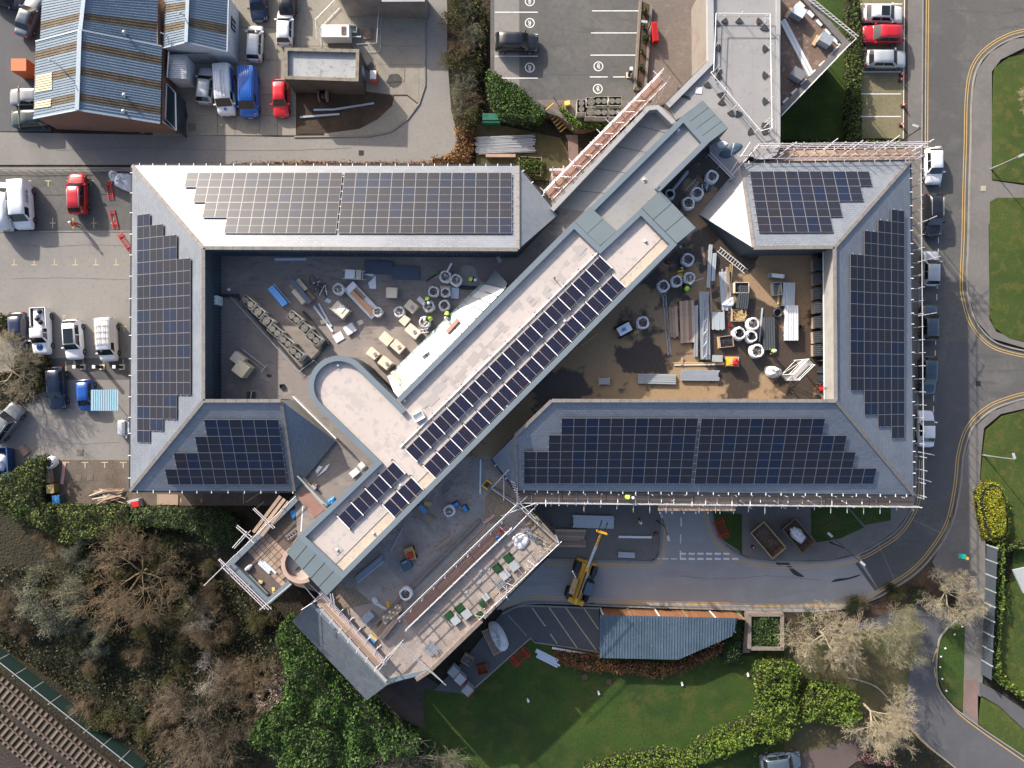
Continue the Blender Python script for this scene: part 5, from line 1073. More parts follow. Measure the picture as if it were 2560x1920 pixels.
rubble_b = mat('rubble_light', (.36, .32, .28), .9, layers=[(9, .45, .6, (.12, .1, .09), .8), (14, .55, .65, (.6, .55, .48), .7)], coord='obj', isl=.5)
sheet_d = mat('sheet_charcoal', (.06, .068, .075), .5, spec=.5, rnd=.1)
sheet_l = mat('sheet_pale', (.5, .54, .56), .4, .3, rnd=.06)
redm = mat('red_plastic', (.5, .02, .025), .5); yelm = mat('yellow_plastic', (.75, .42, .02), .5); bluem = mat('blue_plastic', (.06, .26, .55), .5); greenm = mat('green_plastic', (.1, .55, .12), .5)
tub_blue = mat('tarp_blue', (.05, .09, .13), .6); turf = mat('turf_green', (.012, .06, .02), .95, bump=(1, 40, .05))
slab_g = mat('slab_grey', (.33, .35, .355), .8, layers=[(2, .45, .65, (.26, .28, .285), .6)], coord='obj', rnd=.1)
condm = mat('condenser_cream', (.6, .58, .52), .6, layers=[(2, .5, .7, (.5, .48, .43), .5)], coord='obj')
fanm = mat('fan_grille', (.25, .235, .2), .7); fan_d = mat('fan_dark', (.06, .056, .05), .8)
tarp_w = mat('tarp_white', (.68, .68, .68), .6, layers=[(2, .45, .65, (.5, .51, .53), .5)], coord='obj', bump=(.8, 3, .2))
def T_(name, label, cat, fr, x, y, z, dx=1, dy=0, group=None):
 q = p(fr, x, y, z); return thing(name, label, cat, (q.x, q.y, z), ang(dx, dy), group)
def jag(mb, a):
 mb.v = [(v[0] + R.uniform(-a, a), v[1] + R.uniform(-a, a), v[2] + R.uniform(-a, a)) for v in mb.v]; return mb
def bag_mesh(seed):
 r_ = random.Random(seed); rings = []; n = 20
 for s, z in ((.36, 0), (.47, .06), (.54, .25), (.55, .5), (.5, .72), (.45, .86), (.38, .82), (.34, .62)):
  ring_ = []
  for k in range(n):
   a = 2 * math.pi * k / n; sq = 1 / max(abs(math.cos(a)), abs(math.sin(a))); f = s * (1 + (sq - 1) * .35) * (1 + r_.uniform(-.05, .05)); ring_.append((f * math.cos(a), f * math.sin(a), z + r_.uniform(-.05, .05) * (z > .1)))
  rings.append(ring_)
 mb = MB(); mb.loft(rings, 0, True, False); mb.face([q for q in rings[0]][::-1]); return mb.mesh('sack', bagm)
BAGS = [bag_mesh(s) for s in range(4)]
def heap_mesh(seed, m):
 r_ = random.Random(seed); mb = MB(); mb.lathe([(.4, .5), (.3, .6), (.18, .66), (.02, .68)], n=12); jag(mb, .03)
 for k in range(34):
  a, d = r_.uniform(0, 6.28), .27 * math.sqrt(r_.random()); s = r_.uniform(.05, .16); b = MB(); b.box((0, 0, 0), (s * r_.uniform(.6, 2.2), s, s * .7)); M_ = Matrix.Translation((d * math.cos(a), d * math.sin(a), .65 + r_.uniform(-.04, .1))) @ Matrix.Rotation(r_.uniform(0, 3), 4, 'Z') @ Matrix.Rotation(r_.uniform(-.5, .5), 4, 'X'); b.xf(M_); mb.idx(b.v, b.f)
 return mb.mesh('heap', m)
HEAPS = [heap_mesh(1, rubble), heap_mesh(2, rubble), heap_mesh(3, rubble_b), heap_mesh(4, MATS['tyre'])]
STRAP = MB().path([(-.12, 0, 0), (-.13, .04, .12), (0, .1, .17), (.13, .04, .12), (.12, 0, 0)], .018, 5).mesh('strap', bagm)
nb = [0]
def bag(label, fr, x, y, z, s=1.0, heap=None, sq=1.0):
 k = nb[0]; nb[0] += 1; rz = R.uniform(0, 1.5); q = p(fr, x, y, z + .5); t = thing('bulk_bag', label, 'bulk bag', (q.x, q.y, z), rz); s *= 1.06
 ob('sack', BAGS[k % 4], t, (0, 0, 0), 0, scale=(s, s * sq, s)); h = ob('heap', HEAPS[heap if heap is not None else k % 4], t, (0, 0, 0), R.uniform(0, 6), scale=(s, s * sq, s)); h['kind'] = 'stuff'
 for j in range(4): ob('strap', STRAP, t, (s * .42 * math.cos(j * 1.5708 + .785), s * sq * .42 * math.sin(j * 1.5708 + .785), .8 * s), j * 1.5708 + 2.35)
 return t
def condenser(label, fr, x, y, z, dx, dy, fans, w=None, group=None, hgt=1.7, d=.78):
 w = w or (1.26 if fans == 2 else .95); q = p(fr, x, y, z + hgt); t = thing('condenser_unit', label, 'air conditioner', (q.x, q.y, z), ang(dx, dy), group)
 mb = MB(); mb.box((0, 0, hgt / 2 + .05), (w, d, hgt - .1)); mb.box((0, 0, hgt - .03), (w + .04, d + .04, .06)); mb.build('casing', condm, t)
 for s in (-1, 1): bar('foot', (s * w * .38, -d / 2, .05), (s * w * .38, d / 2, .05), .1, .1, dark, t)
 for k in range(fans):
  cx = (k - (fans - 1) / 2) * w * .48; r = min(w / fans, d) * .43; f = MB(); f.lathe([(r * .98, 0), (r * .98, .012)], n=24); f.build('fan_opening', fan_d, t, (cx, 0, hgt + .002))
  g_ = MB()
  for rr in (.35, .6, .82, 1.0):
   pts = [(r * rr * math.cos(a * math.pi / 12), r * rr * math.sin(a * math.pi / 12)) for a in range(24)]; strip(g_, pts, .03, 0, .012, closed=True)
  for a in range(8): g_.beam((0, 0, .006), (r * math.cos(a * .785), r * math.sin(a * .785), .006), .02, .012)
  g_.lathe([(r * .18, 0), (r * .18, .02)], n=12); g_.build('fan_guard', fanm, t, (cx, 0, hgt + .018))
 for s in (-1, 1):
  g_ = MB()
  for k in range(8): g_.box((0, s * (d / 2 + .004), .3 + k * (hgt - .5) / 8), (w * .86, .01, .06))
  g_.build('louvre', fanm, t)
 return t
def planks(label, fr, x, y, z, dx, dy, n, layers, L, w, th, m, name='board_stack', cat='timber stack', jit=.05, part='board', bearers=True, topm=None, gap=.025):
 t = T_(name, label, cat, fr, x, y, z, dx, dy)
 z0 = .1 if bearers else 0.0
 if bearers:
  for f in (-.36, .36): bar('bearer', (L * f, -n * w * .62, .05), (L * f, n * w * .62, .05), .14, .1, wood, t)
 if layers > 1:
  mb = MB(); mb.box((0, 0, z0 + (layers - 1) * th / 2), (L * .985, n * (w + gap) - .02, (layers - 1) * th))
  mb.build('lower_layers', m, t)
 for k in range(n):
  o = (k - (n - 1) / 2) * (w + gap); j = R.uniform(-jit, jit) * L; bar(part, (-L / 2 + j, o, z0 + (layers - .5) * th + R.uniform(0, .01)), (L / 2 + j + R.uniform(-jit, jit), o + R.uniform(-.02, .02), z0 + (layers - .5) * th + R.uniform(0, .01)), w, th, (topm or m), t)
 return t
def ribs(label, fr, x, y, z, dx, dy, L, w, n, h, m, name='sheet_stack', cat='metal sheets', bearers=True, zt=.12):
 t = T_(name, label, cat, fr, x, y, z, dx, dy)
 if bearers:
  for f in (-.34, .34): bar('bearer', (L * f, -w * .5, zt / 2), (L * f, w * .5, zt / 2), .12, zt, wood, t)
 mb = MB(); mb.box((0, 0, zt + h / 2), (L * .99, w * .97, h)); mb.build('lower_sheets', m, t); a = []
 for i in range(n):
  for f, k in ((0, 0), (.6, 0), (.68, 1), (.9, 1)): a.append((-w / 2 + w * (i + f) / n, zt + h + .01 + k * .055))
 a.append((w / 2, zt + h + .01)); N_ = len(a); mb = MB(); mb.idx([(-L / 2, b, c) for b, c in a] + [(L / 2, b, c) for b, c in a], [(i, N_ + i, N_ + i + 1, i + 1) for i in range(N_ - 1)]); mb.build('top_sheet', m, t); return t
def slabs(label, fr, x, y, z, dx, dy, L, w, h, m, name='insulation_stack', cat='insulation boards', n=4, jit=.05):
 t = T_(name, label, cat, fr, x, y, z, dx, dy)
 for k in range(n):
  mb = MB(); mb.box((R.uniform(-jit, jit), R.uniform(-jit, jit), h * (k + .5) / n), (L * R.uniform(.97, 1), w * R.uniform(.97, 1), h / n - .012), R.uniform(-jit, jit) * .6); mb.build('board', m, t)
 return t
PAL = None
def pallet(label, fr, x, y, z, dx, dy, L=1.2, w=1.0, m=None, cat='pallet', name='pallet'):
 t = T_(name, label, cat, fr, x, y, z, dx, dy); m = m or wood
 for k in range(7): bar('slat', (-L / 2, (k - 3) * w / 6.6, .13), (L / 2, (k - 3) * w / 6.6, .13), .1, .022, m, t)
 for f in (-.46, 0, .46): bar('bearer', (f * L, -w / 2, .06), (f * L, w / 2, .06), .1, .1, m, t)
 return t
def ladder(label, fr, a, b, z, m=None, w=.42, group=None, lift=.05):
 A, B = p(fr, *a, z), p(fr, *b, z); d = B - A; L = d.length; t = thing('ladder', label, 'ladder', A, math.atan2(d.y, d.x), group); m = m or steel
 for s in (-1, 1): bar('stile', (0, s * w / 2, lift), (L, s * w / 2, lift), .05, .07, m, t)
 for k in range(int(L / .3)): bar('rung', (.15 + k * .3, -w / 2, lift), (.15 + k * .3, w / 2, lift), .04, .04, m, t)
 return t
def lattice(label, fr, a, b, z, w=.42, m=None, lift=.06):
 A, B = p(fr, *a, z), p(fr, *b, z); d = B - A; L = d.length; t = thing('lattice_beam', label, 'lattice beam', A, math.atan2(d.y, d.x)); m = m or steel
 for s in (-1, 1): tube('chord', (0, s * w / 2, lift), (L, s * w / 2, lift), .035, m, t)
 n = int(L / .55)
 for k in range(n): tube('lacing', (L * k / n, (-1) ** k * w / 2, lift), (L * (k + 1) / n, -(-1) ** k * w / 2, lift), .025, m, t); tube('post', (L * k / n, -w / 2, lift), (L * k / n, w / 2, lift), .02, m, t)
 return t
def bundle(label, fr, a, b, z, n, r, m, name='tube_bundle', cat='tubes', rows=2):
 A, B = p(fr, *a, z), p(fr, *b, z); d = B - A; L = d.length; t = thing(name, label, cat, A, math.atan2(d.y, d.x))
 for k in range(n):
  row = k % rows; c = (k // rows - (n / rows - 1) / 2) * 2.15 * r; j = R.uniform(-.04, .04) * L; tube('tube', (j, c + row * r, r + row * r * 1.8), (L + j, c + row * r + R.uniform(-.05, .05), r + row * r * 1.8), r, m, t)
 return t
def loose(name, label, cat, fr, a, b, z, w, h, m, zc=None, group=None):
 A, B = p(fr, *a, z), p(fr, *b, z); t = thing(name, label, cat, A, 0, group); d = B - A; mb = MB(); mb.beam((0, 0, h / 2), (d.x, d.y, h / 2), w, h)
 o = mb.build(name, m, None, A); bpy.data.objects.remove(t); return tag(o, label, cat, group)
def heapsheet(name, label, cat, fr, pts, z, h, m, ruf=.12):
 P4 = pl(fr, pts, z); c = sum(P4, Vector()) / len(P4); P5 = smooth_line(P4, 4, True); rings = [[(q.x - c.x, q.y - c.y, .0) for q in P5]]
 for f, k in ((.93, .55), (.7, .9), (.4, 1.0), (.12, .95)): rings.append([((q.x - c.x) * f + R.uniform(-ruf, ruf) * .5, (q.y - c.y) * f + R.uniform(-ruf, ruf) * .5, h * k * R.uniform(.7, 1.15)) for q in P5])
 mb = MB(); mb.loft(rings, 0, True, False); mb.face(rings[-1]); return tag(mb.build(name, m, None, (c.x, c.y, z)), label, cat)
def crate(label, fr, x, y, z, dx, dy, L, w, h, m, name='crate', cat='crate', fill=None, th=.05):
 t = T_(name, label, cat, fr, x, y, z, dx, dy)
 for s in (-1, 1):
  bar('side', (-L / 2, s * w / 2, h / 2), (L / 2, s * w / 2, h / 2), th, h, m, t); bar('end', (s * L / 2, -w / 2, h / 2 + .002), (s * L / 2, w / 2, h / 2 + .002), th, h, m, t)
 mb = MB(); mb.box((0, 0, .05), (L - th, w - th, .08)); mb.build('base', m, t)
 if fill:
  mb = MB(); mb.box((0, 0, h * .4), (L - th * 2, w - th * 2, h * .5)); o = mb.build('contents', fill, t)
  for k in range(7): bar('offcut', (R.uniform(-.4, .4) * L, R.uniform(-.4, .4) * w, h * .72), (R.uniform(-.4, .4) * L, R.uniform(-.4, .4) * w, h * .8), .08, .05, fill, t)
 return t
def boxes(label, fr, x, y, z, dx, dy, parts, name, cat):
 t = T_(name, label, cat, fr, x, y, z, dx, dy)
 for nm, c, s, m in parts: mb = MB(); mb.box(c, s); mb.build(nm, m, t)
 return t
# ================================================================== west courtyard
zw = ZP
for i, (x, y, f, w) in enumerate(((442, 575, 2, ''), (535, 662, 1, ''), (612, 745, 1, ''), (690, 838, 2, ''), (788, 938, 2, ''), (882, 1045, 2, ''))):
 condenser('%s condenser in the long diagonal row of six' % ('topmost', 'second', 'third', 'fourth', 'fifth', 'lowest')[i], 'G', x, y, zw, 1, .84, f, group='roof condensers')
for i, (x, y, f) in enumerate(((868, 718, 2), (962, 812, 1), (1048, 905, 2))):
 condenser('%s condenser in the short row of three' % ('upper', 'middle', 'lower')[i], 'G', x, y, zw, 1, .84, f, group='roof condensers')
t = T_('cable_duct', 'black cable ducting framing the condenser rows', 'ducting', 'G', 640, 850, zw); o = p('G', 640, 850, zw)
for a, b, w in (((150, 515), (365, 515), .3), ((345, 520), (930, 1195), .22), ((930, 1195), (1040, 1105), .3), ((1040, 1105), (1195, 945), .26), ((1195, 945), (955, 660), .24), ((1040, 1105), (1110, 1150), .25)):
 bar('duct', p('G', *a, zw) - o + Vector((0, 0, .18)), p('G', *b, zw) - o + Vector((0, 0, .18)), w, .22, dark, t)
for a, b in (((290, 525), (920, 1215)), ((920, 1215), (1060, 1110))): bar('tray_edge', p('G', *a, zw) - o + Vector((0, 0, .34)), p('G', *b, zw) - o + Vector((0, 0, .34)), .05, .05, steel, t)
boxes('white control box on the west wall of the courtyard', 'G', 192, 570, zw, 1, 0, [('cabinet', (0, 0, .9), (.55, .85, 1.5), whitem), ('plinth', (0, 0, .08), (.5, .8, .14), dark)], 'control_box', 'cabinet')
mb = MB(); mb.lathe([(.17, 0), (.17, .3), (.02, .36)], n=14); tag(mb.build('bucket', whitem, None, p('G', 272, 458, zw)), 'white upturned bucket beside the black cable duct', 'bucket')
loose('trunking', 'long pale blue trunking lying by the north courtyard wall', 'trunking', 'G', (690, 180), (980, 177), zw, .24, .12, mat('pale_blue', (.5, .56, .66), .6))
ct = boxes('bright blue lidded crate on rails beside the condensers', 'G', 742, 525, zw, 1, 1.18, [('lid', (0, 0, .85), (2.2, .62, .1), mat('lid_blue', (.12, .36, .72), .5)), ('box', (0, 0, .45), (2.1, .56, .7), bluem), ('rail', (0, .42, .5), (2.5, .06, .1), steel), ('rail', (0, -.42, .1), (2.5, .06, .1), dark)], 'tool_crate', 'crate')
t = boxes('slate grey duct sections stacked with brown cartons', 'G', 955, 490, zw, 1, 1.2, [('duct_section', (-.1, 0, .8), (3.0, .48, .35), mat('duct_grey', (.1, .125, .155), .5)), ('carton', (.1, -.48, .3), (1.6, .5, .6), cream), ('carton', (-.6, .45, .3), (1.3, .4, .55), cream), ('carton', (.7, .42, .2), (1.0, .42, .4), wood), ('carton', (-1.0, -.4, .2), (.7, .4, .4), wood)], 'duct_stack', 'duct')
t = T_('bracket_heap', 'tangled heap of black and steel brackets in the courtyard', 'brackets', 'G', 1110, 435, zw, 1, 1.1)
for k in range(26):
 a = R.uniform(0, 3.14); c = Vector((R.uniform(-1.1, 1.1), R.uniform(-.35, .35), R.uniform(.1, .55))); d = Vector((math.cos(a), math.sin(a), R.uniform(-.3, .3))) * R.uniform(.2, .55); bar('bracket', c - d, c + d, .06, .05, R.choice((dark, dark, steel)), t)
bag('bulk bag of blue and white offcuts beside the bracket heap', 'G', 1280, 455, zw, 1.0, 2)
t = boxes('white sheets on a low white trestle table', 'G', 1430, 330, zw, 1, .06, [('sheet', (-.35, .05, .72), (.95, .85, .04), whitem), ('sheet', (.5, .02, .76), (.5, .95, .04), cream), ('rail', (0, .4, .66), (2.2, .06, .06), steel), ('rail', (.1, -.42, .66), (2.3, .06, .06), steel), ('leg', (-.8, 0, .33), (.06, .8, .64), steel), ('leg', (.85, 0, .33), (.06, .8, .64), steel)], 'trestle_table', 'table')
mb = MB(); mb.prism(pl('G', [(1620, 325), (1625, 450), (1565, 448), (1550, 395), (1580, 370)], zw), zw + .01, zw + .05); tag(mb.build('paper_sheet', whitem), 'white angular sheet lying below the trestle table', 'sheet')
for i, (x, y, w, h, l) in enumerate(((1650, 255, 255, 120, 'left slate blue panel with a notched top edge lying flat'), (1898, 305, 250, 118, 'right slate blue panel lying flat, the lower of two'))):
 t = T_('flat_sheet_stack', l, 'panel', 'G', x, y, zw, 1, .02); a, b = ln('G', w, zw), ln('G', h, zw); m_ = mat('panel_slateblue', (.07, .095, .13), .55) if 'panel_slateblue' not in MATS else MATS['panel_slateblue']; mb = MB(); mb.box((0, 0, .09 + i * .03), (a, b, .18)); mb.build('sheet', m_, t)
 if i == 0: bar('strip', (-a * .2, b * .32, .2), (a * .5, b * .32, .2), .3, .05, m_, t)
t = boxes('long pallet of white edged boards with an orange board on top', 'G', 1500, 560, zw, 1, 1.05, [('base', (0, 0, .2), (3.9, 1.25, .35), tarp_w), ('orange_board', (.1, -.1, .42), (3.0, .55, .06), ply), ('orange_board', (.9, -.05, .46), (1.7, .42, .06), ply), ('brown_board', (-.8, .28, .42), (1.6, .38, .06), wood), ('white_edge', (-1.6, .1, .42), (.6, 1.1, .1), whitem)], 'board_pallet', 'pallet')
bag('white bulk bag with blue rags at the end of the orange board pallet', 'G', 1640, 665, zw, .85, 2)
t = boxes('beige wire sided box trolley in the middle of the courtyard', 'G', 1312, 650, zw, 1, .85, [('box', (0, 0, .5), (1.5, 1.0, .9), cream), ('lid', (.05, .1, .98), (.6, .6, .04), whitem), ('frame', (0, -.54, .6), (1.7, .05, 1.1), steel), ('frame', (0, .54, .3), (1.7, .05, .1), steel), ('end_frame', (.86, 0, .6), (.05, 1.0, .1), wood)], 'box_trolley', 'trolley')
marks = mat('board_marked', (.72, .7, .7), .7, layers=[(3, .57, .64, (.5, .2, .25), .5)], coord='obj')
slabs('white board with smudges lying left of its pair', 'G', 1285, 897, zw, 1, -.6, .95, .85, .1, marks, 'white_board', 'board', 1); slabs('white board with pink marks lying right of its pair', 'G', 1385, 817, zw, 1, -.65, .98, .92, .25, marks, 'white_board', 'board', 2)
for a, b, l in (((1050, 610), (1225, 845), 'longer white channel lying across the courtyard'), ((1095, 585), (1215, 800), 'shorter white channel lying alongside the longer one')): loose('white_channel', l, 'channel', 'G', a, b, zw, .17, .12, MATS['pale_blue'] if l[0] == 's' else whitem)
slabs('small tan board half under the white channels', 'G', 1145, 748, zw, 1, -.35, .75, .45, .08, cream, 'tan_board', 'board', 1)
slabs('neat square pile of cream insulation boards', 'G', 1778, 490, zw, 1, .03, .95, .95, .9, cream, n=8, jit=.08)
for x, y, L, w, h, l in ((1612, 1050, 1.05, .82, 1.15, 'cream insulation block with a grey bracket, left of the lowest pair'), (1722, 1138, 1.15, .9, 1.15, 'cream insulation block with a grey bracket, right of the lowest pair'), (1727, 915, 1.1, .9, .9, 'plain cream insulation block, upper of the middle pair'), (1832, 985, 1.2, .9, 1.0, 'cream insulation block with a grey bracket, lower of the middle pair'),
      (1895, 745, .75, .85, .9, 'smaller cream insulation block above the ladder block'), (1975, 845, 1.35, .9, 1.05, 'cream insulation block with a short ladder leaning on it'), (1955, 620, 1.1, .95, .8, 'cream insulation block beside the worker in green')):
 slabs(l, 'G', x, y, zw, 1, .85, L, w, h, cream, n=6)
 if x in (1612, 1722, 1832, 1975, 1955):
  q = p('G', x, y, zw + h); mb = MB(); mb.box((0, 0, .04), (.3, .3, .08)); mb.box((.0, .08, .1), (.12, .1, .06)); tag(mb.build('roof_bracket', patch, None, (q.x, q.y, zw + h + .002), .5), 'small grey roof bracket on the ' + {1612: 'left block of the lowest pair', 1722: 'right block of the lowest pair', 1832: 'lower block of the middle pair', 1975: 'insulation block with the ladder', 1955: 'insulation block by the worker', 1895: 'smaller insulation block'}[x], 'bracket')
ladder('short ladder leaning across a cream insulation block', 'G', (1985, 850), (2105, 832), zw + .95, whitem, .32)
for x, y, s, h, l in ((790, 340, 1.05, 2, 'bulk bag with a pipe sticking out, upper left of the cluster'), (888, 372, 1.05, 2, 'bulk bag of pale offcuts touching the pipe bag'), (680, 478, .95, 0, 'bulk bag with a dark opening beside the worker in green'), (790, 485, .85, 0, 'bulk bag standing on a cream board by the blue sheet'), (635, 612, 1.0, 2, 'tied grey bulk bag standing on a tan board'), (778, 605, .95, 0, 'bulk bag behind the worker bending by the lean-to'), (600, 758, 1.0, 2, 'bulk bag of mixed offcuts beside the ladder block'), (365, 665, .95, 2, 'bulk bag with an orange strap left of the cream blocks')):
 bag(l, 'H', x, y, zw, s, h)
slabs('cream board under the bulk bag by the blue sheet', 'H', 785, 478, zw, 1, .05, 1.05, 1.05, .05, cream, 'base_board', 'board', 1); slabs('tan board under the tied grey bulk bag', 'H', 640, 640, zw, 1, .85, 1.1, .85, .05, wood, 'base_board', 'board', 1)
mb = MB(); mb.prism(smooth_line(pl('H', [(935, 245), (1045, 245), (1080, 330), (1125, 385), (1180, 440), (920, 620), (935, 545), (1030, 520), (1030, 470), (950, 425), (940, 340)], zw), 3, True), zw + .002, zw + .012); tag(mb.build('dust_sheet', mat('dust_sheet', (.33, .325, .31), .9, layers=[(2, .45, .65, (.27, .265, .25), .6)])), 'pale grey dust sheet spread on the courtyard floor', 'sheet')
slabs('light blue sheet with white paper by the bulk bags', 'H', 880, 490, zw, 1, .04, .75, 1.1, .12, MATS['pale_blue'], 'blue_sheet', 'sheet', 2)
loose('rubber_mat', 'long dark rubber mat rolled out beside the lean-to', 'mat', 'H', (855, 432), (1085, 445), zw, .38, .1, dark)
loose('pipe_offcut', 'white pipe sticking out of a bulk bag', 'pipe', 'H', (800, 300), (845, 215), zw + .9, .16, .14, whitem); loose('timber_batten', 'thin brown batten leaning from the pipe bag', 'batten', 'H', (690, 355), (790, 270), zw + .85, .06, .05, wood); loose('black_rail', 'black rail lying towards the green bucket', 'rail', 'H', (608, 378), (705, 318), zw, .12, .1, dark)
mb = MB(); mb.lathe([(.13, 0), (.16, .3), (.14, .31), (.12, .05)], n=14); tag(mb.build('bucket', greenm, None, p('H', 712, 302, zw)), 'bright green bucket near the black rail', 'bucket')
t = boxes('grey metal trolley by the north wall near the lean-to', 'H', 1278, 178, zw, 1, 1.9, [('deck', (0, 0, .3), (.75, .35, .06), steel), ('handle', (-.36, 0, .6), (.05, .35, .7), steel)], 'platform_trolley', 'trolley')
t = boxes('pair of big tan cartons on a wheeled frame by the west wall', 'G', 425, 1160, zw, 1, .78, [('carton', (.25, -.2, .9), (1.25, 1.3, 1.5), mat('carton_tan', (.62, .53, .36), .85)), ('carton', (-.75, .25, .6), (1.2, .95, 1.0), cream), ('frame', (.2, 1.1, .2), (3.0, .06, .08), steel), ('frame', (.2, .75, .2), (2.6, .06, .08), wood), ('end_bar', (1.6, .9, .25), (.06, .8, .06), steel)], 'carton_frame', 'cartons')
t = boxes('two black panels leaning against the south-west ridge wall', 'G', 475, 1432, zw, 1, .12, [('panel', (-.22, 0, .12), (.36, .72, .06), dark), ('panel', (.22, 0, .12), (.36, .72, .06), dark), ('strap', (0, 0, .12), (.06, .74, .07), whitem)], 'panel_pair', 'panels')
t = crate('small black plastic crate alone on the courtyard floor', 'G', 760, 1348, zw, 1, -.1, .4, .36, .22, dark)
def on_leanto(nm, label, fr, a, b, w, h, m):
 A, B = p(fr, *a, 9.35), p(fr, *b, 9.35); n_ = Vector((-.34, .34, .88)).normalized(); d = B - A; mb = MB(); mb.beam((0, 0, 0), d, w, h, up=n_); tag(mb.build(nm, m, None, A), label, 'board')
on_leanto('orange_plank', 'long orange board lying on the white lean-to roof', 'H', (770, 965), (1025, 705), .48, .06, ply); on_leanto('pink_plank', 'short brown board on the upper part of the lean-to roof', 'H', (800, 850), (905, 735), .42, .06, wood_r)
on_leanto('cream_plank', 'cream board on the lean-to roof near its middle', 'H', (555, 1060), (620, 1015), .5, .06, cream); on_leanto('cream_plank', 'cream board at the foot of the lean-to roof', 'H', (295, 1210), (375, 1330), .42, .06, cream)
for i, (pts, l) in enumerate((([(1280, 120), (1320, 60), (1360, 75), (1300, 150)], 'white torn sheet by the slate hip near the spine'), ([(1290, 190), (1400, 60), (1440, 40), (1400, 110)], 'long white flashing strip by the slate hip'))):
 mb = MB(); mb.prism(pl('M', pts, zw), zw + .02, zw + .1); tag(mb.build('flashing_strip', whitem), l, 'sheet')
t = boxes('white slatted frame leaning in the corner of the round wing deck', 'M', 1740, 115, zw, 1, -.85, [('panel', (-.3, 0, .3), (.8, .6, .05), whitem), ('panel', (.75, .1, .4), (.5, .55, .05), whitem), ('rail', (.1, -.3, .3), (1.9, .05, .05), steel), ('rail', (.1, .3, .3), (1.9, .05, .05), steel)] + [('slat', (-.7 + k * .22, 0, .34), (.05, .62, .03), whitem) for k in range(7)], 'slatted_rack', 'rack')
heapsheet('blue_tarp', 'bright blue tarpaulin heap against the spine parapet', 'tarpaulin', 'M', [(1430, 430), (1490, 405), (1500, 460), (1450, 500), (1415, 480)], zw, .3, bluem, .04)
boxes('grey kit box with tools beside the cream upstand', 'M', 1262, 300, zw, 1, .8, [('case', (0, 0, .2), (.5, .4, .35), slab_g), ('lid', (-.1, .3, .1), (.4, .3, .15), wood)], 'kit_box', 'box')
crate('white cable box beside the end of the long solar row', 'H', 545, 1625, ZB, 1, -.55, .95, .7, .35, whitem, 'cable_box', 'box')
for i, (x, y, a, w, d, m_, l) in enumerate(((1560, 300, .2, .9, .5, whitem, 'white folded wrap left of the slate blue panels'), (1850, 640, .5, .7, .4, tarp_w, 'torn white wrapping left of the cream blocks'), (1480, 760, -.4, .5, .35, cream, 'small tan offcut right of the marked boards'), (1560, 830, .7, .6, .12, wood, 'brown offcut on the sunny courtyard floor'), (2040, 560, .9, .8, .45, whitem, 'white board beside the bulk bag cluster'), (1180, 560, .6, .5, .3, sheet_l, 'grey sheet offcut above the beige trolley'), (640, 1250, .3, .45, .2, dark, 'dark offcut near the round wing'))): slabs(l, 'G', x, y, zw, 1, a, w, d, .06, m_, 'sheet_offcut', 'offcut', 2, .08)
# ================================================================== east courtyard
ze = ZP
for x, y, s, h, l in ((580, 500, 1.05, 0, 'bulk bag of metal offcuts on a pallet at the top of the lattice beam'), (702, 455, 1.0, 1, 'bulk bag with a yellow seat beside it'), (820, 425, 1.0, 2, 'bulk bag with yellow and blue waste beside the worker'), (805, 258, 1.1, 1, 'bulk bag overflowing with dark debris near the spine corner'), (390, 838, 1.1, 0, 'bulk bag of shredded rubble behind the small dumper'), (1400, 850, 1.1, 0, 'topmost of three bulk bags grouped by the dark sheets'), (1277, 938, 1.1, 3, 'left one of three bulk bags grouped by the dark sheets'), (1388, 965, 1.05, 3, 'right lower one of three bulk bags grouped by the dark sheets'), (1435, 1100, 1.2, 0, 'bulk bag of grey scrap in front of the dark sheets')):
 bag(l, 'I', x, y, ze, s, h)
pallet('brown pallet under the bag of metal offcuts', 'I', 582, 510, ze, 1, .55, 1.1, 1.0)
t = boxes('white tracked mini dumper with blue rope in its skip', 'I', 215, 900, ze, 1, -.55, [('skip', (0, 0, .6), (1.3, .85, .5), bagm), ('track', (0, .52, .2), (1.6, .22, .4), tyre_m), ('track', (0, -.52, .2), (1.6, .22, .4), tyre_m), ('engine', (.75, .1, .5), (.45, .6, .4), dark), ('rope', (-.1, 0, .88), (.4, .3, .08), bluem)], 'mini_dumper', 'dumper')
t = boxes('small timber sawhorse beside the mini dumper', 'I', 330, 925, ze, 1, -.3, [('beam', (0, 0, .5), (.45, .07, .07), wood_y), ('leg', (-.15, 0, .25), (.06, .45, .05), wood_y), ('leg', (.15, 0, .25), (.06, .45, .05), wood_y)], 'sawhorse', 'sawhorse')
planks('wide stack of long weathered scaffold boards in the east courtyard', 'I', 797, 832, ze, .03, 1, 5, 6, 4.1, .26, .04, wood, jit=.015)
planks('narrow taller stack of weathered boards left of the wide stack', 'I', 672, 835, ze, .05, 1, 3, 5, 2.9, .26, .045, wood, jit=.04)
planks('galvanised channel stack with a lattice beam on top', 'I', 957, 868, ze, .03, 1, 6, 4, 6.6, .13, .07, steel, 'channel_stack', 'metal channels', .01, 'channel')
planks('narrow bundle of galvanised channel beside the wide board stack', 'I', 878, 915, ze, 0, 1, 3, 4, 5.0, .1, .07, steel, 'channel_stack', 'metal channels', .01, 'channel')
lattice('lattice beam lying on top of the galvanised channel stack', 'I', (975, 570), (965, 1170), ze + .42, .4)
lattice('lattice beam lying alone on the wet courtyard floor', 'I', (588, 560), (640, 1135), ze, .3)
planks('long galvanised channels near the ladder', 'I', 1003, 320, ze, -.06, 1, 2, 2, 4.2, .15, .1, sheet_l, 'channel_stack', 'metal channels', .01, 'channel')
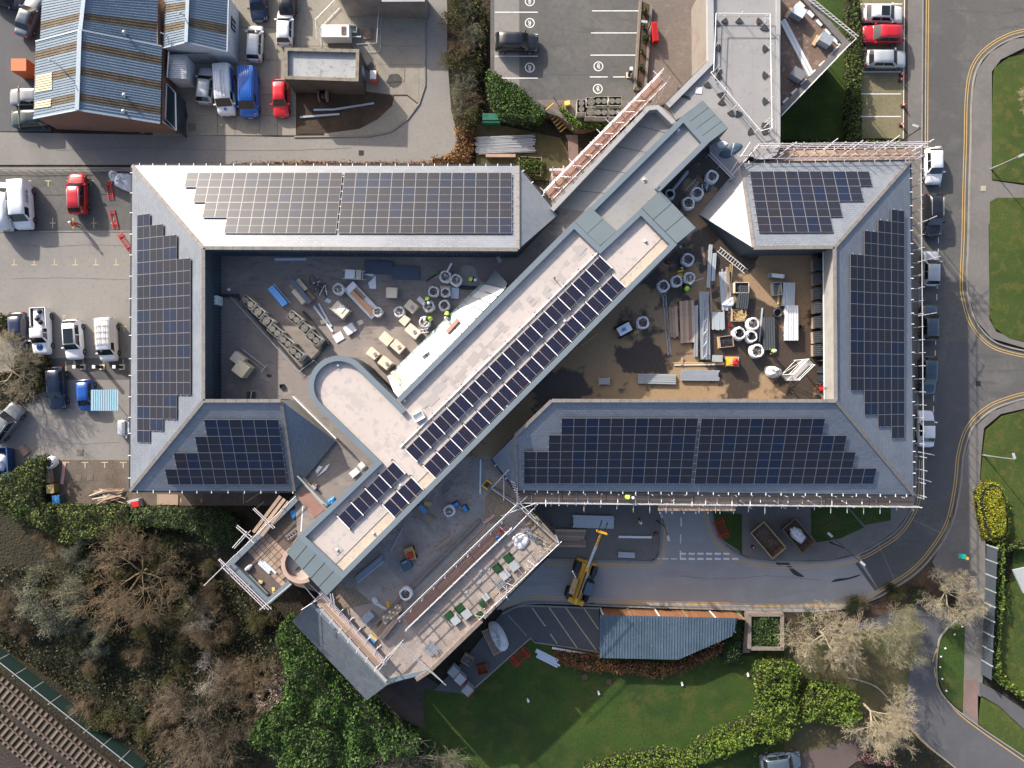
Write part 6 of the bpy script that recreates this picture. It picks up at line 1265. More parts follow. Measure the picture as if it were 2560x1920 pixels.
planks('shorter galvanised channels beside the longer ones near the ladder', 'I', 1042, 325, ze, -.06, 1, 2, 3, 2.7, .16, .08, sheet_l, 'channel_stack', 'metal channels', .02, 'channel')
loose('brown_board', 'single brown board lying near the long channels', 'board', 'I', (940, 140), (965, 308), ze, .26, .05, wood); loose('brown_board', 'long narrow brown board beside the lattice topped stack', 'board', 'I', (1012, 480), (1028, 745), ze, .2, .06, wood)
planks('mixed bundle of rails and timber on bearers', 'I', 1150, 540, ze, .07, 1, 8, 2, 3.7, .1, .09, sheet_l, 'mixed_bundle', 'building materials', .07, 'rail')
planks('orange timber half of the mixed bundle', 'I', 1180, 510, ze + .3, .05, 1, 2, 1, 3.8, .12, .05, wood, 'timber_pair', 'timber', .03, 'board', False)
for a, b, l in (((1200, 298), (1180, 755), 'left of two long yellow battens'), ((1218, 298), (1195, 750), 'right of two long yellow battens')): loose('yellow_batten', l, 'batten', 'I', a, b, ze, .06, .06, wood_y)
heapsheet('plastic_sheet', 'crumpled clear plastic sheet over the end of the mixed bundle', 'sheet', 'I', [(1125, 665), (1225, 600), (1232, 680), (1150, 685)], ze + .3, .15, tarp_w, .05)
crate('pale timber crate behind the short charcoal sheets', 'I', 1290, 520, ze, 1, 0, 1.35, 1.0, .6, cream, fill=dark); ribs('short stack of charcoal ribbed sheets on the crate', 'I', 1305, 608, ze, -.12, 1, 2.25, 1.05, 5, .5, sheet_d, bearers=False, zt=.05)
ribs('long charcoal ribbed sheets beside the three bulk bags', 'I', 1545, 940, ze, .02, 1, 3.2, 1.15, 5, .25, sheet_d)
ribs('pale ribbed sheets, upper stack near the east wall', 'I', 1720, 580, ze, -.03, 1, 2.25, 1.15, 5, .45, sheet_l); ribs('long white ribbed sheets, lower stack near the east wall', 'I', 1745, 843, ze, 0, 1, 3.4, 1.2, 5, .55, mat('sheet_white', (.66, .68, .68), .4, .1))
crate('grey plastic bin beside the upper pale sheets', 'I', 1612, 530, ze, .1, 1, 1.2, .8, .7, slab_g, 'storage_bin', 'bin')
loose('yellow_board', 'yellowish board standing between the bin and the pale sheets', 'board', 'I', (1650, 490), (1640, 665), ze + .3, .16, .1, wood_y)
t = crate('open timber crate heaped with loose sticks', 'I', 1268, 775, ze, 1, .02, 1.3, 1.1, .5, wood)
for k in range(24): bar('stick', (R.uniform(-.6, .5), R.uniform(-.55, .55), .55 + k * .008), (R.uniform(-.6, .8), R.uniform(-.55, .55), .58 + k * .008), .05, .04, wood_y, t)
t = crate('timber crate with a grey board across it', 'I', 1155, 1012, ze, 1, -.12, 1.3, 1.05, .45, wood, fill=dark)
loose('timber_batten', 'pair of thin battens beside the timber crate', 'batten', 'I', (1082, 965), (1090, 1075), ze, .1, .06, wood_y)
ladder('aluminium ladder lying across the wet floor', 'I', (1090, 158), (1345, 365), ze, whitem, .5)
boxes('white hop-up trestle with end rungs', 'I', 1612, 410, ze, 1, .1, [('deck', (.1, 0, .5), (1.25, .38, .06), whitem), ('end', (-.55, 0, .3), (.06, .45, .6), steel), ('end', (.7, 0, .3), (.06, .4, .6), steel), ('end', (-.68, 0, .3), (.05, .45, .6), steel)], 'trestle', 'trestle')
planks('pallet of short galvanised channels', 'I', 1083, 822, ze, .03, 1, 7, 4, 1.7, .15, .06, sheet_l, 'channel_stack', 'metal channels', .03, 'channel')
boxes('yellow generator on a timber pallet with a red cover', 'I', 1213, 1195, ze, 1, .02, [('pallet', (0, 0, .08), (1.35, 1.0, .14), wood), ('body', (-.12, 0, .5), (.95, .8, .65), yelm), ('panel', (-.2, 0, .85), (.5, .5, .06), wood_y)], 'generator', 'generator')
heapsheet('red_cover', 'bright red cover crumpled over the yellow generator', 'cover', 'I', [(1225, 1175), (1262, 1160), (1278, 1200), (1262, 1235), (1225, 1225)], ze + .88, .2, redm, .03)
t = boxes('galvanised wheelbarrow beside the stack end', 'I', 1068, 1168, ze, 1, .03, [('tray', (0, 0, .5), (.95, .65, .28), slab_g), ('handle', (-.6, .25, .5), (.7, .05, .05), dark), ('handle', (-.6, -.25, .5), (.7, .05, .05), dark), ('wheel', (.6, 0, .2), (.4, .1, .4), tyre_m)], 'wheelbarrow', 'wheelbarrow')
for a, b, l, m_ in (((660, 1207), (1145, 1208), 'upper long yellow beam in front of the stacks', wood_y), ((680, 1226), (1140, 1220), 'lower long pale beam in front of the stacks', cream)): loose('long_beam', l, 'beam', 'I', a, b, ze, .13, .12, m_)
loose('brown_board', 'short brown board crossing the long beams', 'board', 'I', (757, 1155), (755, 1228), ze + .13, .2, .05, wood); loose('red_board', 'dull red board at the foot of the board stacks', 'board', 'I', (700, 1117), (845, 1108), ze, .22, .06, wood_r)
planks('grey slatted rack lying by the south ridge', 'I', 520, 1355, ze, 1, .02, 5, 3, 3.7, .14, .07, slab_g, 'slatted_rack', 'rack', .003, 'slat', True, gap=.06)
planks('dark and silver channel stack by the south ridge', 'I', 915, 1322, ze, 1, .01, 6, 3, 3.7, .15, .07, steel, 'channel_stack', 'metal channels', .04, 'channel', topm=steel)
boxes('grey flat trolley by the spine in the wet corner', 'I', 32, 1375, ze, 1, 0, [('deck', (0, 0, .3), (1.0, .62, .08), slab_g), ('rail', (-.48, 0, .4), (.06, .8, .1), steel), ('rail', (.5, 0, .4), (.06, .8, .1), steel)], 'flat_trolley', 'trolley')
heapsheet('wrapped_pallet', 'white plastic wrapped pallet casting a long shadow', 'wrapped pallet', 'I', [(1525, 1320), (1520, 1245), (1600, 1240), (1655, 1275), (1640, 1330), (1580, 1345)], ze, 1.2, tarp_w, .08)
t = T_('scaffold_tower', 'white aluminium scaffold tower in the corner of the east courtyard', 'scaffold tower', 'I', 1745, 1275, ze, 1, -1.0)
for sx in (-1, 1):
 for sy in (-1, 1): tube('standard', (sx * 1.0, sy * .38, 0), (sx * 1.0, sy * .38, 3.6), .035, whitem, t)
 for k in range(8): tube('rung', (sx * 1.0, -.38, .4 + k * .42), (sx * 1.0, .38, .4 + k * .42), .028, whitem, t)
for sy in (-1, 1):
 for zz_ in (.5, 2.4, 3.0, 3.5): tube('ledger', (-1.0, sy * .38, zz_), (1.0, sy * .38, zz_), .028, whitem, t)
 tube('brace', (-1.0, sy * .38, .5), (1.0, sy * .38, 2.4), .025, whitem, t)
mb = MB(); mb.box((0, -.05, 2.5), (1.9, .5, .06)); mb.build('platform', patch, t)
for i, y in enumerate((318, 448, 578, 705, 840, 975, 1095)):
 ribs('%s charcoal ribbed panel leaning along the east wall' % ('topmost', 'second', 'third', 'fourth', 'fifth', 'sixth', 'lowest')[i], 'I', 1995, y, ze, 1, -.04 * R.uniform(.2, 1.6), 1.45, 1.1, 6, .3, sheet_d, bearers=True, zt=.9)
boxes('dark green wall hatch low on the east wall', 'I', 2040, 1310, ze, 1, 0, [('panel', (0, 0, 1.1), (.65, 1.55, .06), mat('hatch_green', (.06, .085, .085), .5)), ('frame', (-.02, 0, .5), (.6, 1.5, 1.0), dark), ('hinge', (.3, .5, 1.16), (.08, .12, .04), whitem), ('hinge', (.3, -.5, 1.16), (.08, .12, .04), whitem)], 'wall_hatch', 'hatch')
boxes('red gas bottle trolley beside the east wall', 'I', 2030, 1440, ze, 0, 1, [('bottle', (0, 0, .5), (.55, .28, .9), redm), ('frame', (.2, .2, .4), (1.2, .06, .8), wood)], 'bottle_trolley', 'trolley')
boxes('yellow seat beside the bulk bag', 'I', 730, 408, ze, .2, 1, [('seat', (0, -.05, .45), (.45, .55, .1), yelm), ('back', (-.38, 0, .75), (.12, .55, .5), yelm), ('leg', (0, 0, .2), (.4, .4, .4), dark)], 'yellow_chair', 'chair')
boxes('red tool case against the spine wall', 'I', 622, 280, ze, 1, .4, [('case', (0, 0, .15), (.4, .3, .3), dark), ('lid', (0, 0, .32), (.25, .18, .04), redm), ('plank', (-.1, -.3, .05), (.7, .15, .06), wood)], 'tool_case', 'toolbox')
heapsheet('black_sack', 'black rubbish sack between the bags and the worker', 'sack', 'I', [(755, 470), (800, 465), (812, 500), (770, 520)], ze, .4, MATS['tyre'], .05)
loose('pale_pole', 'pale pole lying from the bag towards the channels', 'pole', 'I', (865, 455), (952, 425), ze, .05, .05, whitem); loose('brown_pole', 'brown pole leaning by the spine edge', 'pole', 'H', (2035, 978), (2195, 858), ze, .07, .07, wood_y)
for x, y, l in ((740, 140, 'white ring of tape near the spine corner'), (752, 335, 'pale bucket near the debris bag')):
 mb = MB(); mb.lathe([(.12, 0), (.14, .2), (.12, .21), (.1, .04)], n=14); tag(mb.build('bucket', whitem, None, p('I', x, y, ze)), l, 'bucket')
mb = MB(); mb.lathe([(.13, 0), (.15, .25), (.13, .26), (.1, .04)], n=14); tag(mb.build('bucket', redm, None, p('I', 1190, 862, ze)), 'red bucket beside the crate of sticks', 'bucket')
mb = MB(); mb.lathe([(.2, 0), (.24, .3), (.22, .31), (.2, .04)], n=14); tag(mb.build('rubber_tub', dark, None, p('I', 1832, 882, ze)), 'black rubber tub near the east wall', 'tub')
mb = MB(); mb.lathe([(.36, 0), (.45, .12), (.46, .5), (.36, .52), (.3, .1)], n=18); tag(mb.build('cable_drum', dark, None, p('I', 1625, 750, ze)), 'black drum beside the lower pale sheets', 'drum')
loose('pale_tube', 'galvanised tube standing beside the long charcoal sheets', 'tube', 'I', (1495, 700), (1465, 1010), ze, .12, .12, sheet_l)
for x, y, s, h, l in ((510, 345, 1.1, 0, 'bulk bag of rubble nearest the annex in the passage'), (372, 500, 1.1, 1, 'middle bulk bag of three in the passage'), (292, 590, 1.1, 1, 'lowest bulk bag of three in the passage'), (125, 505, .9, 3, 'bulk bag half hidden against the spine in the passage')): bag(l, 'T', x, y, ze, s, h)
ladder('steel ladder lying in the passage beside the bags', 'T', (285, 480), (380, 375), ze, steel, .45); bundle('bundle of scaffold tubes against the lower spine wall', 'T', (150, 470), (295, 290), ze + .4, 5, .045, mat('tube_lilac', (.5, .47, .55), .4, .4))
t = T_('green_frames', 'heap of dark green frames between the bags in the passage', 'frames', 'T', 440, 440, ze, 1, -1)
for k in range(16): bar('frame', (R.uniform(-.6, .6), R.uniform(-.5, .5), .1 + k * .03), (R.uniform(-.6, .6), R.uniform(-.5, .5), .15 + k * .03), .09, .06, R.choice((tub_blue, tub_blue, steel)), t)
heapsheet('dark_sheeting', 'dark sheeting and rubbish on the annex roof corner', 'sheeting', 'T', [(580, 130), (720, 30), (800, 60), (660, 170)], ZA, .12, tub_blue, .06); heapsheet('torn_sheet', 'torn white sheet beside the dark sheeting', 'sheet', 'T', [(555, 25), (620, 10), (665, 40), (610, 75), (575, 65)], ZA, .1, tarp_w, .05)
# ================================================================== scaffolding
stube = mat('scaffold_tube', (.52, .52, .52), .4, .4, rnd=.12); ptube = mat('scaffold_tube_pale', (.66, .6, .62), .45, .2, rnd=.1)
RT = .042
def scaffold(label, base): return thing('scaffold', label, 'scaffold', base)
def run(t, base, A, B, z_lo, z_hi, bays, depth, m=stube, rails=(.5, 1.0), deck=None, boards=4, boardm=wood, out=1, over=.5, ticks=True, inner=True, kick=0.0):
 A = Vector((A.x, A.y, 0)) - Vector((base.x, base.y, 0)); B = Vector((B.x, B.y, 0)) - Vector((base.x, base.y, 0)); d = (B - A).normalized(); n = Vector((-d.y, d.x, 0)) * out; z = lambda v: Vector((0, 0, v - base.z))
 for k in range(bays + 1):
  q = A.lerp(B, k / bays)
  for o in ((0, depth) if inner else (depth,)): tube('standard', q + n * o + z(z_lo), q + n * o + z(z_hi + R.uniform(.0, .5)), RT, m, t)
  if ticks: tube('transom', q - n * .15 + z((deck if deck else z_hi - 1) - .08), q + n * (depth + over * R.uniform(.4, 1.2)) + z((deck if deck else z_hi - 1) - .08), RT, m, t)
 for r in rails: tube('ledger', A - d * .3 + n * depth + z(z_hi - 1 + r), B + d * .3 + n * depth + z(z_hi - 1 + r), RT, m, t)
 tube('ledger', A + z(z_hi - 1.1), B + z(z_hi - 1.1), RT, m, t)
 if deck:
  L = (B - A).length; nb_ = max(1, int(L / 3.9))
  for i in range(boards):
   o = (i + .5) * depth / boards
   for k in range(nb_):
    a, b = A.lerp(B, k / nb_), A.lerp(B, (k + 1) / nb_); bar('board', a + n * o + d * .03 + z(deck), b + n * o - d * .03 + z(deck), depth / boards - .02, .04, boardm, t)
zs = 7.0
base = p('P', 1600, 1245, 0); sc1 = scaffold('long tube scaffold with boarded walkway below the south-east eaves', base)
run(sc1, base, p('P', 1296, 1230, zs), p('P', 2284, 1240, zs), 0, zs + 1, 24, .95, deck=zs, boards=4, out=-1, over=.9)
for k in range(26):
 x = 1330 + k * 36 + R.uniform(-8, 8); tube('putlog', p('P', x, 1232, zs) - base, p('P', x, 1232 + R.uniform(24, 36), zs + R.uniform(.2, .9)) - base, RT, stube, sc1)
for k in range(6): tube('raker', p('P', 1680 + k * 85, 1252, zs + .8) - base, p('P', 1692 + k * 85 + 18, 1266 + R.uniform(0, 8), zs - .6) - base, RT, ptube, sc1)
lp = thing('loading_platform', 'wide boarded loading platform over the site entrance', 'platform', p('P', 1740, 1262, 0)); bs = p('P', 1740, 1262, 0)
for k in range(8):
 y = 1250 + k * 3.6
 for a, b in ((1645, 1741), (1742, 1838)): bar('board', p('P', a, y, zs - .15) - bs, p('P', b, y, zs - .15) - bs, .135, .05, wood, lp)
for x in (1650, 1680, 1710, 1740, 1770, 1800, 1834):
 tube('standard', p('P', x, 1274, 0) * 0 + (p('P', x, 1276, zs) - bs) - Vector((0, 0, zs)), p('P', x, 1276, zs) - bs + Vector((0, 0, -.05)), RT, stube, lp); tube('transom', p('P', x, 1240, zs - .25) - bs, p('P', x, 1284, zs - .25) - bs, RT, stube, lp)
base = p('P', 2290, 800, 0); sc2 = scaffold('narrow tube scaffold along the east eaves above the parked cars', base)
run(sc2, base, p('P', 2281, 395, zs + .4), p('P', 2288, 1240, zs + .4), 0, zs + .9, 26, .62, out=1, over=.45, rails=(.9,), inner=False)
for y, dx, dy in ((560, 46, -20), (655, 55, -14), (790, 45, -8), (1130, 40, 8), (1195, 32, 10), (450, 30, -14)): tube('raker', p('P', 2296, y, zs + .4) - base, p('P', 2296 + dx, y + dy, zs - .6) - base, RT, ptube, sc2)
base = p('P', 2060, 390, 0); sc3 = scaffold('white tube scaffold with guard rails along the north-east eaves', base)
run(sc3, base, p('P', 1885, 404, zs + .2), p('P', 2290, 399, zs + .2), 0, zs + 2.2, 16, 1.05, m=ptube, out=1, over=.3, rails=(.0, .5, 1.0, -.6), deck=zs + .2, boards=3)
for x, y, dx, dy in ((1950, 385, 42, -30), (2050, 380, 45, -34), (2110, 385, 48, -34), (2190, 380, 60, -42), (2280, 378, 55, -30)): tube('raker', p('P', x, y, zs + 1.5) - base, p('P', x + dx, y + dy, zs + 1.2) - base, RT, ptube, sc3)
base = p('P', 1500, 390, 0); sc4 = scaffold('pale scaffold with reddish boards along the diagonal low roof', base)
run(sc4, base, p('P', 1382, 497, zs + .6), p('P', 1668, 205, zs + .6), 0, zs + 1.6, 12, 1.0, m=ptube, out=1, over=.7, rails=(.0, .5, 1.0), deck=zs + .3, boards=4, boardm=wood_r)
for k in range(9):
 t_ = k / 9; a = p('P', 1400, 470, zs + 1).lerp(p('P', 1640, 225, zs + 1), t_); tube('raker', a - base, a - base + Vector((-1.2 * R.uniform(.5, 1), .3, -.8)), RT, ptube, sc4)
base = p('P', 1410, 442, 0); sc5 = scaffold('short boarded scaffold bay beside the lawn by the north hip end', base); run(sc5, base, p('C', 400, 1500, zs - .5), p('C', 585, 1500, zs - .5), 0, zs + .5, 2, 1.0, m=ptube, out=1, deck=zs - .5, boards=4, boardm=wood_r, rails=(.0, .3, .6))
base = p('T', 600, 240, 0); sc6 = scaffold('tube guard rails around the annex corner above the passage', base)
for a, b, z_ in (((480, 130), (700, 355), ZA + .5), ((500, 115), (720, 340), ZA + 1.0), ((690, 290), (870, 20), ZA + 1.0), ((700, 320), (955, 40), ZA + .5), ((690, 140), (900, 150), ZA + .6), ((720, 30), (690, 140), ZA + .9)): tube('guard_rail', p('T', *a, z_) - base, p('T', *b, z_) - base, RT * 1.1, ptube, sc6)
for x, y in ((485, 130), (590, 235), (705, 350), (790, 200), (880, 90)): tube('standard', p('T', x, y, ZA) - base - Vector((0, 0, ZA * (x < 706 and x != 790))), p('T', x, y, ZA + 1.1) - base, RT, stube, sc6)
base = p('D', 600, 150, 0); t = thing('truss_rail', 'pale lattice guard rail outside the wedge shaped roof', 'guard rail', base)
for (a, b) in (((405, 0), (800, 318)), ((450, 0), (815, 300)), ((800, 318), (640, 470))): tube('chord', p('D', *a, ZW + .6) - base, p('D', *b, ZW + .6) - base, RT, ptube, t)
for k in range(14): a = p('D', 405 + k * 28, k * 22.5, ZW + .6); b = p('D', 450 + k * 26 + 10, k * 21.5 + 8, ZW + .6); tube('lacing', a - base, b - base, RT * .8, ptube, t)
for k in range(4): q = p('D', 470 + k * 100, 52 + k * 80, ZW + .6) - base; tube('standard', Vector((q.x, q.y, 0)), q, RT, stube, t)
WT = MB()
for k in range(7):
 a0, a1 = math.radians(-40 + k * 80 / 7), math.radians(-40 + (k + .9) * 80 / 7); WT.prism([(0.05 * math.cos(a0), .05 * math.sin(a0)), (.62 * math.cos(a0), .62 * math.sin(a0)), (.62 * math.cos(a1), .62 * math.sin(a1)), (.05 * math.cos(a1), .05 * math.sin(a1))], 0, .09)
WTM = WT.mesh('weight', mat('rubber_weight', (.045, .045, .045), .9))
base = p('P', 1850, 200, ZA); t = thing('roof_guard_rail', 'free standing roof guard rail on fan shaped black weights', 'guard rail', base)
loop = [('C', 1760, 110), ('D', 85, 115), ('D', 100, 1060), ('C', 2130, 1085), ('C', 1715, 600), ('C', 1740, 590), ('C', 1760, 110)]
for i in range(len(loop) - 1):
 for dz in (.55, 1.1): tube('rail', p(*loop[i], ZA + dz) - base, p(*loop[i + 1], ZA + dz) - base, .038, whitem, t)
for fr, x, y, dr in (('C', 1765, 190, 90), ('C', 1825, 180, 0), ('C', 1950, 170, 90), ('C', 2120, 180, 180), ('C', 2155, 225, 90), ('C', 1770, 400, 0), ('C', 1775, 595, 30), ('C', 1775, 635, 70), ('C', 1688, 700, 100), ('C', 1800, 785, 120), ('C', 1805, 845, 90), ('C', 1885, 935, 110), ('C', 1940, 940, 60), ('C', 2050, 1095, 200), ('C', 2165, 1040, 100), ('C', 2165, 1085, 60), ('D', 45, 405, 180), ('D', 45, 625, 180), ('D', 45, 840, 180), ('D', 40, 230, 90), ('D', 45, 1040, 150), ('D', 45, 1085, 210)):
 a = -math.radians(dr); q = p(fr, x, y, ZA) - base; o = Vector((.3 * math.cos(a), .3 * math.sin(a), 0)); ob('weight', WTM, t, q - o, a); tube('post', q - o, q - o + Vector((0, 0, 1.15)), .035, whitem, t)
boxes('white roof hatch sheet on the annex roof', 'C', 1615, 752, ZA, 1, .05, [('sheet', (0, 0, .03), (.62, .6, .05), whitem)], 'hatch_sheet', 'sheet'); loose('black_gutter', 'bent black gutter offcut on the annex roof', 'gutter', 'C', (1455, 790), (1540, 815), ZA, .22, .08, dark)
for i, (x, y, a, l) in enumerate(((295, 130, .6, 'grey plant box with a tilted lid, topmost on the wedge roof'), (520, 355, .55, 'grey plant box with an orange board beside it on the wedge roof'), (288, 640, .6, 'plain grey plant box, lowest on the wedge roof'))):
 t = T_('plant_box', l, 'plant box', 'D', x, y, ZW, 1, a); mb = MB(); mb.box((0, 0, .45), (1.25, .9, .8)); mb.build('casing', slab_g, t); mb = MB(); mb.box((0, 0, .89), (1.3, .95, .08)); mb.build('lid', [MATS['pale_blue'], steel, MATS['panel_frame']][i], t)
 if i < 2: mb = MB(); mb.box((-.75, -.2, .1), (.35, 1.1, .08)); mb.build('board', wood if i == 0 else ply, t)
planks('white trunking runs lying diagonally on the wedge roof', 'D', 300, 400, ZW, .52, 1, 2, 1, 6.2, .3, .2, tarp_w, 'trunking_run', 'trunking', .01, 'trunking', False)
base = p('N', 900, 1200, tz); sc7 = scaffold('long diagonal scaffold walkway with reddish boards across the south terrace', base)
run(sc7, base, p('N', 1310, 745, tz + .5), p('N', 380, 1640, tz + .5), tz, tz + 1.6, 9, 1.05, m=stube, out=1, deck=tz + .45, boards=4, boardm=wood_r, rails=(.4, .9), over=.25)
tube('ledger', p('N', 1440, 600, tz + 1.3) - base, p('N', 350, 1650, tz + 1.3) - base, .06, steel, sc7)
base = p('N', 1500, 900, 0); sc8 = scaffold('tube scaffold around the outer corner of the south terrace', base)
for a, b, z_ in (((1210, 445), (1440, 605), 8.4), ((1440, 590), (1825, 950), 8.4), ((1860, 935), (1100, 1659), 8.4), ((1215, 440), (1375, 270), 8.6), ((1300, 700), (1630, 580), 8.2), ((1370, 870), (1640, 590), 8.0), ((1280, 790), (1370, 880), 8.0), ((1470, 580), (1620, 730), 8.2), ((1325, 340), (1325, 560), 8.3), ((1270, 780), (1540, 520), 8.0), ((1450, 440), (1450, 620), 8.3)): tube('ledger', p('N', *a, z_) - base, p('N', *b, z_) - base, RT * 1.15, stube, sc8)
for x, y in ((1215, 445), (1445, 595), (1640, 770), (1830, 945), (1600, 1180), (1350, 1420), (1150, 1610)): tube('standard', p('N', x, y, 8.6) - base - Vector((0, 0, 8.6)), p('N', x, y, 8.8) - base, RT, stube, sc8)
for k in range(8): tube('putlog', p('N', 1390 + k * 9, 380 + k * 25, 8) - base, p('N', 1430 + k * 8, 400 + k * 25, 8.2) - base, RT, ptube, sc8)
for a, b in (((1960, 1210), (1990, 1270)), ((1560, 1220), (1700, 1070)), ((1350, 1450), (1370, 1475))): tube('raker', p('N', *a, 8) - base, p('N', *b, 7.5) - base, RT, ptube, sc8)
base = p('V', 1600, 300, 0); sc9 = scaffold('scaffold with pale boards along the low slate roof', base)
run(sc9, base, p('V', 1452, 92, 8.0), p('V', 1735, 400, 8.0), 0, 9.0, 7, 1.15, m=ptube, out=1, deck=8.0, boards=5, boardm=wood, rails=(.3, .6, 1.0), over=.5)
for a, b in (((1745, 415), (1850, 290), ), ((1850, 290), (2040, 470)), ((1840, 300), (2055, 485)), ((1730, 410), (1860, 275))): tube('ledger', p('V', *a, 8.4) - base, p('V', *b, 8.4) - base, RT, stube, sc9)
for k in range(30):
 f = k / 29; a = p('N', 1830 - 700 * f, 945 + 690 * f, 7.9); b = a + Vector((R.uniform(-.9, .3), R.uniform(-.2, .9), R.uniform(-.2, .5))); tube('putlog', a - base, b - base, RT * .9, R.choice((stube, ptube)), sc9)
base = p('M', 500, 1000, 0); sc10 = scaffold('tube scaffold hugging the south-west terrace above the scrub', base)
for a, b, z_, m_ in (((45, 1390), (390, 1050), 8.4, stube), ((200, 1100), (760, 1659), 8.3, ptube), ((215, 1090), (790, 1650), 8.5, ptube), ((240, 1180), (720, 1650), 7.9, ptube), ((385, 1060), (1060, 400), 8.3, stube), ((585, 540), (810, 760), 8.4, ptube), ((600, 530), (830, 750), 8.2, ptube), ((400, 740), (600, 920), 8.4, ptube), ((410, 720), (620, 890), 8.1, ptube), ((380, 980), (560, 780), 8.0, stube), ((360, 970), (520, 790), 8.2, ptube), ((660, 1659), (1010, 1370), 8.2, stube), ((1180, 1340), (1340, 1500), 8.0, stube), ((1140, 1380), (1290, 1560), 8.2, ptube), ((1120, 1659), (1420, 1470), 8.0, stube), ((1440, 1480), (1470, 1659), 8.2, ptube), ((1465, 1480), (1500, 1659), 8.2, ptube)):
 tube('ledger', p('M', *a, z_) - base, p('M', *b, z_) - base, RT * 1.1, m_, sc10)
for k in range(16): a = p('M', 215 + k * 36, 1105 + k * 36, 8.3); b = p('M', 245 + k * 33, 1180 + k * 31, 7.9); tube('lacing', a - base, b - base, RT * .7, ptube, sc10)
for x, y in ((390, 1050), (560, 860), (730, 700), (900, 540), (300, 1180), (520, 1400), (720, 1600)): tube('standard', p('M', x, y, 8.2) - base - Vector((0, 0, 8.2)), p('M', x, y, 8.6) - base, RT, stube, sc10)
for k in range(3):
 A, B = p('M', 590 + k * 45, 800 - k * 10 + k * 30, 7.9), p('M', 890 + k * 45, 400 + k * 30, 7.9)
 bar('board', A - base, B - base, .32, .05, wood, sc10)
zt_ = tz
for x, y, s, h, l in ((822, 650, 1.0, 2, 'open bulk bag between the blue machines and the pallet on the terrace'), (425, 1412, 1.1, 0, 'bulk bag of scrap beside the brick pallet on the terrace')): bag(l, 'N', x, y, zt_, s, h)
heapsheet('white_sheet', 'torn white sheet with square holes on the outer terrace', 'sheet', 'N', [(1405, 900), (1470, 860), (1540, 880), (1560, 940), (1490, 1015), (1430, 980)], zt_, .25, tarp_w, .06)
for x, y, dx, dy, l in ((885, 590, 1, -.6, 'blue wheeled machine touching the bulk bag on the terrace'), (970, 625, .6, 1, 'blue wheeled machine right of its twin on the terrace')): boxes(l, 'N', x, y, zt_, dx, dy, [('tank', (0, 0, .4), (.6, .32, .3), bluem), ('frame', (0, .1, .18), (.7, .4, .16), dark), ('wheel', (-.25, -.2, .12), (.22, .08, .24), tyre_m), ('wheel', (.25, -.2, .12), (.22, .08, .24), tyre_m)], 'blue_machine', 'machine')
pallet('slatted pallet by the spine on the terrace', 'N', 628, 725, zt_, 1, .75, 1.1, .9); boxes('blue sheet on tan board leaning by the spine', 'N', 570, 650, zt_, 1, 1.1, [('board', (0, -.25, .1), (1.2, .8, .1), wood), ('sheet', (-.05, .2, .22), (.95, .5, .06), mat('sheet_blue', (.13, .3, .5), .6))], 'board_pile', 'boards'); slabs('yellow insulation sheet by the spine', 'N', 620, 588, zt_, 1, .35, .75, .5, .08, wood_y, 'yellow_sheet', 'board', 1)
boxes('yellow site dumper with red fuel can on the terrace', 'N', 470, 1040, zt_, .35, 1, [('deck', (0, 0, .35), (1.25, .8, .25), wood_y), ('can', (.1, 0, .6), (.6, .45, .3), redm), ('rail', (0, .4, .55), (1.3, .06, .2), yelm), ('rail', (0, -.4, .55), (1.3, .06, .2), yelm), ('wheel', (-.45, .45, .18), (.36, .12, .36), tyre_m), ('wheel', (.45, .45, .18), (.36, .12, .36), tyre_m), ('wheel', (-.45, -.45, .18), (.36, .12, .36), tyre_m), ('wheel', (.45, -.45, .18), (.36, .12, .36), tyre_m)], 'site_cart', 'cart')
boxes('dark blue lidded bin below the yellow cart', 'N', 435, 1132, zt_, .5, 1, [('bin', (0, 0, .4), (.95, .95, .75), tub_blue), ('lid', (.05, 0, .8), (.98, 1.0, .06), tub_blue), ('handle', (-.3, 0, .86), (.08, .5, .05), steel)], 'lidded_bin', 'bin')
bundle('bundle of steel tubes lying beside the spine foot', 'N', (-30, 1290), (215, 1090), zt_, 10, .06, mat('tube_bluegrey', (.38, .42, .46), .35, .5))
planks('pair of brown boards lying across the grey walkway', 'N', 780, 950, zt_, 1, -.8, 2, 2, 1.9, .2, .05, wood, bearers=False, jit=.12)
heapsheet('white_film', 'twisted white film by the yellow board', 'plastic film', 'N', [(110, 1455), (150, 1450), (180, 1500), (265, 1560), (250, 1575), (150, 1520), (115, 1490)], zt_, .2, tarp_w, .03); slabs('small yellow sign board lying on the terrace', 'N', 265, 1516, zt_, .2, 1, .6, .28, .06, yelm, 'yellow_board', 'board', 1)
t = T_('brick_pallet', 'long pallet of tan bricks and boards on the terrace', 'bricks', 'N', 300, 1590, zt_, 1, -.82)
for i in range(9):
 for j in range(3): mb = MB(); mb.box((-1.0 + i * .25, -.25 + j * .26, .3 + R.uniform(0, .05)), (.22, .23, .5)); mb.build('brick', wood if (i + j) % 3 else cream, t)
bar('bearer', (-1.2, 0, .03), (1.2, 0, .03), .8, .06, wood, t)
planks('short pile of grey channels beside the brick pallet', 'N', 75, 1625, zt_, 1, -.9, 5, 4, 1.3, .13, .08, steel, 'channel_stack', 'metal channels', .03, 'channel')
planks('long pale boards stacked in the lower corner of the terrace', 'V', 1790, 200, zt_, 1, -1.25, 4, 5, 2.9, .25, .06, wood, jit=.04); boxes('blue strapped end sheet below the pale boards', 'V', 1712, 272, zt_, 1, .8, [('sheet', (0, 0, .15), (.9, .3, .25), bluem), ('board', (0, .3, .15), (.9, .3, .2), wood_y)], 'end_sheet', 'sheet')
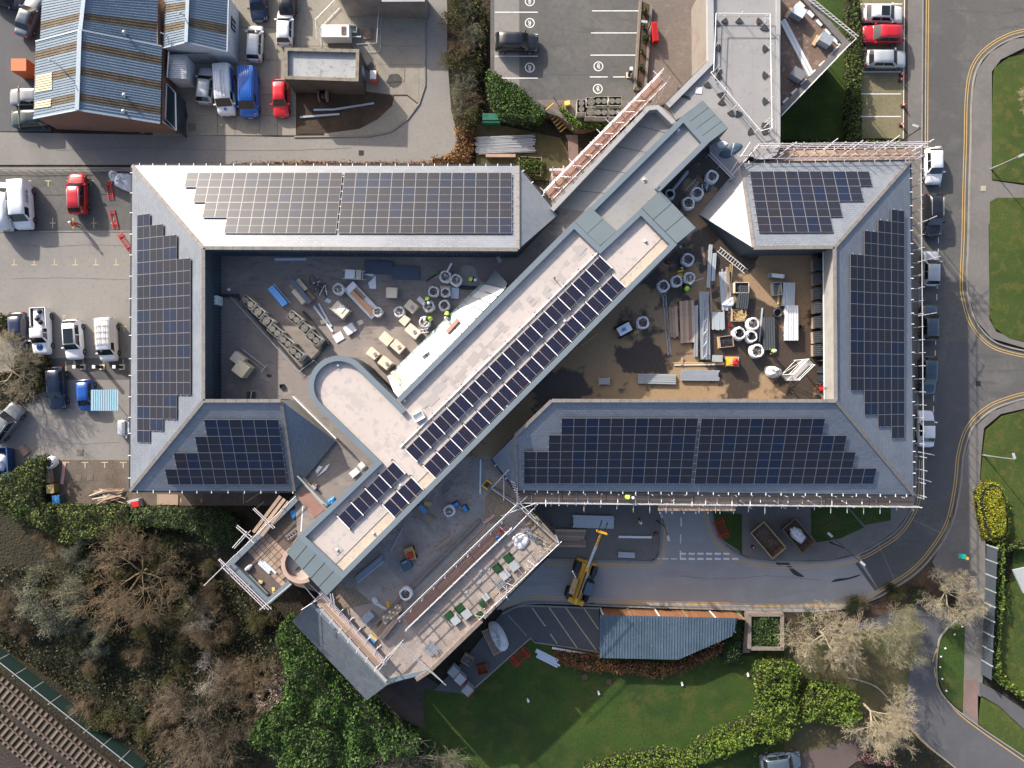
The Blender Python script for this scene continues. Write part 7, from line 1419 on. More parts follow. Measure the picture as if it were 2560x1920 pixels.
boxes('yellow frame stand in the gap beside the hip end', 'N', 1172, 405, zt_, 1, -1.3, [('frame', (-.35, 0, .4), (.16, .7, .3), yelm), ('frame', (.35, 0, .4), (.16, .7, .3), yelm), ('seat', (0, 0, .42), (.5, .4, .1), dark), ('rail', (0, .3, .4), (.6, .08, .1), yelm)], 'yellow_stand', 'stand')
loose('white_rail', 'long white rail lying in the corridor to the terrace', 'rail', 'N', (1112, 178), (1108, 497), zt_, .14, .12, whitem); loose('pink_board', 'pinkish foam board by the gravel patch', 'board', 'N', (1140, 765), (1240, 690), zt_, .3, .12, mat('foam_pink', (.5, .28, .25), .85)); loose('long_plank', 'long pale plank along the edge of the grey walkway', 'plank', 'N', (900, 1045), (1160, 775), zt_, .2, .08, wood); loose('white_tube', 'thin lilac tube leaning by the spine', 'tube', 'N', (290, 1010), (395, 810), zt_ + .1, .08, .08, MATS['tube_lilac'])
for i, (x, y, s, l) in enumerate(((1365, 1085, 1.0, 'green turf slab at the top of the outer terrace'), (1266, 1178, .95, 'green turf slab second from the top of the outer terrace'), (920, 1545, 1.0, 'green turf slab above the lower grey slabs'), (825, 1615, .95, 'green turf slab at the bottom of the outer terrace'), (1130, 1500, .7, 'small green turf slab leaning by the outer wall'), (1105, 1605, .65, 'small green turf slab at the lower outer wall'))): slabs(l, 'N', x, y, zt_, 1, -.8, s * .85, s * .75, .25, turf, 'turf_slab', 'turf', 2)
for x, y, s, l in ((1422, 1150, 1.1, 'large grey slab beside the topmost turf slab'), (1335, 1232, 1.0, 'large grey slab beside the second turf slab'), (985, 1600, 1.0, 'large grey slab beside the lower turf slab'), (885, 1650, .9, 'large grey slab at the bottom of the outer terrace'), (1160, 1440, .7, 'leaning grey slab by the outer wall')): slabs(l, 'N', x, y, zt_, 1, -.8, s * .9, s * .8, .4, slab_g, 'grey_slab', 'slab', 3)
for x, y, l in ((1182, 1182, 'single square paver right of the paver cluster'), (1110, 1240, 'lowest square paver of the cluster'), (1110, 1205, 'upper square paver of the cluster'), (1055, 1190, 'left square paver of the cluster'), (1105, 1310, 'square paver below the cluster'), (973, 1395, 'lone square paver lower on the terrace'), (1705, 950, 'pale square paver near the outer corner')): slabs(l, 'N', x, y, zt_, 1, R.uniform(-.4, .4), .34, .34, .06, slab_g, 'square_paver', 'paver', 1)
crate('small blue crate on the reddish boards', 'N', 1270, 902, zt_ + .5, 1, -.6, .36, .3, .25, bluem); heapsheet('red_bag', 'small red bag on the reddish boards', 'bag', 'N', [(1285, 830), (1310, 822), (1318, 845), (1295, 855)], zt_ + .5, .15, redm, .02)
t = T_('framework_heap', 'heap of steel frames beside the large grey slabs', 'frames', 'N', 1310, 1290, zt_, 1, -.85)
for k in range(6): bar('frame', (-.8, -.5 + k * .18, .2), (.8, -.5 + k * .18, .25), .05, .05, steel, t); bar('frame', (-.8 + k * .3, -.5, .28), (-.8 + k * .3, .5, .28), .05, .05, steel, t)
t = T_('framework_heap', 'heap of dark frames near the outer corner of the terrace', 'frames', 'N', 1590, 870, zt_, 1, .9)
for k in range(14): bar('frame', (R.uniform(-1.5, 1.5), R.uniform(-.5, .5), .1 + k * .02), (R.uniform(-1.5, 1.5), R.uniform(-.5, .5), .12 + k * .02), .06, .05, R.choice((steel, dark, tub_blue)), t)
t = T_('framework_heap', 'bundle of blue-grey frames at the bottom corner of the terrace', 'frames', 'V', 1990, 315, zt_, 1, .9)
for k in range(12): bar('frame', (R.uniform(-.9, -.4), -.6 + k * .1, .1 + k * .01), (R.uniform(.4, .9), -.6 + k * .1, .12 + k * .01), .06, .06, R.choice((steel, MATS['tube_bluegrey'])), t)
ladder('ladder lying on the south-west terrace', 'M', (955, 865), (1230, 660), ZP - .1, steel, .42); loose('white_tube', 'white tube standing near the pink deck', 'tube', 'M', (1120, 790), (1140, 505), ZP - .1, .1, .1, whitem)
heapsheet('blue_tarp', 'blue tarpaulin scrap on the south-west terrace', 'tarpaulin', 'M', [(1000, 560), (1060, 545), (1065, 620), (1035, 655), (1005, 620)], ZP - .15, .15, bluem, .03)
planks('blue and white boards fanned on the paving', 'M', 730, 1180, ZP - .1, 1, .95, 3, 1, 1.6, .2, .06, MATS['sheet_blue'], 'board_fan', 'boards', .2, 'board', False, topm=MATS['pale_blue']); heapsheet('white_sack', 'white plastic sack on the paving', 'sack', 'M', [(490, 1210), (545, 1155), (580, 1165), (540, 1220)], ZP - .1, .25, tarp_w, .03)
t = T_('pipe_heap', 'green and grey pipes in the corner of the south-west terrace', 'pipes', 'M', 640, 1380, ZP - .1, 1, 1.0)
for k in range(8): tube('pipe', (R.uniform(-1.7, -1.2), -.4 + k * .09, .08), (R.uniform(1.0, 1.6), -.3 + k * .07, .12), .05, R.choice((dark, steel, MATS['hatch_green'])), t)
boxes('yellow sack truck in the corner of the south-west terrace', 'M', 820, 1450, ZP - .1, .1, 1, [('tray', (-.25, 0, .15), (.35, .28, .05), wood_y), ('handle', (.15, 0, .3), (.6, .06, .06), yelm)], 'sack_truck', 'trolley'); slabs('tan board beside the green pipes', 'M', 665, 1345, ZP - .1, 1, .4, .42, .3, .08, wood_y, 'tan_board', 'board', 1)
# ================================================================== vegetation
def mesh_np(name, V, Q, m):
 me = bpy.data.meshes.new(name); nv, nq = len(V), len(Q); me.vertices.add(nv); me.vertices.foreach_set('co', np.asarray(V, dtype=np.float32).ravel())
 me.loops.add(nq * 4); me.loops.foreach_set('vertex_index', np.asarray(Q, dtype=np.int32).ravel()); me.polygons.add(nq)
 me.polygons.foreach_set('loop_start', np.arange(0, nq * 4, 4, dtype=np.int32)); me.polygons.foreach_set('loop_total', np.full(nq, 4, dtype=np.int32))
 me.update(calc_edges=True); me.materials.append(m); return me
def vnoise(x, y, s, seed=0):
 r = np.random.RandomState(seed); T = r.rand(64, 64); X = (x / s) % 64; Y = (y / s) % 64; xi = X.astype(int) % 64; yi = Y.astype(int) % 64; fx = X - np.floor(X); fy = Y - np.floor(Y); fx = fx * fx * (3 - 2 * fx); fy = fy * fy * (3 - 2 * fy)
 a = T[xi, yi]; b = T[(xi + 1) % 64, yi]; c = T[xi, (yi + 1) % 64]; d = T[(xi + 1) % 64, (yi + 1) % 64]; return (a * (1 - fx) + b * fx) * (1 - fy) + (c * (1 - fx) + d * fx) * fy
def leaves(P, size, m, name='leaves', flat=.5, asp=.6):
 n = len(P); r = NR; nrm = r.normal(size=(n, 3)); nrm[:, 2] = np.abs(nrm[:, 2]) + flat; nrm /= np.linalg.norm(nrm, axis=1)[:, None]; t = r.normal(size=(n, 3)); t -= (t * nrm).sum(1)[:, None] * nrm; t /= np.linalg.norm(t, axis=1)[:, None]; b = np.cross(nrm, t)
 s = size * r.uniform(.6, 1.4, n)[:, None]; V = np.stack([P - t * s, P + b * s * asp, P + t * s, P - b * s * asp], 1).reshape(-1, 3); return mesh_np(name, V, np.arange(n * 4).reshape(-1, 4), m)
def in_poly(x, y, poly):
 c = np.zeros(len(x), bool); j = len(poly) - 1
 for i in range(len(poly)):
  xi, yi, xj, yj = poly[i][0], poly[i][1], poly[j][0], poly[j][1]
  if abs(yj - yi) > 1e-12: c ^= ((yi > y) != (yj > y)) & (x < (xj - xi) * (y - yi) / (yj - yi) + xi)
  j = i
 return c
def edge_dist(x, y, poly):
 d = np.full(len(x), 1e9)
 for i in range(len(poly)):
  ax, ay = poly[i][0], poly[i][1]; bx, by = poly[(i + 1) % len(poly)][0], poly[(i + 1) % len(poly)][1]; L2 = (bx - ax) ** 2 + (by - ay) ** 2 + 1e-9; t = np.clip(((x - ax) * (bx - ax) + (y - ay) * (by - ay)) / L2, 0, 1); d = np.minimum(d, np.hypot(x - ax - t * (bx - ax), y - ay - t * (by - ay)))
 return d
def leafmat(name, c, c2, isl=.6): return mat(name, c, .6, spec=.25, layers=[(.8, .42, .58, c2, .8), (.3, .54, .62, (c[0] * 1.1, c[1] * .75, c[2]), .6), (3.5, .5, .6, mul(c, .4), .7)], isl=isl)
ivy = leafmat('leaf_ivy', (.045, .075, .012), (.085, .105, .018)); laurel = leafmat('leaf_laurel', (.075, .13, .014), (.13, .18, .022)); deep = leafmat('leaf_deep', (.012, .032, .008), (.028, .055, .011)); olive = leafmat('leaf_olive', (.05, .055, .014), (.09, .085, .02))
beech = leafmat('leaf_beech', (.17, .075, .03), (.24, .13, .045)); golden = leafmat('leaf_golden', (.2, .22, .015), (.3, .27, .02)); core_m = mat('hedge_core', (.012, .016, .006), .95); bud = leafmat('leaf_bud', (.2, .2, .06), (.28, .26, .09)); blossom = leafmat('blossom', (.5, .42, .4), (.42, .28, .3)); sage = leafmat('leaf_sage', (.075, .09, .06), (.11, .125, .085)); pinkm = leafmat('leaf_pink', (.3, .13, .15), (.2, .09, .1))
def barkm(name, c): return mat(name, c, .9, layers=[(2, .45, .65, mul(c, .6), .6)], coord='obj')
bark_p = barkm('twig_pale', (.36, .31, .21)); bark_b = barkm('twig_brown', (.17, .125, .075)); bark_g = barkm('twig_grey', (.23, .22, .15)); bark_d = barkm('twig_dark', (.07, .055, .04)); bark_w = barkm('twig_white', (.5, .46, .4)); bark_o = barkm('twig_olive', (.12, .11, .05)); bark_r = barkm('twig_russet', (.13, .1, .068))
def hedge(name, label, cat, fr, pts, h, m, dens=55, leaf=.13, z0=0.0, rough=.35, ns=1.3, seed=1, rnd_=.5, group=None, flat=.5):
 poly = smooth_line(pl(fr, pts, z0 + h * .6), 3, True); xs_ = [q.x for q in poly]; ys_ = [q.y for q in poly]; x0, x1, y0, y1 = min(xs_), max(xs_), min(ys_), max(ys_); A_ = (x1 - x0) * (y1 - y0); n = int(A_ * dens)
 c = Vector(((x0 + x1) / 2, (y0 + y1) / 2, z0)); x, y = NR.uniform(x0, x1, n), NR.uniform(y0, y1, n); x = x + NR.normal(size=n) * .1; k = in_poly(x, y, poly); x, y = x[k], y[k]; d = edge_dist(x, y, poly)
 top = h * (1 - rough + rough * 1.6 * (vnoise(x, y, ns, seed) * .65 + vnoise(x, y, ns * .4, seed + 5) * .35)) * np.clip(.35 + .65 * (d / rnd_) ** .5, 0, 1); z = z0 + np.maximum(.05, top - np.abs(NR.normal(size=len(x))) * .16)
 ne = int(len(x) * .25); i = NR.randint(0, len(poly), ne); t = NR.rand(ne); px_ = np.array([q.x for q in poly]); py_ = np.array([q.y for q in poly]); j = (i + 1) % len(poly); ex = px_[i] * (1 - t) + px_[j] * t + NR.normal(size=ne) * .1; ey = py_[i] * (1 - t) + py_[j] * t + NR.normal(size=ne) * .1; ez = z0 + NR.rand(ne) * h * .75
 P = np.stack([np.concatenate([x, ex]) - c.x, np.concatenate([y, ey]) - c.y, np.concatenate([z, ez]) - z0], 1); t_ = thing(name, label, cat, c, 0, group)
 o = ob('foliage', leaves(P, leaf, m, flat=flat), t_); core = MB(); cp_ = [Vector((q[0] - c.x, q[1] - c.y)) for q in offset(poly, -.12 if sum(poly[i].x * poly[(i + 1) % len(poly)].y - poly[(i + 1) % len(poly)].x * poly[i].y for i in range(len(poly))) < 0 else .12, True)]; core.prism(cp_, -.02, h * (1 - rough) * .8); core.build('stems', core_m, t_); return t_
def grow(seed, h, spread, trunk_r, levels=5, kids=(4, 6), lean=(0, 0), up=.55, twist=.35, trunk_h=.25, shrink=.68, stems=1, min_r=.012, droop=0.0):
 r = random.Random(seed); S = []; tips = []
 def br(q, d, L, rad, lv):
  n = 3 if lv > 1 else 2; pos = q
  for i in range(n):
   d2 = (d + Vector((r.gauss(0, twist), r.gauss(0, twist), r.gauss(0, twist) * .6 - droop)) * .45).normalized(); e = pos + d2 * (L / n); r1 = rad * (1 - .45 * (i + 1) / n); S.append((pos, e, max(rad * (1 - .4 * i / n), min_r), max(rad * (1 - .4 * (i + 1) / n), min_r)))
   if lv > 0 and (i > 0 or lv < levels - 1):
    for k in range(1 if i < n - 1 else r.choice((2, 2, 3))):
     a = r.uniform(0, 6.283); side = d2.orthogonal().normalized(); side.rotate(Matrix.Rotation(a, 3, d2)); nd = (d2 * r.uniform(.5, 1.1) + side * r.uniform(.55, 1.0)); nd.z += up * .35 - droop; br(e, nd.normalized(), L * shrink * r.uniform(.75, 1.15), r1 * .62, lv - 1)
   pos = e; d = d2
  if lv == 0: tips.append(pos)
 for s in range(stems):
  b = Vector((r.uniform(-.3, .3), r.uniform(-.3, .3), 0)) if stems > 1 else Vector(); top = b + Vector((lean[0] * .3, lean[1] * .3, h * trunk_h)); S.append((b, top, trunk_r * 1.25, trunk_r)); nmain = r.randint(*kids) + (2 if stems == 1 else 0)
  for k in range(nmain):
   a = 6.283 * (k + r.uniform(-.3, .3)) / nmain; d = Vector((math.cos(a) * spread + lean[0], math.sin(a) * spread + lean[1], up + r.uniform(.1, .6))).normalized(); br(top, d, h * .34 * r.uniform(.8, 1.2), trunk_r * .62, levels - 1)
 return S, tips
def twig_mesh(name, S, m):
 n = len(S); P0 = np.array([s[0] for s in S]); P1 = np.array([s[1] for s in S]); r0 = np.array([s[2] for s in S])[:, None]; r1 = np.array([s[3] for s in S])[:, None]; d = P1 - P0; d /= np.linalg.norm(d, axis=1)[:, None] + 1e-9; up_ = np.where(np.abs(d[:, 2:3]) < .9, np.array([[0, 0, 1.0]]), np.array([[1.0, 0, 0]])); a = np.cross(d, up_); a /= np.linalg.norm(a, axis=1)[:, None]; b = np.cross(d, a); V = []
 for P_0, rr in ((P0, r0), (P1, r1)):
  for k in range(3): V.append(P_0 + (a * math.cos(2.094 * k) + b * math.sin(2.094 * k)) * rr)
 V = np.stack(V, 1).reshape(-1, 3); q = np.array([[0, 1, 4, 3], [1, 2, 5, 4], [2, 0, 3, 5]]); Q = (np.arange(n)[:, None, None] * 6 + q[None]).reshape(-1, 4); return mesh_np(name, V, Q, m)
PROTO = {}
def tree_proto(key, seed, h, spread, tr, m, leafm=None, nleaf=0, leaf=.06, fuzz=.25, **kw):
 S, tips = grow(seed, h, spread, tr, **kw); ntr = 1 if kw.get('stems', 1) == 1 else 0
 rmax = max(math.hypot(s[1].x, s[1].y) for s in S); thick = [s for s in S if s[2] > tr * .3]; thin = [s for s in S if s[2] <= tr * .3]
 d = dict(h=h, trunk=twig_mesh('trunk', thick, m), crown=twig_mesh('crown', thin or thick[-1:], m), r=rmax, leaf=None)
 if leafm:
  tp = np.array([tips[i % len(tips)] for i in range(max(nleaf, 1))]) + NR.normal(size=(max(nleaf, 1), 3)) * fuzz; d['leaf'] = leaves(tp, leaf, leafm, 'leaf', .3)
 PROTO[key] = d; return d
def tree(key, name, label, cat, fr, x, y, rad_px=None, z=0.0, rz=None, zs=1.0, group=None, zc=None):
 d = PROTO[key]; s = 1.0
 if rad_px: s = rad_px / FR[fr][2] * (CAM_H - 4) / FPX / (d['r'] * .88)
 q = p(fr, x, y, zc if zc is not None else z + d['h'] * s * zs * .5); t = thing(name, label, cat, (q.x, q.y, z), R.uniform(0, 6.28) if rz is None else rz, group); t.scale = (s, s, s * zs)
 ob('trunk', d['trunk'], t); ob('crown', d['crown'], t)
 if d['leaf']: ob('leaves', d['leaf'], t)
 return t
tree_proto('pale', 3, 9, 1.25, .27, bark_p, levels=6, kids=(4, 5), up=.5, shrink=.72, min_r=.016)
tree_proto('pale2', 8, 9, 1.25, .25, bark_p, levels=6, kids=(4, 5), up=.45, shrink=.73, min_r=.016)
tree_proto('bud', 5, 8, 1.1, .12, bark_g, bud, 5200, .06, .22, levels=6, kids=(4, 5), up=.7, shrink=.7, min_r=.014)
tree_proto('lean', 12, 9, .9, .25, bark_p, levels=6, kids=(4, 5), up=.35, lean=(.55, -.65), shrink=.73, min_r=.016)
tree_proto('brown', 21, 9, 1.25, .24, bark_b, levels=6, kids=(4, 5), up=.45, shrink=.73, min_r=.015)
tree_proto('brown2', 27, 8, 1.3, .12, bark_r, levels=6, kids=(4, 5), up=.4, shrink=.73, min_r=.014)
tree_proto('sage', 33, 8, 1.1, .12, bark_g, sage, 9000, .1, .3, levels=6, kids=(4, 5), up=.6, shrink=.7, min_r=.014)
tree_proto('blossom', 41, 7, 1.2, .11, bark_b, blossom, 1300, .07, .12, levels=6, kids=(4, 5), up=.4, shrink=.72, min_r=.014)
tree_proto('white', 44, 7, 1.2, .13, bark_w, levels=5, kids=(3, 4), up=.3, shrink=.72, min_r=.016)
tree_proto('shrub', 51, 3.2, 1.1, .04, bark_b, levels=4, kids=(4, 5), stems=5, up=.8, trunk_h=.12, shrink=.78, min_r=.012)
tree_proto('shrub_olive', 52, 3.2, 1.1, .04, bark_o, olive, 1500, .09, .25, levels=4, kids=(4, 5), stems=5, up=.8, trunk_h=.12, shrink=.78, min_r=.012)
tree_proto('shrub_pale', 53, 3.2, 1.0, .04, bark_g, levels=4, kids=(4, 6), stems=6, up=.8, trunk_h=.12, shrink=.78, min_r=.012)
tree_proto('shrub_dark', 54, 3.0, 1.1, .04, bark_d, deep, 1700, .1, .3, levels=4, kids=(4, 5), stems=5, up=.8, trunk_h=.12, shrink=.78, min_r=.012)
tree('pale', 'bare_tree', 'largest pale bare tree beside the square planter', 'tree', 'Q', 575, 800, 345)
tree('bud', 'budding_tree', 'yellowish budding tree between the two pale bare trees', 'tree', 'Q', 1040, 735, 245)
tree('pale2', 'bare_tree', 'pale bare tree beside the fence and the green sign', 'tree', 'Q', 1390, 500, 235)
tree('lean', 'bare_tree', 'bare tree leaning over the lane at the bottom right', 'tree', 'Q', 830, 1260, 300, rz=0, zc=1.0)
tree('pale2', 'bare_tree', 'bare tree reaching in from the right edge above the lamp post', 'tree', 'P', 2610, 250, 75)
for x, y, r_, l in ((840, 1600, 75, 'pink flowering bush left of its pair at the bottom edge'), (960, 1625, 60, 'pink flowering bush right of its pair at the bottom edge')): hedge('pink_bush', l, 'bush', 'Q', [(x - r_, y), (x, y - r_ * .5), (x + r_, y), (x, y + r_ * .5)], 1.2, pinkm, 120, .07)
hedge('laurel_hedge', 'big bright laurel thicket between the lawn and the lane', 'hedge', 'Q', [(110, 970), (200, 945), (300, 955), (375, 1000), (365, 1130), (340, 1210), (440, 1160), (460, 1095), (560, 1110), (690, 1130), (765, 1200), (770, 1330), (700, 1370), (560, 1350), (430, 1345), (330, 1400), (300, 1450), (200, 1490), (90, 1480), (-60, 1540), (-200, 1580), (-220, 1480), (-60, 1420), (60, 1330), (110, 1250), (90, 1120)], 2.6, laurel, 130, .11, seed=3, rough=.5, ns=.9)
hedge('laurel_hedge', 'long bright laurel hedge along the bottom of the lawn', 'hedge', 'O', [(1040, 1290), (1200, 1240), (1350, 1215), (1500, 1190), (1640, 1195), (1700, 1230), (1760, 1150), (1880, 1070), (2010, 1020), (2120, 1000), (2160, 1110), (2080, 1180), (1960, 1230), (1800, 1270), (1650, 1310), (1040, 1330)], 2.2, laurel, 130, .105, seed=9, rough=.5, ns=.9)
hedge('golden_bush', 'rounded yellow-green clipped bush beside the road', 'bush', 'P', [(2452, 1225), (2480, 1208), (2505, 1222), (2518, 1265), (2520, 1320), (2505, 1350), (2470, 1345), (2456, 1300), (2449, 1255)], 2.0, golden, 260, .085, rough=.15, rnd_=.9)
hedge('garden_hedge', 'narrow bright hedge behind the grey panel fence', 'hedge', 'Q', [(1695, 150), (1745, 150), (1745, 400), (1740, 700), (1720, 1000), (1800, 1100), (1960, 1210), (1960, 1260), (1790, 1150), (1665, 1050), (1650, 1000), (1680, 700), (1690, 400)], 1.7, laurel, 75, .12, seed=5); hedge('garden_hedge', 'short hedge above the garden at the right edge', 'hedge', 'Q', [(1750, 150), (1960, 145), (1960, 195), (1820, 200), (1750, 230)], 1.6, ivy, 75, .12, seed=6)
hedge('clipped_hedge', 'big rounded dark green hedge left of the yellow edged steps', 'hedge', 'P', [(1217, 182), (1245, 183), (1262, 200), (1290, 212), (1320, 235), (1345, 262), (1360, 285), (1352, 305), (1310, 308), (1262, 300), (1238, 275), (1220, 240)], 1.8, leafmat('leaf_box', (.04, .085, .012), (.06, .115, .016)), 130, .1, z0=.6, rough=.2, ns=.8)
hedge('low_hedge', 'bright low hedge in front of the spare condensers', 'hedge', 'C', [(460, 905), (490, 885), (540, 930), (610, 990), (700, 1010), (830, 1010), (985, 1005), (995, 1060), (620, 1068), (560, 1030)], .9, laurel, 130, .11, z0=GZ - .2, rough=.4, ns=.7)
hedge('boundary_hedge', 'tall narrow green hedge between the wedge lawn and the bays', 'hedge', 'D', [(735, -40), (825, -40), (835, 200), (860, 330), (850, 480), (845, 700), (850, 880), (830, 1000), (850, 1100), (845, 1160), (745, 1160), (715, 960), (735, 700), (725, 480), (745, 330), (725, 200)], 1.7, ivy, 95, .12, z0=.1, seed=12, rough=.4, ns=1.0)
hedge('boundary_hedge', 'bright hedge behind the scaffold at the north-east corner', 'hedge', 'D', [(180, 1180), (450, 1168), (700, 1165), (900, 1160), (1140, 1162), (1170, 1200), (1120, 1245), (700, 1240), (200, 1250)], 1.5, laurel, 100, .12, z0=.1, seed=14, rough=.4)
for i, (x, y, r_) in enumerate(((1170, 85, 26), (1162, 212, 22), (1178, 308, 32), (1147, 420, 18), (1140, 550, 25), (1125, 688, 22))):
 t = hedge('ball_shrub', '%s clipped ball shrub in the long stone planter' % ('topmost', 'second', 'third', 'fourth', 'fifth', 'lowest')[i], 'shrub', 'C', [(x + r_ * math.cos(a * .785), y + r_ * math.sin(a * .785)) for a in range(8)], .9, leafmat('leaf_ball', (.04, .06, .012), (.07, .085, .018)) if i == 0 else MATS['leaf_ball'], 320, .07, z0=GZ + .35, rough=.1, rnd_=.4)
for i in range(15):
 y = 4 + i * 21; tree(R.choice(('shrub_pale', 'shrub_pale', 'shrub', 'shrub_olive')), 'hawthorn_bush', 'bare pale hawthorn in the scrubby row beside the access road bend', 'bush', 'P', 1150 + R.uniform(-22, 28) + (12 if i > 9 else 0), y, R.uniform(34, 50), group='scrubby row beside the access road')
hedge('ivy_strip', 'ivy growing through the scrubby row by the car park', 'hedge', 'B', [(1730, -20), (1860, 0), (1900, 200), (1900, 420), (1880, 600), (1860, 900), (1800, 1020), (1730, 1000), (1690, 850), (1680, 500), (1690, 200)], 1.1, olive, 60, .12, seed=21, rough=.6)
hedge('beech_hedge', 'orange brown beech hedge at the corner of the access road', 'hedge', 'B', [(1650, 1050), (1740, 1035), (1810, 1080), (1800, 1200), (1780, 1300), (1740, 1365), (1590, 1368), (1450, 1362), (1460, 1310), (1560, 1290), (1640, 1240), (1665, 1150)], 1.3, beech, 110, .11, seed=31, rough=.5)
hedge('beech_hedge', 'thin orange beech strip along the north eaves', 'hedge', 'P', [(560, 410), (700, 402), (900, 403), (1080, 405), (1080, 418), (560, 418)], 1.2, beech, 120, .1, seed=33, rough=.6)
hedge('beech_hedge', 'rusty brown beech hedge curving below the cycle shelter', 'hedge', 'O', [(800, 500), (900, 500), (1100, 520), (1108, 560), (1640, 572), (1750, 530), (1940, 445), (1950, 480), (1880, 540), (1760, 600), (1650, 640), (1500, 675), (1350, 660), (1200, 640), (1040, 640), (900, 600), (830, 560)], .9, beech, 110, .1, seed=35, rough=.5)
hedge('shelter_shrub', 'rounded dark green shrub at the end of the cycle shelter', 'shrub', 'O', [(1960, 470), (1990, 420), (2060, 400), (2085, 440), (2075, 560), (2020, 590), (1960, 560)], 1.4, deep, 130, .1, rough=.25); hedge('shelter_shrub', 'green shrub on the bank beside the square planter', 'shrub', 'O', [(2010, 390), (2060, 280), (2090, 290), (2085, 400)], 1.0, ivy, 120, .1); hedge('shelter_shrub', 'small green clump at the top corner of the cycle shelter', 'shrub', 'O', [(2035, 225), (2085, 225), (2085, 265), (2050, 268)], .8, ivy, 130, .09)
hedge('ivy_mound', 'bushy olive mound beside the navy saloon', 'bush', 'F', [(110, 140), (220, 118), (340, 135), (390, 200), (375, 330), (360, 420), (270, 430), (200, 350), (130, 260)], 1.6, olive, 110, .12, seed=41, rough=.45); hedge('ivy_mound', 'green bush at the left edge beside the dark car', 'bush', 'E', [(-40, 1290), (40, 1290), (65, 1350), (60, 1440), (-40, 1460)], 1.8, olive, 110, .12, seed=42)
tree('pale2', 'bare_tree', 'bare tree overhanging the left edge of the car park', 'tree', 'F', 40, 250, 330)
hedge('ground_cover', 'dry tangled undergrowth below the overhanging tree', 'undergrowth', 'F', [(-60, 300), (120, 270), (260, 420), (300, 480), (100, 540), (-60, 560)], .5, leafmat('leaf_dry', (.12, .1, .06), (.16, .13, .08)), 90, .1, seed=43, rough=.7)
hedge('ivy_hedge', 'ivy covered hedge wrapping the rubbish corner', 'hedge', 'S', [(-60, 260), (80, 190), (180, 130), (250, 80), (330, 75), (325, 150), (315, 300), (325, 430), (600, 455), (880, 455), (990, 470), (1000, 640), (985, 760), (900, 780), (820, 700), (640, 740), (480, 740), (340, 620), (200, 600), (60, 520), (-60, 500)], 3.2, ivy, 100, .12, seed=51, rough=.5, ns=1.4)
hedge('ivy_hedge', 'ivy covered hedge below the south-west wing', 'hedge', 'S', [(1040, 500), (1200, 470), (1450, 490), (1700, 500), (1850, 560), (1880, 680), (1840, 790), (1640, 760), (1500, 660), (1300, 640), (1200, 620), (1050, 640)], 2.8, leafmat('leaf_ivy2', (.035, .065, .016), (.06, .09, .025)), 110, .11, seed=52, rough=.5, ns=1.3)
hedge('evergreen_thicket', 'dense dark evergreen thicket below the low slate roof', 'thicket', 'V', [(1300, 200), (1400, 260), (1480, 350), (1600, 480), (1700, 570), (1800, 680), (1920, 745), (1900, 800), (1750, 800), (1650, 880), (1350, 880), (1250, 800), (1150, 740), (1200, 640), (1280, 560), (1330, 420), (1290, 300)], 5.0, leafmat('leaf_green', (.03, .075, .012), (.06, .11, .018)), 110, .125, seed=53, rough=.55, ns=1.6)
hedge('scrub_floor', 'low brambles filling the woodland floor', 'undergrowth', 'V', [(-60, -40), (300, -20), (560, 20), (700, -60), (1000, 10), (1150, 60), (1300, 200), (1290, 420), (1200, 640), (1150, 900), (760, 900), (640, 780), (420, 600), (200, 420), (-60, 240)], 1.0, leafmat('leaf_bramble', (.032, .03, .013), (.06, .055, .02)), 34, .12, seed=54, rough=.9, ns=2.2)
tree('brown', 'bare_tree', 'broad brown bare tree in the middle of the woodland', 'tree', 'S', 1050, 1020, 560); tree('brown2', 'bare_tree', 'russet bare tree low in the woodland above the railway', 'tree', 'V', 920, 640, 290); tree('white', 'bare_tree', 'small white barked tree in the woodland', 'tree', 'V', 965, 440, 110)
tree('blossom', 'blossom_tree', 'bare tree dotted with pale blossom beside the evergreen thicket', 'tree', 'V', 1200, 480, 190); tree('sage', 'sage_tree', 'large grey-green feathery tree at the left of the woodland', 'tree', 'S', 430, 1180, 300); tree('sage', 'sage_tree', 'smaller grey-green feathery tree near the ivy hedge', 'tree', 'S', 700, 790, 190)
tree('sage', 'sage_tree', 'grey-green feathery tree nearest the railway fence', 'tree', 'S', 760, 1500, 170); tree('brown2', 'bare_tree', 'dull brown bare tree at the left edge of the woodland', 'tree', 'S', 90, 1290, 230); tree('brown', 'bare_tree', 'thin brown bare tree below the terrace scaffold', 'tree', 'S', 1640, 1380, 290); tree('white', 'bare_tree', 'pale branching sapling near the terrace scaffold', 'tree', 'S', 1550, 1330, 170); tree('shrub_pale', 'bare_bush', 'big pale bare bush at the bottom edge beside the lawn', 'bush', 'V', 1830, 850, 180); tree('shrub_pale', 'bare_bush', 'pale bare bush at the bottom edge right of the big one', 'bush', 'V', 2060, 860, 120)
wood_poly = [(0, 620), (340, 620), (640, 740), (900, 780), (1200, 640), (1840, 790), (1950, 1100), (2150, 1320), (2200, 1580), (1300, 2400), (900, 2300), (300, 1700), (0, 1450)]
n_ = 0
while n_ < 62:
 x, y = R.uniform(0, 2200), R.uniform(600, 2350)
 if not inside(x, y, wood_poly): continue
 k = R.choice(('shrub', 'shrub', 'shrub_olive', 'shrub_dark', 'shrub_olive', 'brown2' if n_ % 9 == 0 else 'shrub')); tree(k, 'woodland_shrub', {'shrub': 'bare brown shrub', 'shrub_olive': 'olive leaved shrub', 'shrub_dark': 'dark leaved shrub', 'brown2': 'taller bare shrub'}[k] + ' in the woodland between the hedge and the railway', 'shrub', 'S', x, y, R.uniform(70, 150), group='woodland shrubs by the railway'); n_ += 1
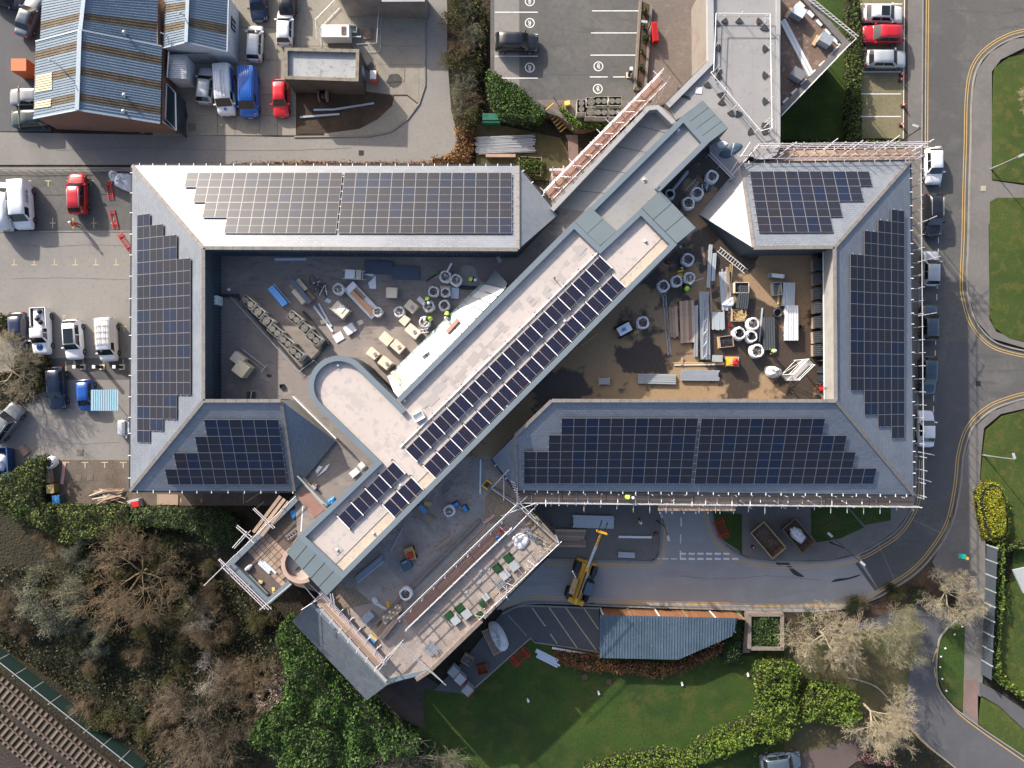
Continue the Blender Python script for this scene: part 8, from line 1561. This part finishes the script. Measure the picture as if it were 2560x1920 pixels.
for i in range(12): x, y = R.uniform(300, 1300), R.uniform(560, 900); tree(R.choice(('shrub_olive', 'shrub', 'shrub_dark')), 'verge_shrub', 'low shrub under the bare trees beside the road bend', 'shrub', 'Q', x, 690 + (x - 300) * -.25 + R.uniform(-70, 60), R.uniform(40, 75), group='shrubs under the roadside trees')
# ================================================================== street, yard and lawn furniture
def lamp(label, fr, bx, by, hx, hy, h=5.2, heads=1, m=None):
 b = p(fr, bx, by, 0); q = p(fr, hx, hy, h); t = thing('lamp_post', label, 'lamp post', b); top = Vector((q.x - b.x, q.y - b.y, h)); pole = Vector((0, 0, h - .1)) + Vector((top.x, top.y, 0)) * .15
 tube('pole', (0, 0, 0), pole, .055, m or steel, t); tube('base', (0, 0, 0), (0, 0, 1.2), .085, m or steel, t); tube('arm', pole, top, .04, m or steel, t); mb = MB(); mb.box((0, 0, 0), (.6, .24, .1)); mb.build('lantern', slab_g, t, top, math.atan2(top.y, top.x))
 if heads == 2: o = pole * 2 - top; o.z = h; tube('arm', pole, o, .04, m or steel, t); mb = MB(); mb.box((0, 0, 0), (.6, .24, .1)); mb.build('lantern', slab_g, t, o, math.atan2(top.y, top.x))
lamp('lamp post on the verge near the yellow daffodils', 'J', 1900, 270, 2185, 142, 4.6); lamp('lamp post with a long shadow on the right-hand verge', 'K', 1830, 1245, 2120, 1254, 5.0); lamp('dark lamp post behind the scaffold by the right bays', 'D', 1140, 1190, 1290, 1045, 4.6, m=dark); lamp('two headed dark lamp post by the small lawn', 'L', 1895, 755, 1900, 690, 4.5, 2, dark); lamp('two headed lamp post at the site entrance corner', 'L', 300, 555, 345, 508, 4.5, 2, dark); lamp('dark lamp post beside the long stone planter', 'C', 1155, 375, 1165, 180, 4.8, m=dark)
def cone(label, fr, x, y, z=.0):
 t = T_('traffic_cone', label, 'traffic cone', fr, x, y, z); mb = MB(); mb.box((0, 0, .03), (.38, .38, .06)); mb.build('base', dark, t); mb = MB(); mb.lathe([(.15, .06), (.04, .7), (.02, .72)], n=10); mb.build('body', mat('cone_red', (.6, .06, .03), .5) if 'cone_red' not in MATS else MATS['cone_red'], t); mb = MB(); mb.lathe([(.105, .32), (.075, .5)], n=10, cap=False); mb.build('sleeve', whitem, t)
for a in (('topmost cone in the empty right bays', 'D', 1165, 625, .12), ('orange and white cone in the empty right bays', 'D', 1160, 670, .12), ('third cone down in the empty right bays', 'D', 1180, 882, .12), ('lowest cone in the empty right bays', 'D', 1165, 1040, .12), ('cone left of the empty rusty skip', 'L', 1185, 800, .12), ('cone between the two skips', 'L', 1462, 805, .12), ('orange cone beside the steel at the site entrance', 'L', 292, 680, .1)): cone(*a)
rust = mat('skip_rust', (.12, .085, .065), .85, layers=[(1.5, .45, .6, (.07, .045, .035), .8), (5, .52, .65, (.26, .19, .12), .6)], coord='obj')
def skip_(label, x, y, fr, dx, dy, L, w, h, m, fill, rim=None):
 t = T_('skip', label, 'skip', fr, x, y, .1, dx, dy); mb = MB(); a, b = [(-L / 2 * .8, -w / 2 * .85), (L / 2 * .8, -w / 2 * .85), (L / 2 * .8, w / 2 * .85), (-L / 2 * .8, w / 2 * .85)], [(-L / 2, -w / 2), (L / 2, -w / 2), (L / 2, w / 2), (-L / 2, w / 2)]
 mb.loft([[(u, v, 0) for u, v in a], [(u, v, h) for u, v in b], [(u * .94, v * .9, h) for u, v in b], [(u * .9, v * .86, h * .35) for u, v in b]], 0, False, True); mb.build('hull', m, t); R_ = rim or m
 for i in range(4): bar('rim', (*b[i], h), (*b[(i + 1) % 4], h), .1, .08, R_, t)
 if fill: mb = MB(); mb.lathe([(1, .3), (.9, .8), (.5, 1.1), (.05, 1.15)], n=14); jag(mb, .12); o = mb.build('waste', fill, t, (0, 0, h * .3)); o.scale = (L * .32, w * .36, h * .55)
 return t
skip_('rusty empty skip between two cones', 1290, 715, 'L', 1, 1.18, 3.6, 1.85, 1.3, rust, None, mat('skip_rim', (.35, .26, .12), .8)); skip_('rusty skip with crumpled white sheeting inside', 1570, 675, 'L', 1, 1.2, 3.4, 1.9, 1.3, rust, tarp_w); skip_('blue skip full of white bags at the left edge', 60, 1005, 'F', .05, 1, 3.2, 2.0, 1.4, mat('skip_blue', (.02, .06, .17), .6), bagm)
def barrier(label, fr, a, b, z=0.0, flat=True, m=None):
 A, B = p(fr, *a, z), p(fr, *b, z); d = B - A; L = d.length; t = thing('red_barrier', label, 'barrier', A, math.atan2(d.y, d.x)); m = m or redm; w = .95 if flat else .5
 for s in (0, 1): bar('rail', (0, (s - .5) * w, .1), (L, (s - .5) * w, .1), .06, .06, m, t)
 for k in range(11): bar('slat', (L * k / 10, -w / 2, .1), (L * k / 10, w / 2, .1), .032, .03, m, t)
 for f in (.18, .82): bar('foot', (L * f, -w * .7, .05), (L * f, w * .7, .05), .12, .06, m, t)
barrier('red plastic barrier lying on the small lawn by the skips', 'L', (865, 545), (925, 715), .14); barrier('red plastic barrier lying at the corner of the south lawn', 'O', (500, 575), (610, 485), .05); barrier('red barrier lying by the white sacks in the left car park', 'E', (900, 180), (925, 325), .01, False); barrier('red barrier lying on a bay cross in the left car park', 'E', (930, 415), (965, 570), .01, False); barrier('red barrier lying against the west wall', 'E', (990, 610), (1090, 755), .01, False)
t = T_('barrier_stack', 'stack of red barriers leaning by the stone planter', 'barriers', 'C', 1240, 295, GZ, .08, 1)
for k in range(6): bar('barrier', (-1.0, -.28 + k * .1, .5), (1.0, -.22 + k * .1, .5), .05, .9, MATS['red_plastic'], t)
t = T_('telehandler', 'yellow telehandler with its long boom raised towards the scaffold', 'telehandler', 'N', 2030, 1290, 0, -.32, 1.0); tyel = mat('machine_yellow', (.62, .33, .03), .45, layers=[(3, .5, .7, (.4, .22, .04), .5)], coord='obj')
for nm, c, s, m_ in (('chassis', (0, 0, .9), (4.2, 1.0, .6), tyel), ('engine_cover', (.5, -.72, 1.2), (1.7, .55, .7), mat('engine_tan', (.6, .42, .2), .6)), ('counterweight', (2.0, 0, 1.1), (.5, 1.7, .8), tyel), ('stabiliser', (-2.2, 0, .6), (.3, 2.3, .3), tyel), ('cab', (.1, .75, 1.5), (1.5, .85, 1.6), dark), ('mudguard', (-1.5, -.95, 1.3), (1.3, .4, .08), dark), ('mudguard', (-1.5, .95, 1.3), (1.3, .4, .08), dark), ('mudguard', (1.4, -.95, 1.3), (1.3, .4, .08), dark), ('exhaust', (.9, -.75, 1.9), (.12, .12, .6), steel), ('cab_roof', (.1, .75, 2.33), (1.3, .8, .06), tub_blue)): mb = MB(); mb.box(c, s); mb.build(nm, m_, t)
for x in (-1.5, 1.4):
 for s in (-1, 1): o = ob('wheel', wheel_meshes()[0], t, (x, s * 1.0, .62), scale=(1.9, 2.4, 1.9))
for nm, a, b, w, m_ in (('boom', (2.1, -.1, 1.9), (-2.2, -.15, 2.6), .36, tyel), ('boom_cover', (1.4, -.1, 2.2), (-1.6, -.14, 2.72), .16, dark), ('boom_section', (-2.0, -.15, 2.55), (-5.0, -.3, 4.6), .24, steel), ('boom_section', (-4.8, -.3, 4.5), (-6.6, -.45, 5.9), .17, tyel), ('hose', (-1.8, .05, 2.85), (-6.4, -.3, 5.95), .06, dark), ('cylinder', (1.0, .2, 1.3), (-1.6, .15, 2.3), .14, steel)): bar(nm, a, b, w, w, m_, t)
for k in range(2): bar('fork', (-6.6, -.75 + k * .6, 5.7), (-7.7, -.75 + k * .6, 5.7), .12, .06, dark, t)
bar('carriage', (-6.6, -1.0, 5.9), (-6.6, .1, 5.9), .15, .6, tyel, t)
for x, y, l, n, m_ in ((1930, 870, 'long timber planks stacked by the terrace wall', 4, wood), (1960, 945, 'shorter timber planks with a pallet by the terrace wall', 3, wood)): planks(l, 'N', x, y, .1, 1, .02, n, 3, 3.4 if n == 4 else 3.0, .28, .08, m_, bearers=True)
planks('galvanised decking stacked behind the site entrance', 'N', 2150, 750, .1, 1, .03, 6, 3, 4.4, .2, .06, sheet_l, 'deck_stack', 'metal decking', .02, 'deck'); planks('pale beam lying across the apron at the site entrance', 'L', 100, 708, .1, 1, .01, 1, 1, 3.6, .22, .15, whitem, 'apron_beam', 'beam', .0, 'beam', False); planks('short steel pack by the road at the site entrance', 'L', 20, 872, .1, 1, .05, 3, 2, 1.8, .18, .06, steel, 'steel_pack', 'metal channels', .05, 'channel')
heapsheet('wrapped_load', 'clear plastic wrapped load of broken timber on the apron', 'wrapped load', 'O', [(335, 300), (385, 290), (440, 350), (475, 450), (420, 490), (360, 400)], .06, .9, tarp_w, .1); pallet('timber pallet frame under the wrapped load', 'O', 365, 420, .06, .5, 1, 3.0, 1.2)
crate('timber crate of rubble on the apron', 'O', 190, 540, .06, 1, .6, 1.1, .9, .6, wood, fill=rubble); t = crate('rusty red steel reel frame on the apron', 'O', 295, 605, .06, 1, -.25, 1.1, .95, .7, mat('reel_rust', (.2, .07, .035), .8), 'reel_frame', 'reel')
for i, (x, y) in enumerate(((100, 610), (145, 660), (195, 735))): boxes('%s grey bin in the red trimmed row on the apron' % ('top', 'middle', 'bottom')[i], 'O', x, y, .06, 1, .9, [('bin', (0, 0, .55), (.95, .95, 1.0), slab_g), ('lid', (0, 0, 1.08), (.98, .98, .06), slab_g if i != 1 else steel), ('trim', (.5, 0, 1.1), (.08, .98, .08), redm)], 'wheeled_bin', 'bin')
planks('white boards fanned at the lawn corner', 'O', 750, 545, .05, 1, .5, 4, 1, 2.6, .2, .06, MATS['pale_blue'], 'board_fan', 'boards', .14, 'board', False); loose('white_gutter', 'white curved gutter length at the lawn edge', 'gutter', 'O', (775, 468), (1040, 515), .08, .2, .12, whitem)
for fr, x, y, l in (('O', 610, 832, 'leftmost white ground light on the lawn'), ('O', 1097, 780, 'middle white ground light on the lawn'), ('O', 1673, 718, 'rightmost white ground light on the lawn'), ('O', 2128, 655, 'white spotlight at the right end of the lawn'), ('O', 1815, 1098, 'dark spotlight in front of the laurel hedge'), ('O', 1236, 1222, 'grey spotlight by the bottom hedge')): boxes(l, fr, x, y, .04, .3, 1, [('plate', (0, 0, .1), (.28, .22, .2), whitem), ('stem', (-.25, 0, .3), (.3, .06, .06), whitem)], 'ground_light', 'light')
t = T_('stone_planter', 'square stone planter full of green ground cover', 'planter', 'Q', 150, 745, 0); z_ = 1.3
for a, b in (((30, 635), (265, 635)), ((258, 635), (258, 868)), ((265, 862), (50, 862)), ((38, 862), (38, 635))): bar('wall', p('Q', *a, z_) - p('Q', 150, 745, 0) - Vector((0, 0, z_ / 2)), p('Q', *b, z_) - p('Q', 150, 745, 0) - Vector((0, 0, z_ / 2)), .35, z_, stone, t)
hedge('planter_plants', 'low green plants filling the square planter', 'plants', 'Q', [(55, 650), (245, 650), (245, 855), (60, 855)], .5, leafmat('leaf_planter', (.03, .06, .014), (.05, .09, .018)), 160, .1, z0=.8, rough=.4)
t = T_('garden_steps', 'narrow dark steps beside the square planter', 'steps', 'O', 2115, 390, 0, 0, 1)
for k in range(10): bar('step', (-1.7 + k * .36, -.4, .9 - k * .09), (-1.7 + k * .36, .4, .9 - k * .09), .32, .14, stone, t)
t = T_('panel_fence', 'grey panel fence with pale posts along the garden', 'fence', 'Q', 1610, 600, 0); o = p('Q', 1610, 600, 0); fa, fb = p('Q', 1622, 165, 0), p('Q', 1582, 1030, 0)
for k in range(9):
 a, b = fa.lerp(fb, k / 9) - o, fa.lerp(fb, (k + .96) / 9) - o; bar('panel', a + Vector((0, 0, .9)), b + Vector((0, 0, .9)), .05, 1.7, dkwall, t); bar('post', a, a + Vector((0, 0, 1.85)), .12, .12, slab_g, t)
t = T_('wayfinding_sign', 'small green and yellow site sign by the footpath', 'sign', 'Q', 1420, 225, 0, 1, .18)
for s in (-.4, .4): tube('post', (s, 0, 0), (s, 0, 1.4), .03, steel, t)
for nm, c, s, m_ in (('green_panel', (-.2, 0, 1.35), (.75, .5, .05), mat('sign_green', (.02, .42, .33), .5)), ('yellow_panel', (.35, -.12, 1.33), (.35, .3, .05), yelm)): mb = MB(); mb.box(c, s); mb.build(nm, m_, t)
mb = MB(); mb.prism(pl('Q', [(1800, 335), (1960, 300), (1960, 520), (1870, 490)], 2.6), 2.4, 2.6); tag(mb.build('garden_roof', slab_g), 'grey flat roof corner in the garden at the right edge', 'roof')
for k in range(7): mb = MB(); mb.box((0, 0, .05), (.16, .12, .12), R.uniform(0, 1)); tag(mb.build('white_stone', whitem, None, p('Q', *((1458, 712), (1408, 765), (1345, 858), (1316, 913), (1310, 983), (1325, 1062), (1352, 1142))[k], .1)), 'white painted stone edging the small lawn by the lane', 'stone', 'white stones edging the lane')
t = T_('long_planter', 'long stone planter between the bays and the brick court', 'planter', 'C', 1145, 400, GZ); o = p('C', 1145, 400, GZ)
for a, b in (((1128, 20), (1083, 755)), ((1215, 60), (1165, 755)), ((1083, 750), (1165, 750))): bar('wall', p('C', *a, GZ) - o + Vector((0, 0, .25)), p('C', *b, GZ) - o + Vector((0, 0, .25)), .25, .5, stone, t)
mb = MB(); mb.prism([v - o for v in pl('C', [(1128, 20), (1215, 60), (1165, 750), (1083, 750)], GZ)], 0, .38); mb.build('earth', soil, t)
for i, (x, y, f, dx) in enumerate(((642, 880, 2, 0), (722, 845, 1, 1), (806, 838, 2, 1), (922, 838, 2, 1), (715, 928, 1, 1), (806, 932, 2, 1), (922, 932, 2, 1))): condenser('spare %s condenser in the block above the low hedge' % ('leftmost', 'upper single fan', 'upper middle twin fan', 'upper right twin fan', 'lower single fan', 'lower middle twin fan', 'lower right twin fan')[i], 'C', x, y, GZ, dx, 0 if dx else 1, f, group='spare condensers', d=.9)
t = T_('entrance_steps', 'dark steps with yellow nosings down from the car park', 'steps', 'C', 430, 1000, 0, 1, 1.15)
for k in range(8): bar('step', (-1.35 + k * .36, -.62, GZ - .1 - k * .17), (-1.35 + k * .36, .62, GZ - .1 - k * .17), .34, .2, dark, t); bar('nosing', (-1.2 + k * .36, -.6, GZ + .01 - k * .17), (-1.2 + k * .36, .6, GZ + .01 - k * .17), .1, .03, yelm, t)
for s in (-.75, .75): tube('handrail', (-1.5, s, GZ + .9), (1.5, s, .9), .04, dark, t)
boxes('yellow grit bin at the end of the low hedge', 'C', 522, 872, GZ, 1, -.2, [('bin', (0, 0, .3), (.5, .4, .55), yelm), ('lid', (0, 0, .6), (.54, .44, .08), mat('grit_lid', (.75, .55, .12), .5))], 'grit_bin', 'bin')
for fr, x, y, z_, l in (('C', 1035, 625, GZ, 'charging post on a pale plinth beside the planter'), ('F', 690, 225, .01, 'leftmost charging post in the left car park'), ('F', 850, 225, .01, 'middle charging post in the left car park'), ('F', 1015, 225, .01, 'charging post nearest the west wall')): boxes(l, fr, x, y, z_, 1, 0, [('plinth', (0, 0, .05), (.55, .6, .1), cream), ('post', (0, 0, .8), (.26, .3, 1.5), dark), ('head', (0, 0, 1.6), (.3, .34, .12), whitem)], 'charging_post', 'charging post')
for y0, l in ((1175, 'upper pack of long galvanised tubes on the lawn'), (1245, 'lower pack of long galvanised tubes on the lawn')): bundle(l, 'B', (1830, y0 + 5), (2305, y0 - 18), .15, 16, .055, steel, rows=2)
planks('timber bench beam below the tube packs', 'B', 2030, 1300, .05, 1, 0, 1, 1, 3.2, .3, .35, wood, 'bench_beam', 'bench', 0, 'seat', True); boxes('dark green steel bin by the scrubby row', 'B', 1955, 1010, .05, 1, 0, [('bin', (0, 0, .5), (1.9, .9, 1.0), mat('bin_green', (.015, .12, .07), .5)), ('lid', (0, .15, 1.05), (1.95, .7, .1), MATS['bin_green'] if 'bin_green' in MATS else greenm)], 'storage_bin', 'bin')
t = crate('timber raised bed with plants by the hip end', 'C', 215, 1385, .05, 1, .05, 2.4, 1.9, .4, wood, 'raised_bed', 'raised bed'); hedge('bed_plants', 'mixed plants growing in the timber raised bed', 'plants', 'C', [(125, 1320), (305, 1330), (305, 1450), (130, 1450)], .6, ivy, 150, .1, z0=.2, rough=.6)
boxes('white towable generator beside the brick outbuilding', 'B', 690, 320, .05, 1, 0, [('canopy', (0, 0, 1.0), (2.9, 1.3, 1.4), whitem), ('vent', (.9, 0, 1.72), (.5, .9, .06), rust), ('skirt', (0, 0, .25), (2.8, 1.2, .3), dark), ('drawbar', (1.9, 0, .4), (1.1, .12, .1), steel)], 'towed_generator', 'generator'); pallet('tan pallet lying in the yard beside the generator', 'B', 930, 280, .05, .02, 1, 1.25, 1.0); crate('grey mesh crate behind the generator', 'B', 812, 258, .05, 1, .1, .85, .75, .6, slab_g)
boxes('red and white burner box beside the oil stain', 'B', 985, 655, .05, 1, .05, [('box', (0, 0, .45), (.75, 1.1, .9), mat('box_red', (.4, .1, .07), .7)), ('lid', (0, .05, .93), (.65, .9, .05), whitem)], 'burner_box', 'box'); boxes('white bin with black base at the top of the yard', 'B', 890, 85, .05, 1, .15, [('tank', (0, 0, .6), (1.0, .9, 1.0), whitem), ('base', (0, -.05, .1), (1.05, .95, .2), dark)], 'white_tank', 'tank')
t = T_('cable_drum', 'wooden cable drum lying behind the outbuilding', 'cable drum', 'B', 570, 815, .05)
for nm, a, b, r_ in (('core', .15, .75, .35), ('flange', .0, .08, .62), ('flange', .82, .9, .62)): mb = MB(); mb.lathe([(r_, 0), (r_, b - a)], n=18); o = mb.build(nm, wood_r if nm == 'flange' else dark, t, (-.45 + a, 0, .62)); o.rotation_euler = (0, math.radians(90), 0)
for a, b, l in (((480, 915), (660, 912), 'left steel channel in the leaf bed'), ((660, 910), (980, 860), 'right steel channel in the leaf bed'), ((370, 975), (695, 950), 'lower steel channel in the leaf bed')): loose('steel_channel', l, 'channel', 'B', a, b, .06, .2, .16, MATS['tube_bluegrey'])
def mesh_fence(label, fr, pts, h=2.0, m=steel):
 o = p(fr, *pts[0], 0); t = thing('mesh_fence', label, 'fence', o)
 for i in range(len(pts) - 1):
  a, b = p(fr, *pts[i], 0) - o, p(fr, *pts[i + 1], 0) - o
  for z_ in (.15, h): tube('rail', a + Vector((0, 0, z_)), b + Vector((0, 0, z_)), .025, m, t)
  n = max(1, int((b - a).length / .9))
  for k in range(n + 1): q = a.lerp(b, k / n); tube('upright', q, q + Vector((0, 0, h)), .02, m, t)
mesh_fence('wire mesh fence panels standing in the yard', 'B', [(545, 400), (535, 240), (700, 70)]); mesh_fence('wire mesh fence panels right of the outbuilding', 'B', [(870, 440), (1030, 430), (1050, 60)])
boxes('orange container in the shade beside the big shed', 'A', 260, 605, 0, 1, 0, [('body', (0, 0, 1.0), (1.6, 1.3, 2.0), mat('container_orange', (.5, .13, .04), .6))], 'orange_container', 'container')
t = T_('blue_canopy', 'pale blue ribbed canopy against the west wall', 'canopy', 'F', 985, 495, 0, 1, 0); cb = mat('canopy_blue', (.22, .42, .52), .5)
for k in range(12): bar('sheet', (-1.35 + k * .24, -1.1, 2.6), (-1.35 + k * .24, 1.1, 2.6), .22, .05, cb, t); bar('rib', (-1.25 + k * .24, -1.1, 2.64), (-1.25 + k * .24, 1.1, 2.64), .05, .05, sheet_l, t)
for s in (-1, 1): tube('post', (-1.3, s, 0), (-1.3, s, 2.6), .05, steel, t)
heapsheet('white_sacks', 'heap of white sacks against the west wall', 'sacks', 'E', [(960, 200), (985, 130), (1040, 115), (1110, 140), (1110, 260), (1030, 250)], .01, .9, bagm, .15); heapsheet('white_sacks', 'small white sack heap left of the bigger one', 'sacks', 'E', [(920, 110), (960, 95), (990, 130), (970, 185), (925, 165)], .01, .7, bagm, .1); bag('white bulk bag beside the rubbish skip and ivy', 'F', 425, 1015, 0, 1.1, 1)
boxes('yellow lined rubbish box by the ivy hedge', 'F', 410, 1120, 0, .1, 1, [('box', (0, 0, .4), (1.6, .9, .8), wood), ('lining', (0, -.3, .82), (1.4, .25, .06), yelm), ('flap', (.6, .5, .6), (1.2, .3, .06), wood_r)], 'rubbish_box', 'box'); boxes('blue lidded bin below the rubbish box', 'F', 512, 1315, 0, .05, 1, [('bin', (0, 0, .5), (1.0, .85, .95), tub_blue), ('lid', (0, 0, 1.0), (1.0, .8, .06), bluem)], 'blue_bin', 'bin'); boxes('olive bin beside the blue bin', 'F', 465, 1225, 0, .05, 1, [('bin', (0, 0, .5), (.9, .8, .9), mat('bin_olive', (.16, .14, .03), .6)), ('lid', (0, 0, 1.0), (.92, .82, .06), MATS['timber_yellow'])], 'olive_bin', 'bin')
t = T_('timber_heap', 'untidy heap of broken pallets by the ivy hedge', 'timber heap', 'F', 920, 1290, 0, 1, -.15)
for k in range(34): q = Vector((R.uniform(-1.3, 1.3), R.uniform(-.7, .7), .08 + k * .025)); a = R.uniform(-.5, .4); d = Vector((math.cos(a), math.sin(a), 0)) * R.uniform(.4, 1.1); bar('plank', q - d, q + d, .12, .04, R.choice((wood, wood, dark, cream)), t)
boxes('glass box with red cloth at the edge of the hedge', 'F', 1138, 1350, 0, 1, -.2, [('box', (0, 0, .4), (1.3, .9, .8), slab_g), ('cloth', (.2, -.05, .84), (.8, .6, .12), redm)], 'kit_crate', 'crate'); slabs('brown board lying by the south-west eaves', 'F', 1390, 1322, .02, 1, 0, 2.3, 1.15, .06, wood, 'ply_sheet', 'board', 1); loose('pink_plank', 'pinkish plank lying across a bay mark', 'plank', 'F', (535, 1020), (515, 1195), .02, .35, .05, MATS['foam_pink'])
pallet('old pallet between the skip and the car park', 'F', 200, 915, .01, .8, 1, 1.1, .9); mesh_fence('dark post and rail fence above the left car park', 'E', [(-20, 110), (300, 115), (1060, 105)], 1.4, dark)
slp = mat('sleeper', (.16, .13, .1), .9, rnd=.15); railm = mat('rail_steel', (.2, .15, .12), .5, .5)
for i, (a, b, l) in enumerate((((-60, 452), (560, 960), 'nearest railway track with pale sleepers'), ((-60, 620), (330, 960), 'farther railway track in the bottom left corner'))):
 A, B = p('V', *a, .25), p('V', *b, .25); d = B - A; L = d.length; t = thing('railway_track', l, 'railway track', A, math.atan2(d.y, d.x))
 for k in range(int(L / .68)): bar('sleeper', (k * .68, -1.25, .04), (k * .68, 1.25, .04), .26, .16, slp, t)
 for s in (-.72, .72): bar('rail', (0, s, .2), (L, s, .2), .09, .16, railm, t)
A, B = p('V', -40, 280, 0), p('V', 720, 880, 0); d = B - A; t = thing('lineside_fence', 'dark green lineside fence above the railway', 'fence', A, math.atan2(d.y, d.x)); L = d.length; gmesh = mat('fence_mesh', (.01, .035, .028), .8)
for k in range(int(L / 2.4)): bar('panel', (k * 2.4, 0, .9), (k * 2.4 + 2.3, 0, .9), .06, 1.8, gmesh, t); bar('post', (k * 2.4, 0, 0), (k * 2.4, .0, 2.1), .1, .1, slab_g, t)
tube('rail', (0, .15, 1.9), (L, .15, 1.9), .05, steel, t)
# ================================================================== people
hiv = mat('hi_vis', (.5, .8, .08), .6); hio = mat('hi_vis_orange', (.75, .1, .02), .6); trou = mat('work_trousers', (.03, .032, .04), .85); skinm = mat('skin', (.5, .3, .22), .6); hat_w = mat('helmet_white', (.75, .75, .73), .4)
def body(bend, name):
 cb, sb = math.cos(bend), math.sin(bend); up_ = lambda h, f=0: (sb * h + cb * f, cb * h - sb * f)
 def U(h, y, f=0): a = up_(h, f); return (a[0], y, .95 + a[1])
 J = [((0, 0, .95), .15), (U(.25, 0), .14), (U(.48, 0), .15), (U(.58, 0), .06), (U(.66, 0), .08), (U(.76, 0, .01), .1), (U(.84, 0), .07), (U(.5, .2), .07), (U(.26, .27, .08), .05), (U(.1, .24, .26), .042), (U(.06, .23, .34), .045), (U(.5, -.2), .07), (U(.26, -.27, .05), .05), (U(.1, -.25, .22), .042), (U(.06, -.24, .3), .045), ((.0, .1, .9), .1), ((.06, .12, .5), .075), ((-.02, .13, .1), .05), ((.12, .14, .05), .05), ((.0, -.1, .9), .1), ((-.02, -.12, .5), .075), ((-.12, -.13, .1), .05), ((.02, -.14, .05), .05)]
 Ed = [(0, 1), (1, 2), (2, 3), (3, 4), (4, 5), (5, 6), (2, 7), (7, 8), (8, 9), (9, 10), (2, 11), (11, 12), (12, 13), (13, 14), (0, 15), (15, 16), (16, 17), (17, 18), (0, 19), (19, 20), (20, 21), (21, 22)]
 me = bpy.data.meshes.new('tmp'); me.from_pydata([j[0] for j in J], Ed, []); o = bpy.data.objects.new('tmp', me); COL.objects.link(o); md = o.modifiers.new('s', 'SKIN'); sv = me.skin_vertices[0].data
 for i, j in enumerate(J): sv[i].radius = (j[1], j[1]); sv[i].use_root = i == 0
 o.modifiers.new('d', 'SUBSURF').levels = 1; dg = bpy.context.evaluated_depsgraph_get(); out = bpy.data.meshes.new_from_object(o.evaluated_get(dg)); bpy.data.objects.remove(o); out.name = name
 for m_ in (trou, skinm): out.materials.append(m_)
 hd = Vector(U(.76, 0)); hands = (Vector(U(.06, .23, .34)), Vector(U(.06, -.24, .3)))
 for f in out.polygons:
  f.use_smooth = True
  if (f.center - hd).length < .13 or min((f.center - h_).length for h_ in hands) < .09: f.material_index = 1
 vest = MB(); vest.loft([[(q[0] + .17 * w * math.cos(a * .5236) * 1.0, .2 * w * math.sin(a * .5236) + q[1], q[2] + .0 * a) for a in range(12)] for q, w in ((U(-.02, 0), 1.1), (U(.2, 0), 1.05), (U(.42, 0), 1.15), (U(.53, 0), .85))], 0, True, True)
 hel = MB(); hel.lathe([(.15, 0), (.135, .02), (.12, .09), (.06, .13), (.01, .14)], n=14); return out, vest, hel, U(.8, 0)
PB = [body(.1, 'body'), body(.75, 'body')]
VM = {}
def person(label, fr, x, y, z, pose, dx, dy, vm=hiv, hm=hat_w):
 q = p(fr, x, y, z + 1.3); b, ve, he, top = PB[pose]; t = thing('person', label, 'person', (q.x, q.y, z), ang(dx, dy)); ob('body', b, t); k = (pose, vm.name)
 if k not in VM: VM[k] = (ve.mesh('vest', vm), he.mesh('helmet', hm))
 ob('vest', VM[k][0], t); ob('helmet', VM[k][1], t, top)
for a in (('person in orange workwear walking across the left car park', 'E', 605, 525, .01, 0, -1, .1, hio), ('person in a green vest standing on the grey dust sheet', 'H', 1015, 355, ZP, 1, 1, .3), ('person in a green vest between the bag and the insulation block', 'H', 615, 535, ZP, 1, .4, 1), ('person in a green vest bending by the lean-to roof', 'H', 800, 670, ZP, 1, -.2, 1), ('person in a green vest behind the bag of mixed offcuts', 'H', 648, 722, ZP, 1, -1, .3), ('person in a green vest between bulk bags in the east courtyard', 'I', 805, 522, ZP, 1, .5, -1), ('person in a green vest at the end of the charcoal sheets', 'I', 1608, 1095, ZP, 0, -1, .2), ('person in a yellow vest on the walkway below the south-east eaves', 'L', 30, 347, 7.05, 1, 1, 0), ('person in a green vest beside the galvanised decking', 'L', 155, 572, .1, 0, -1, .2)): person(*a)
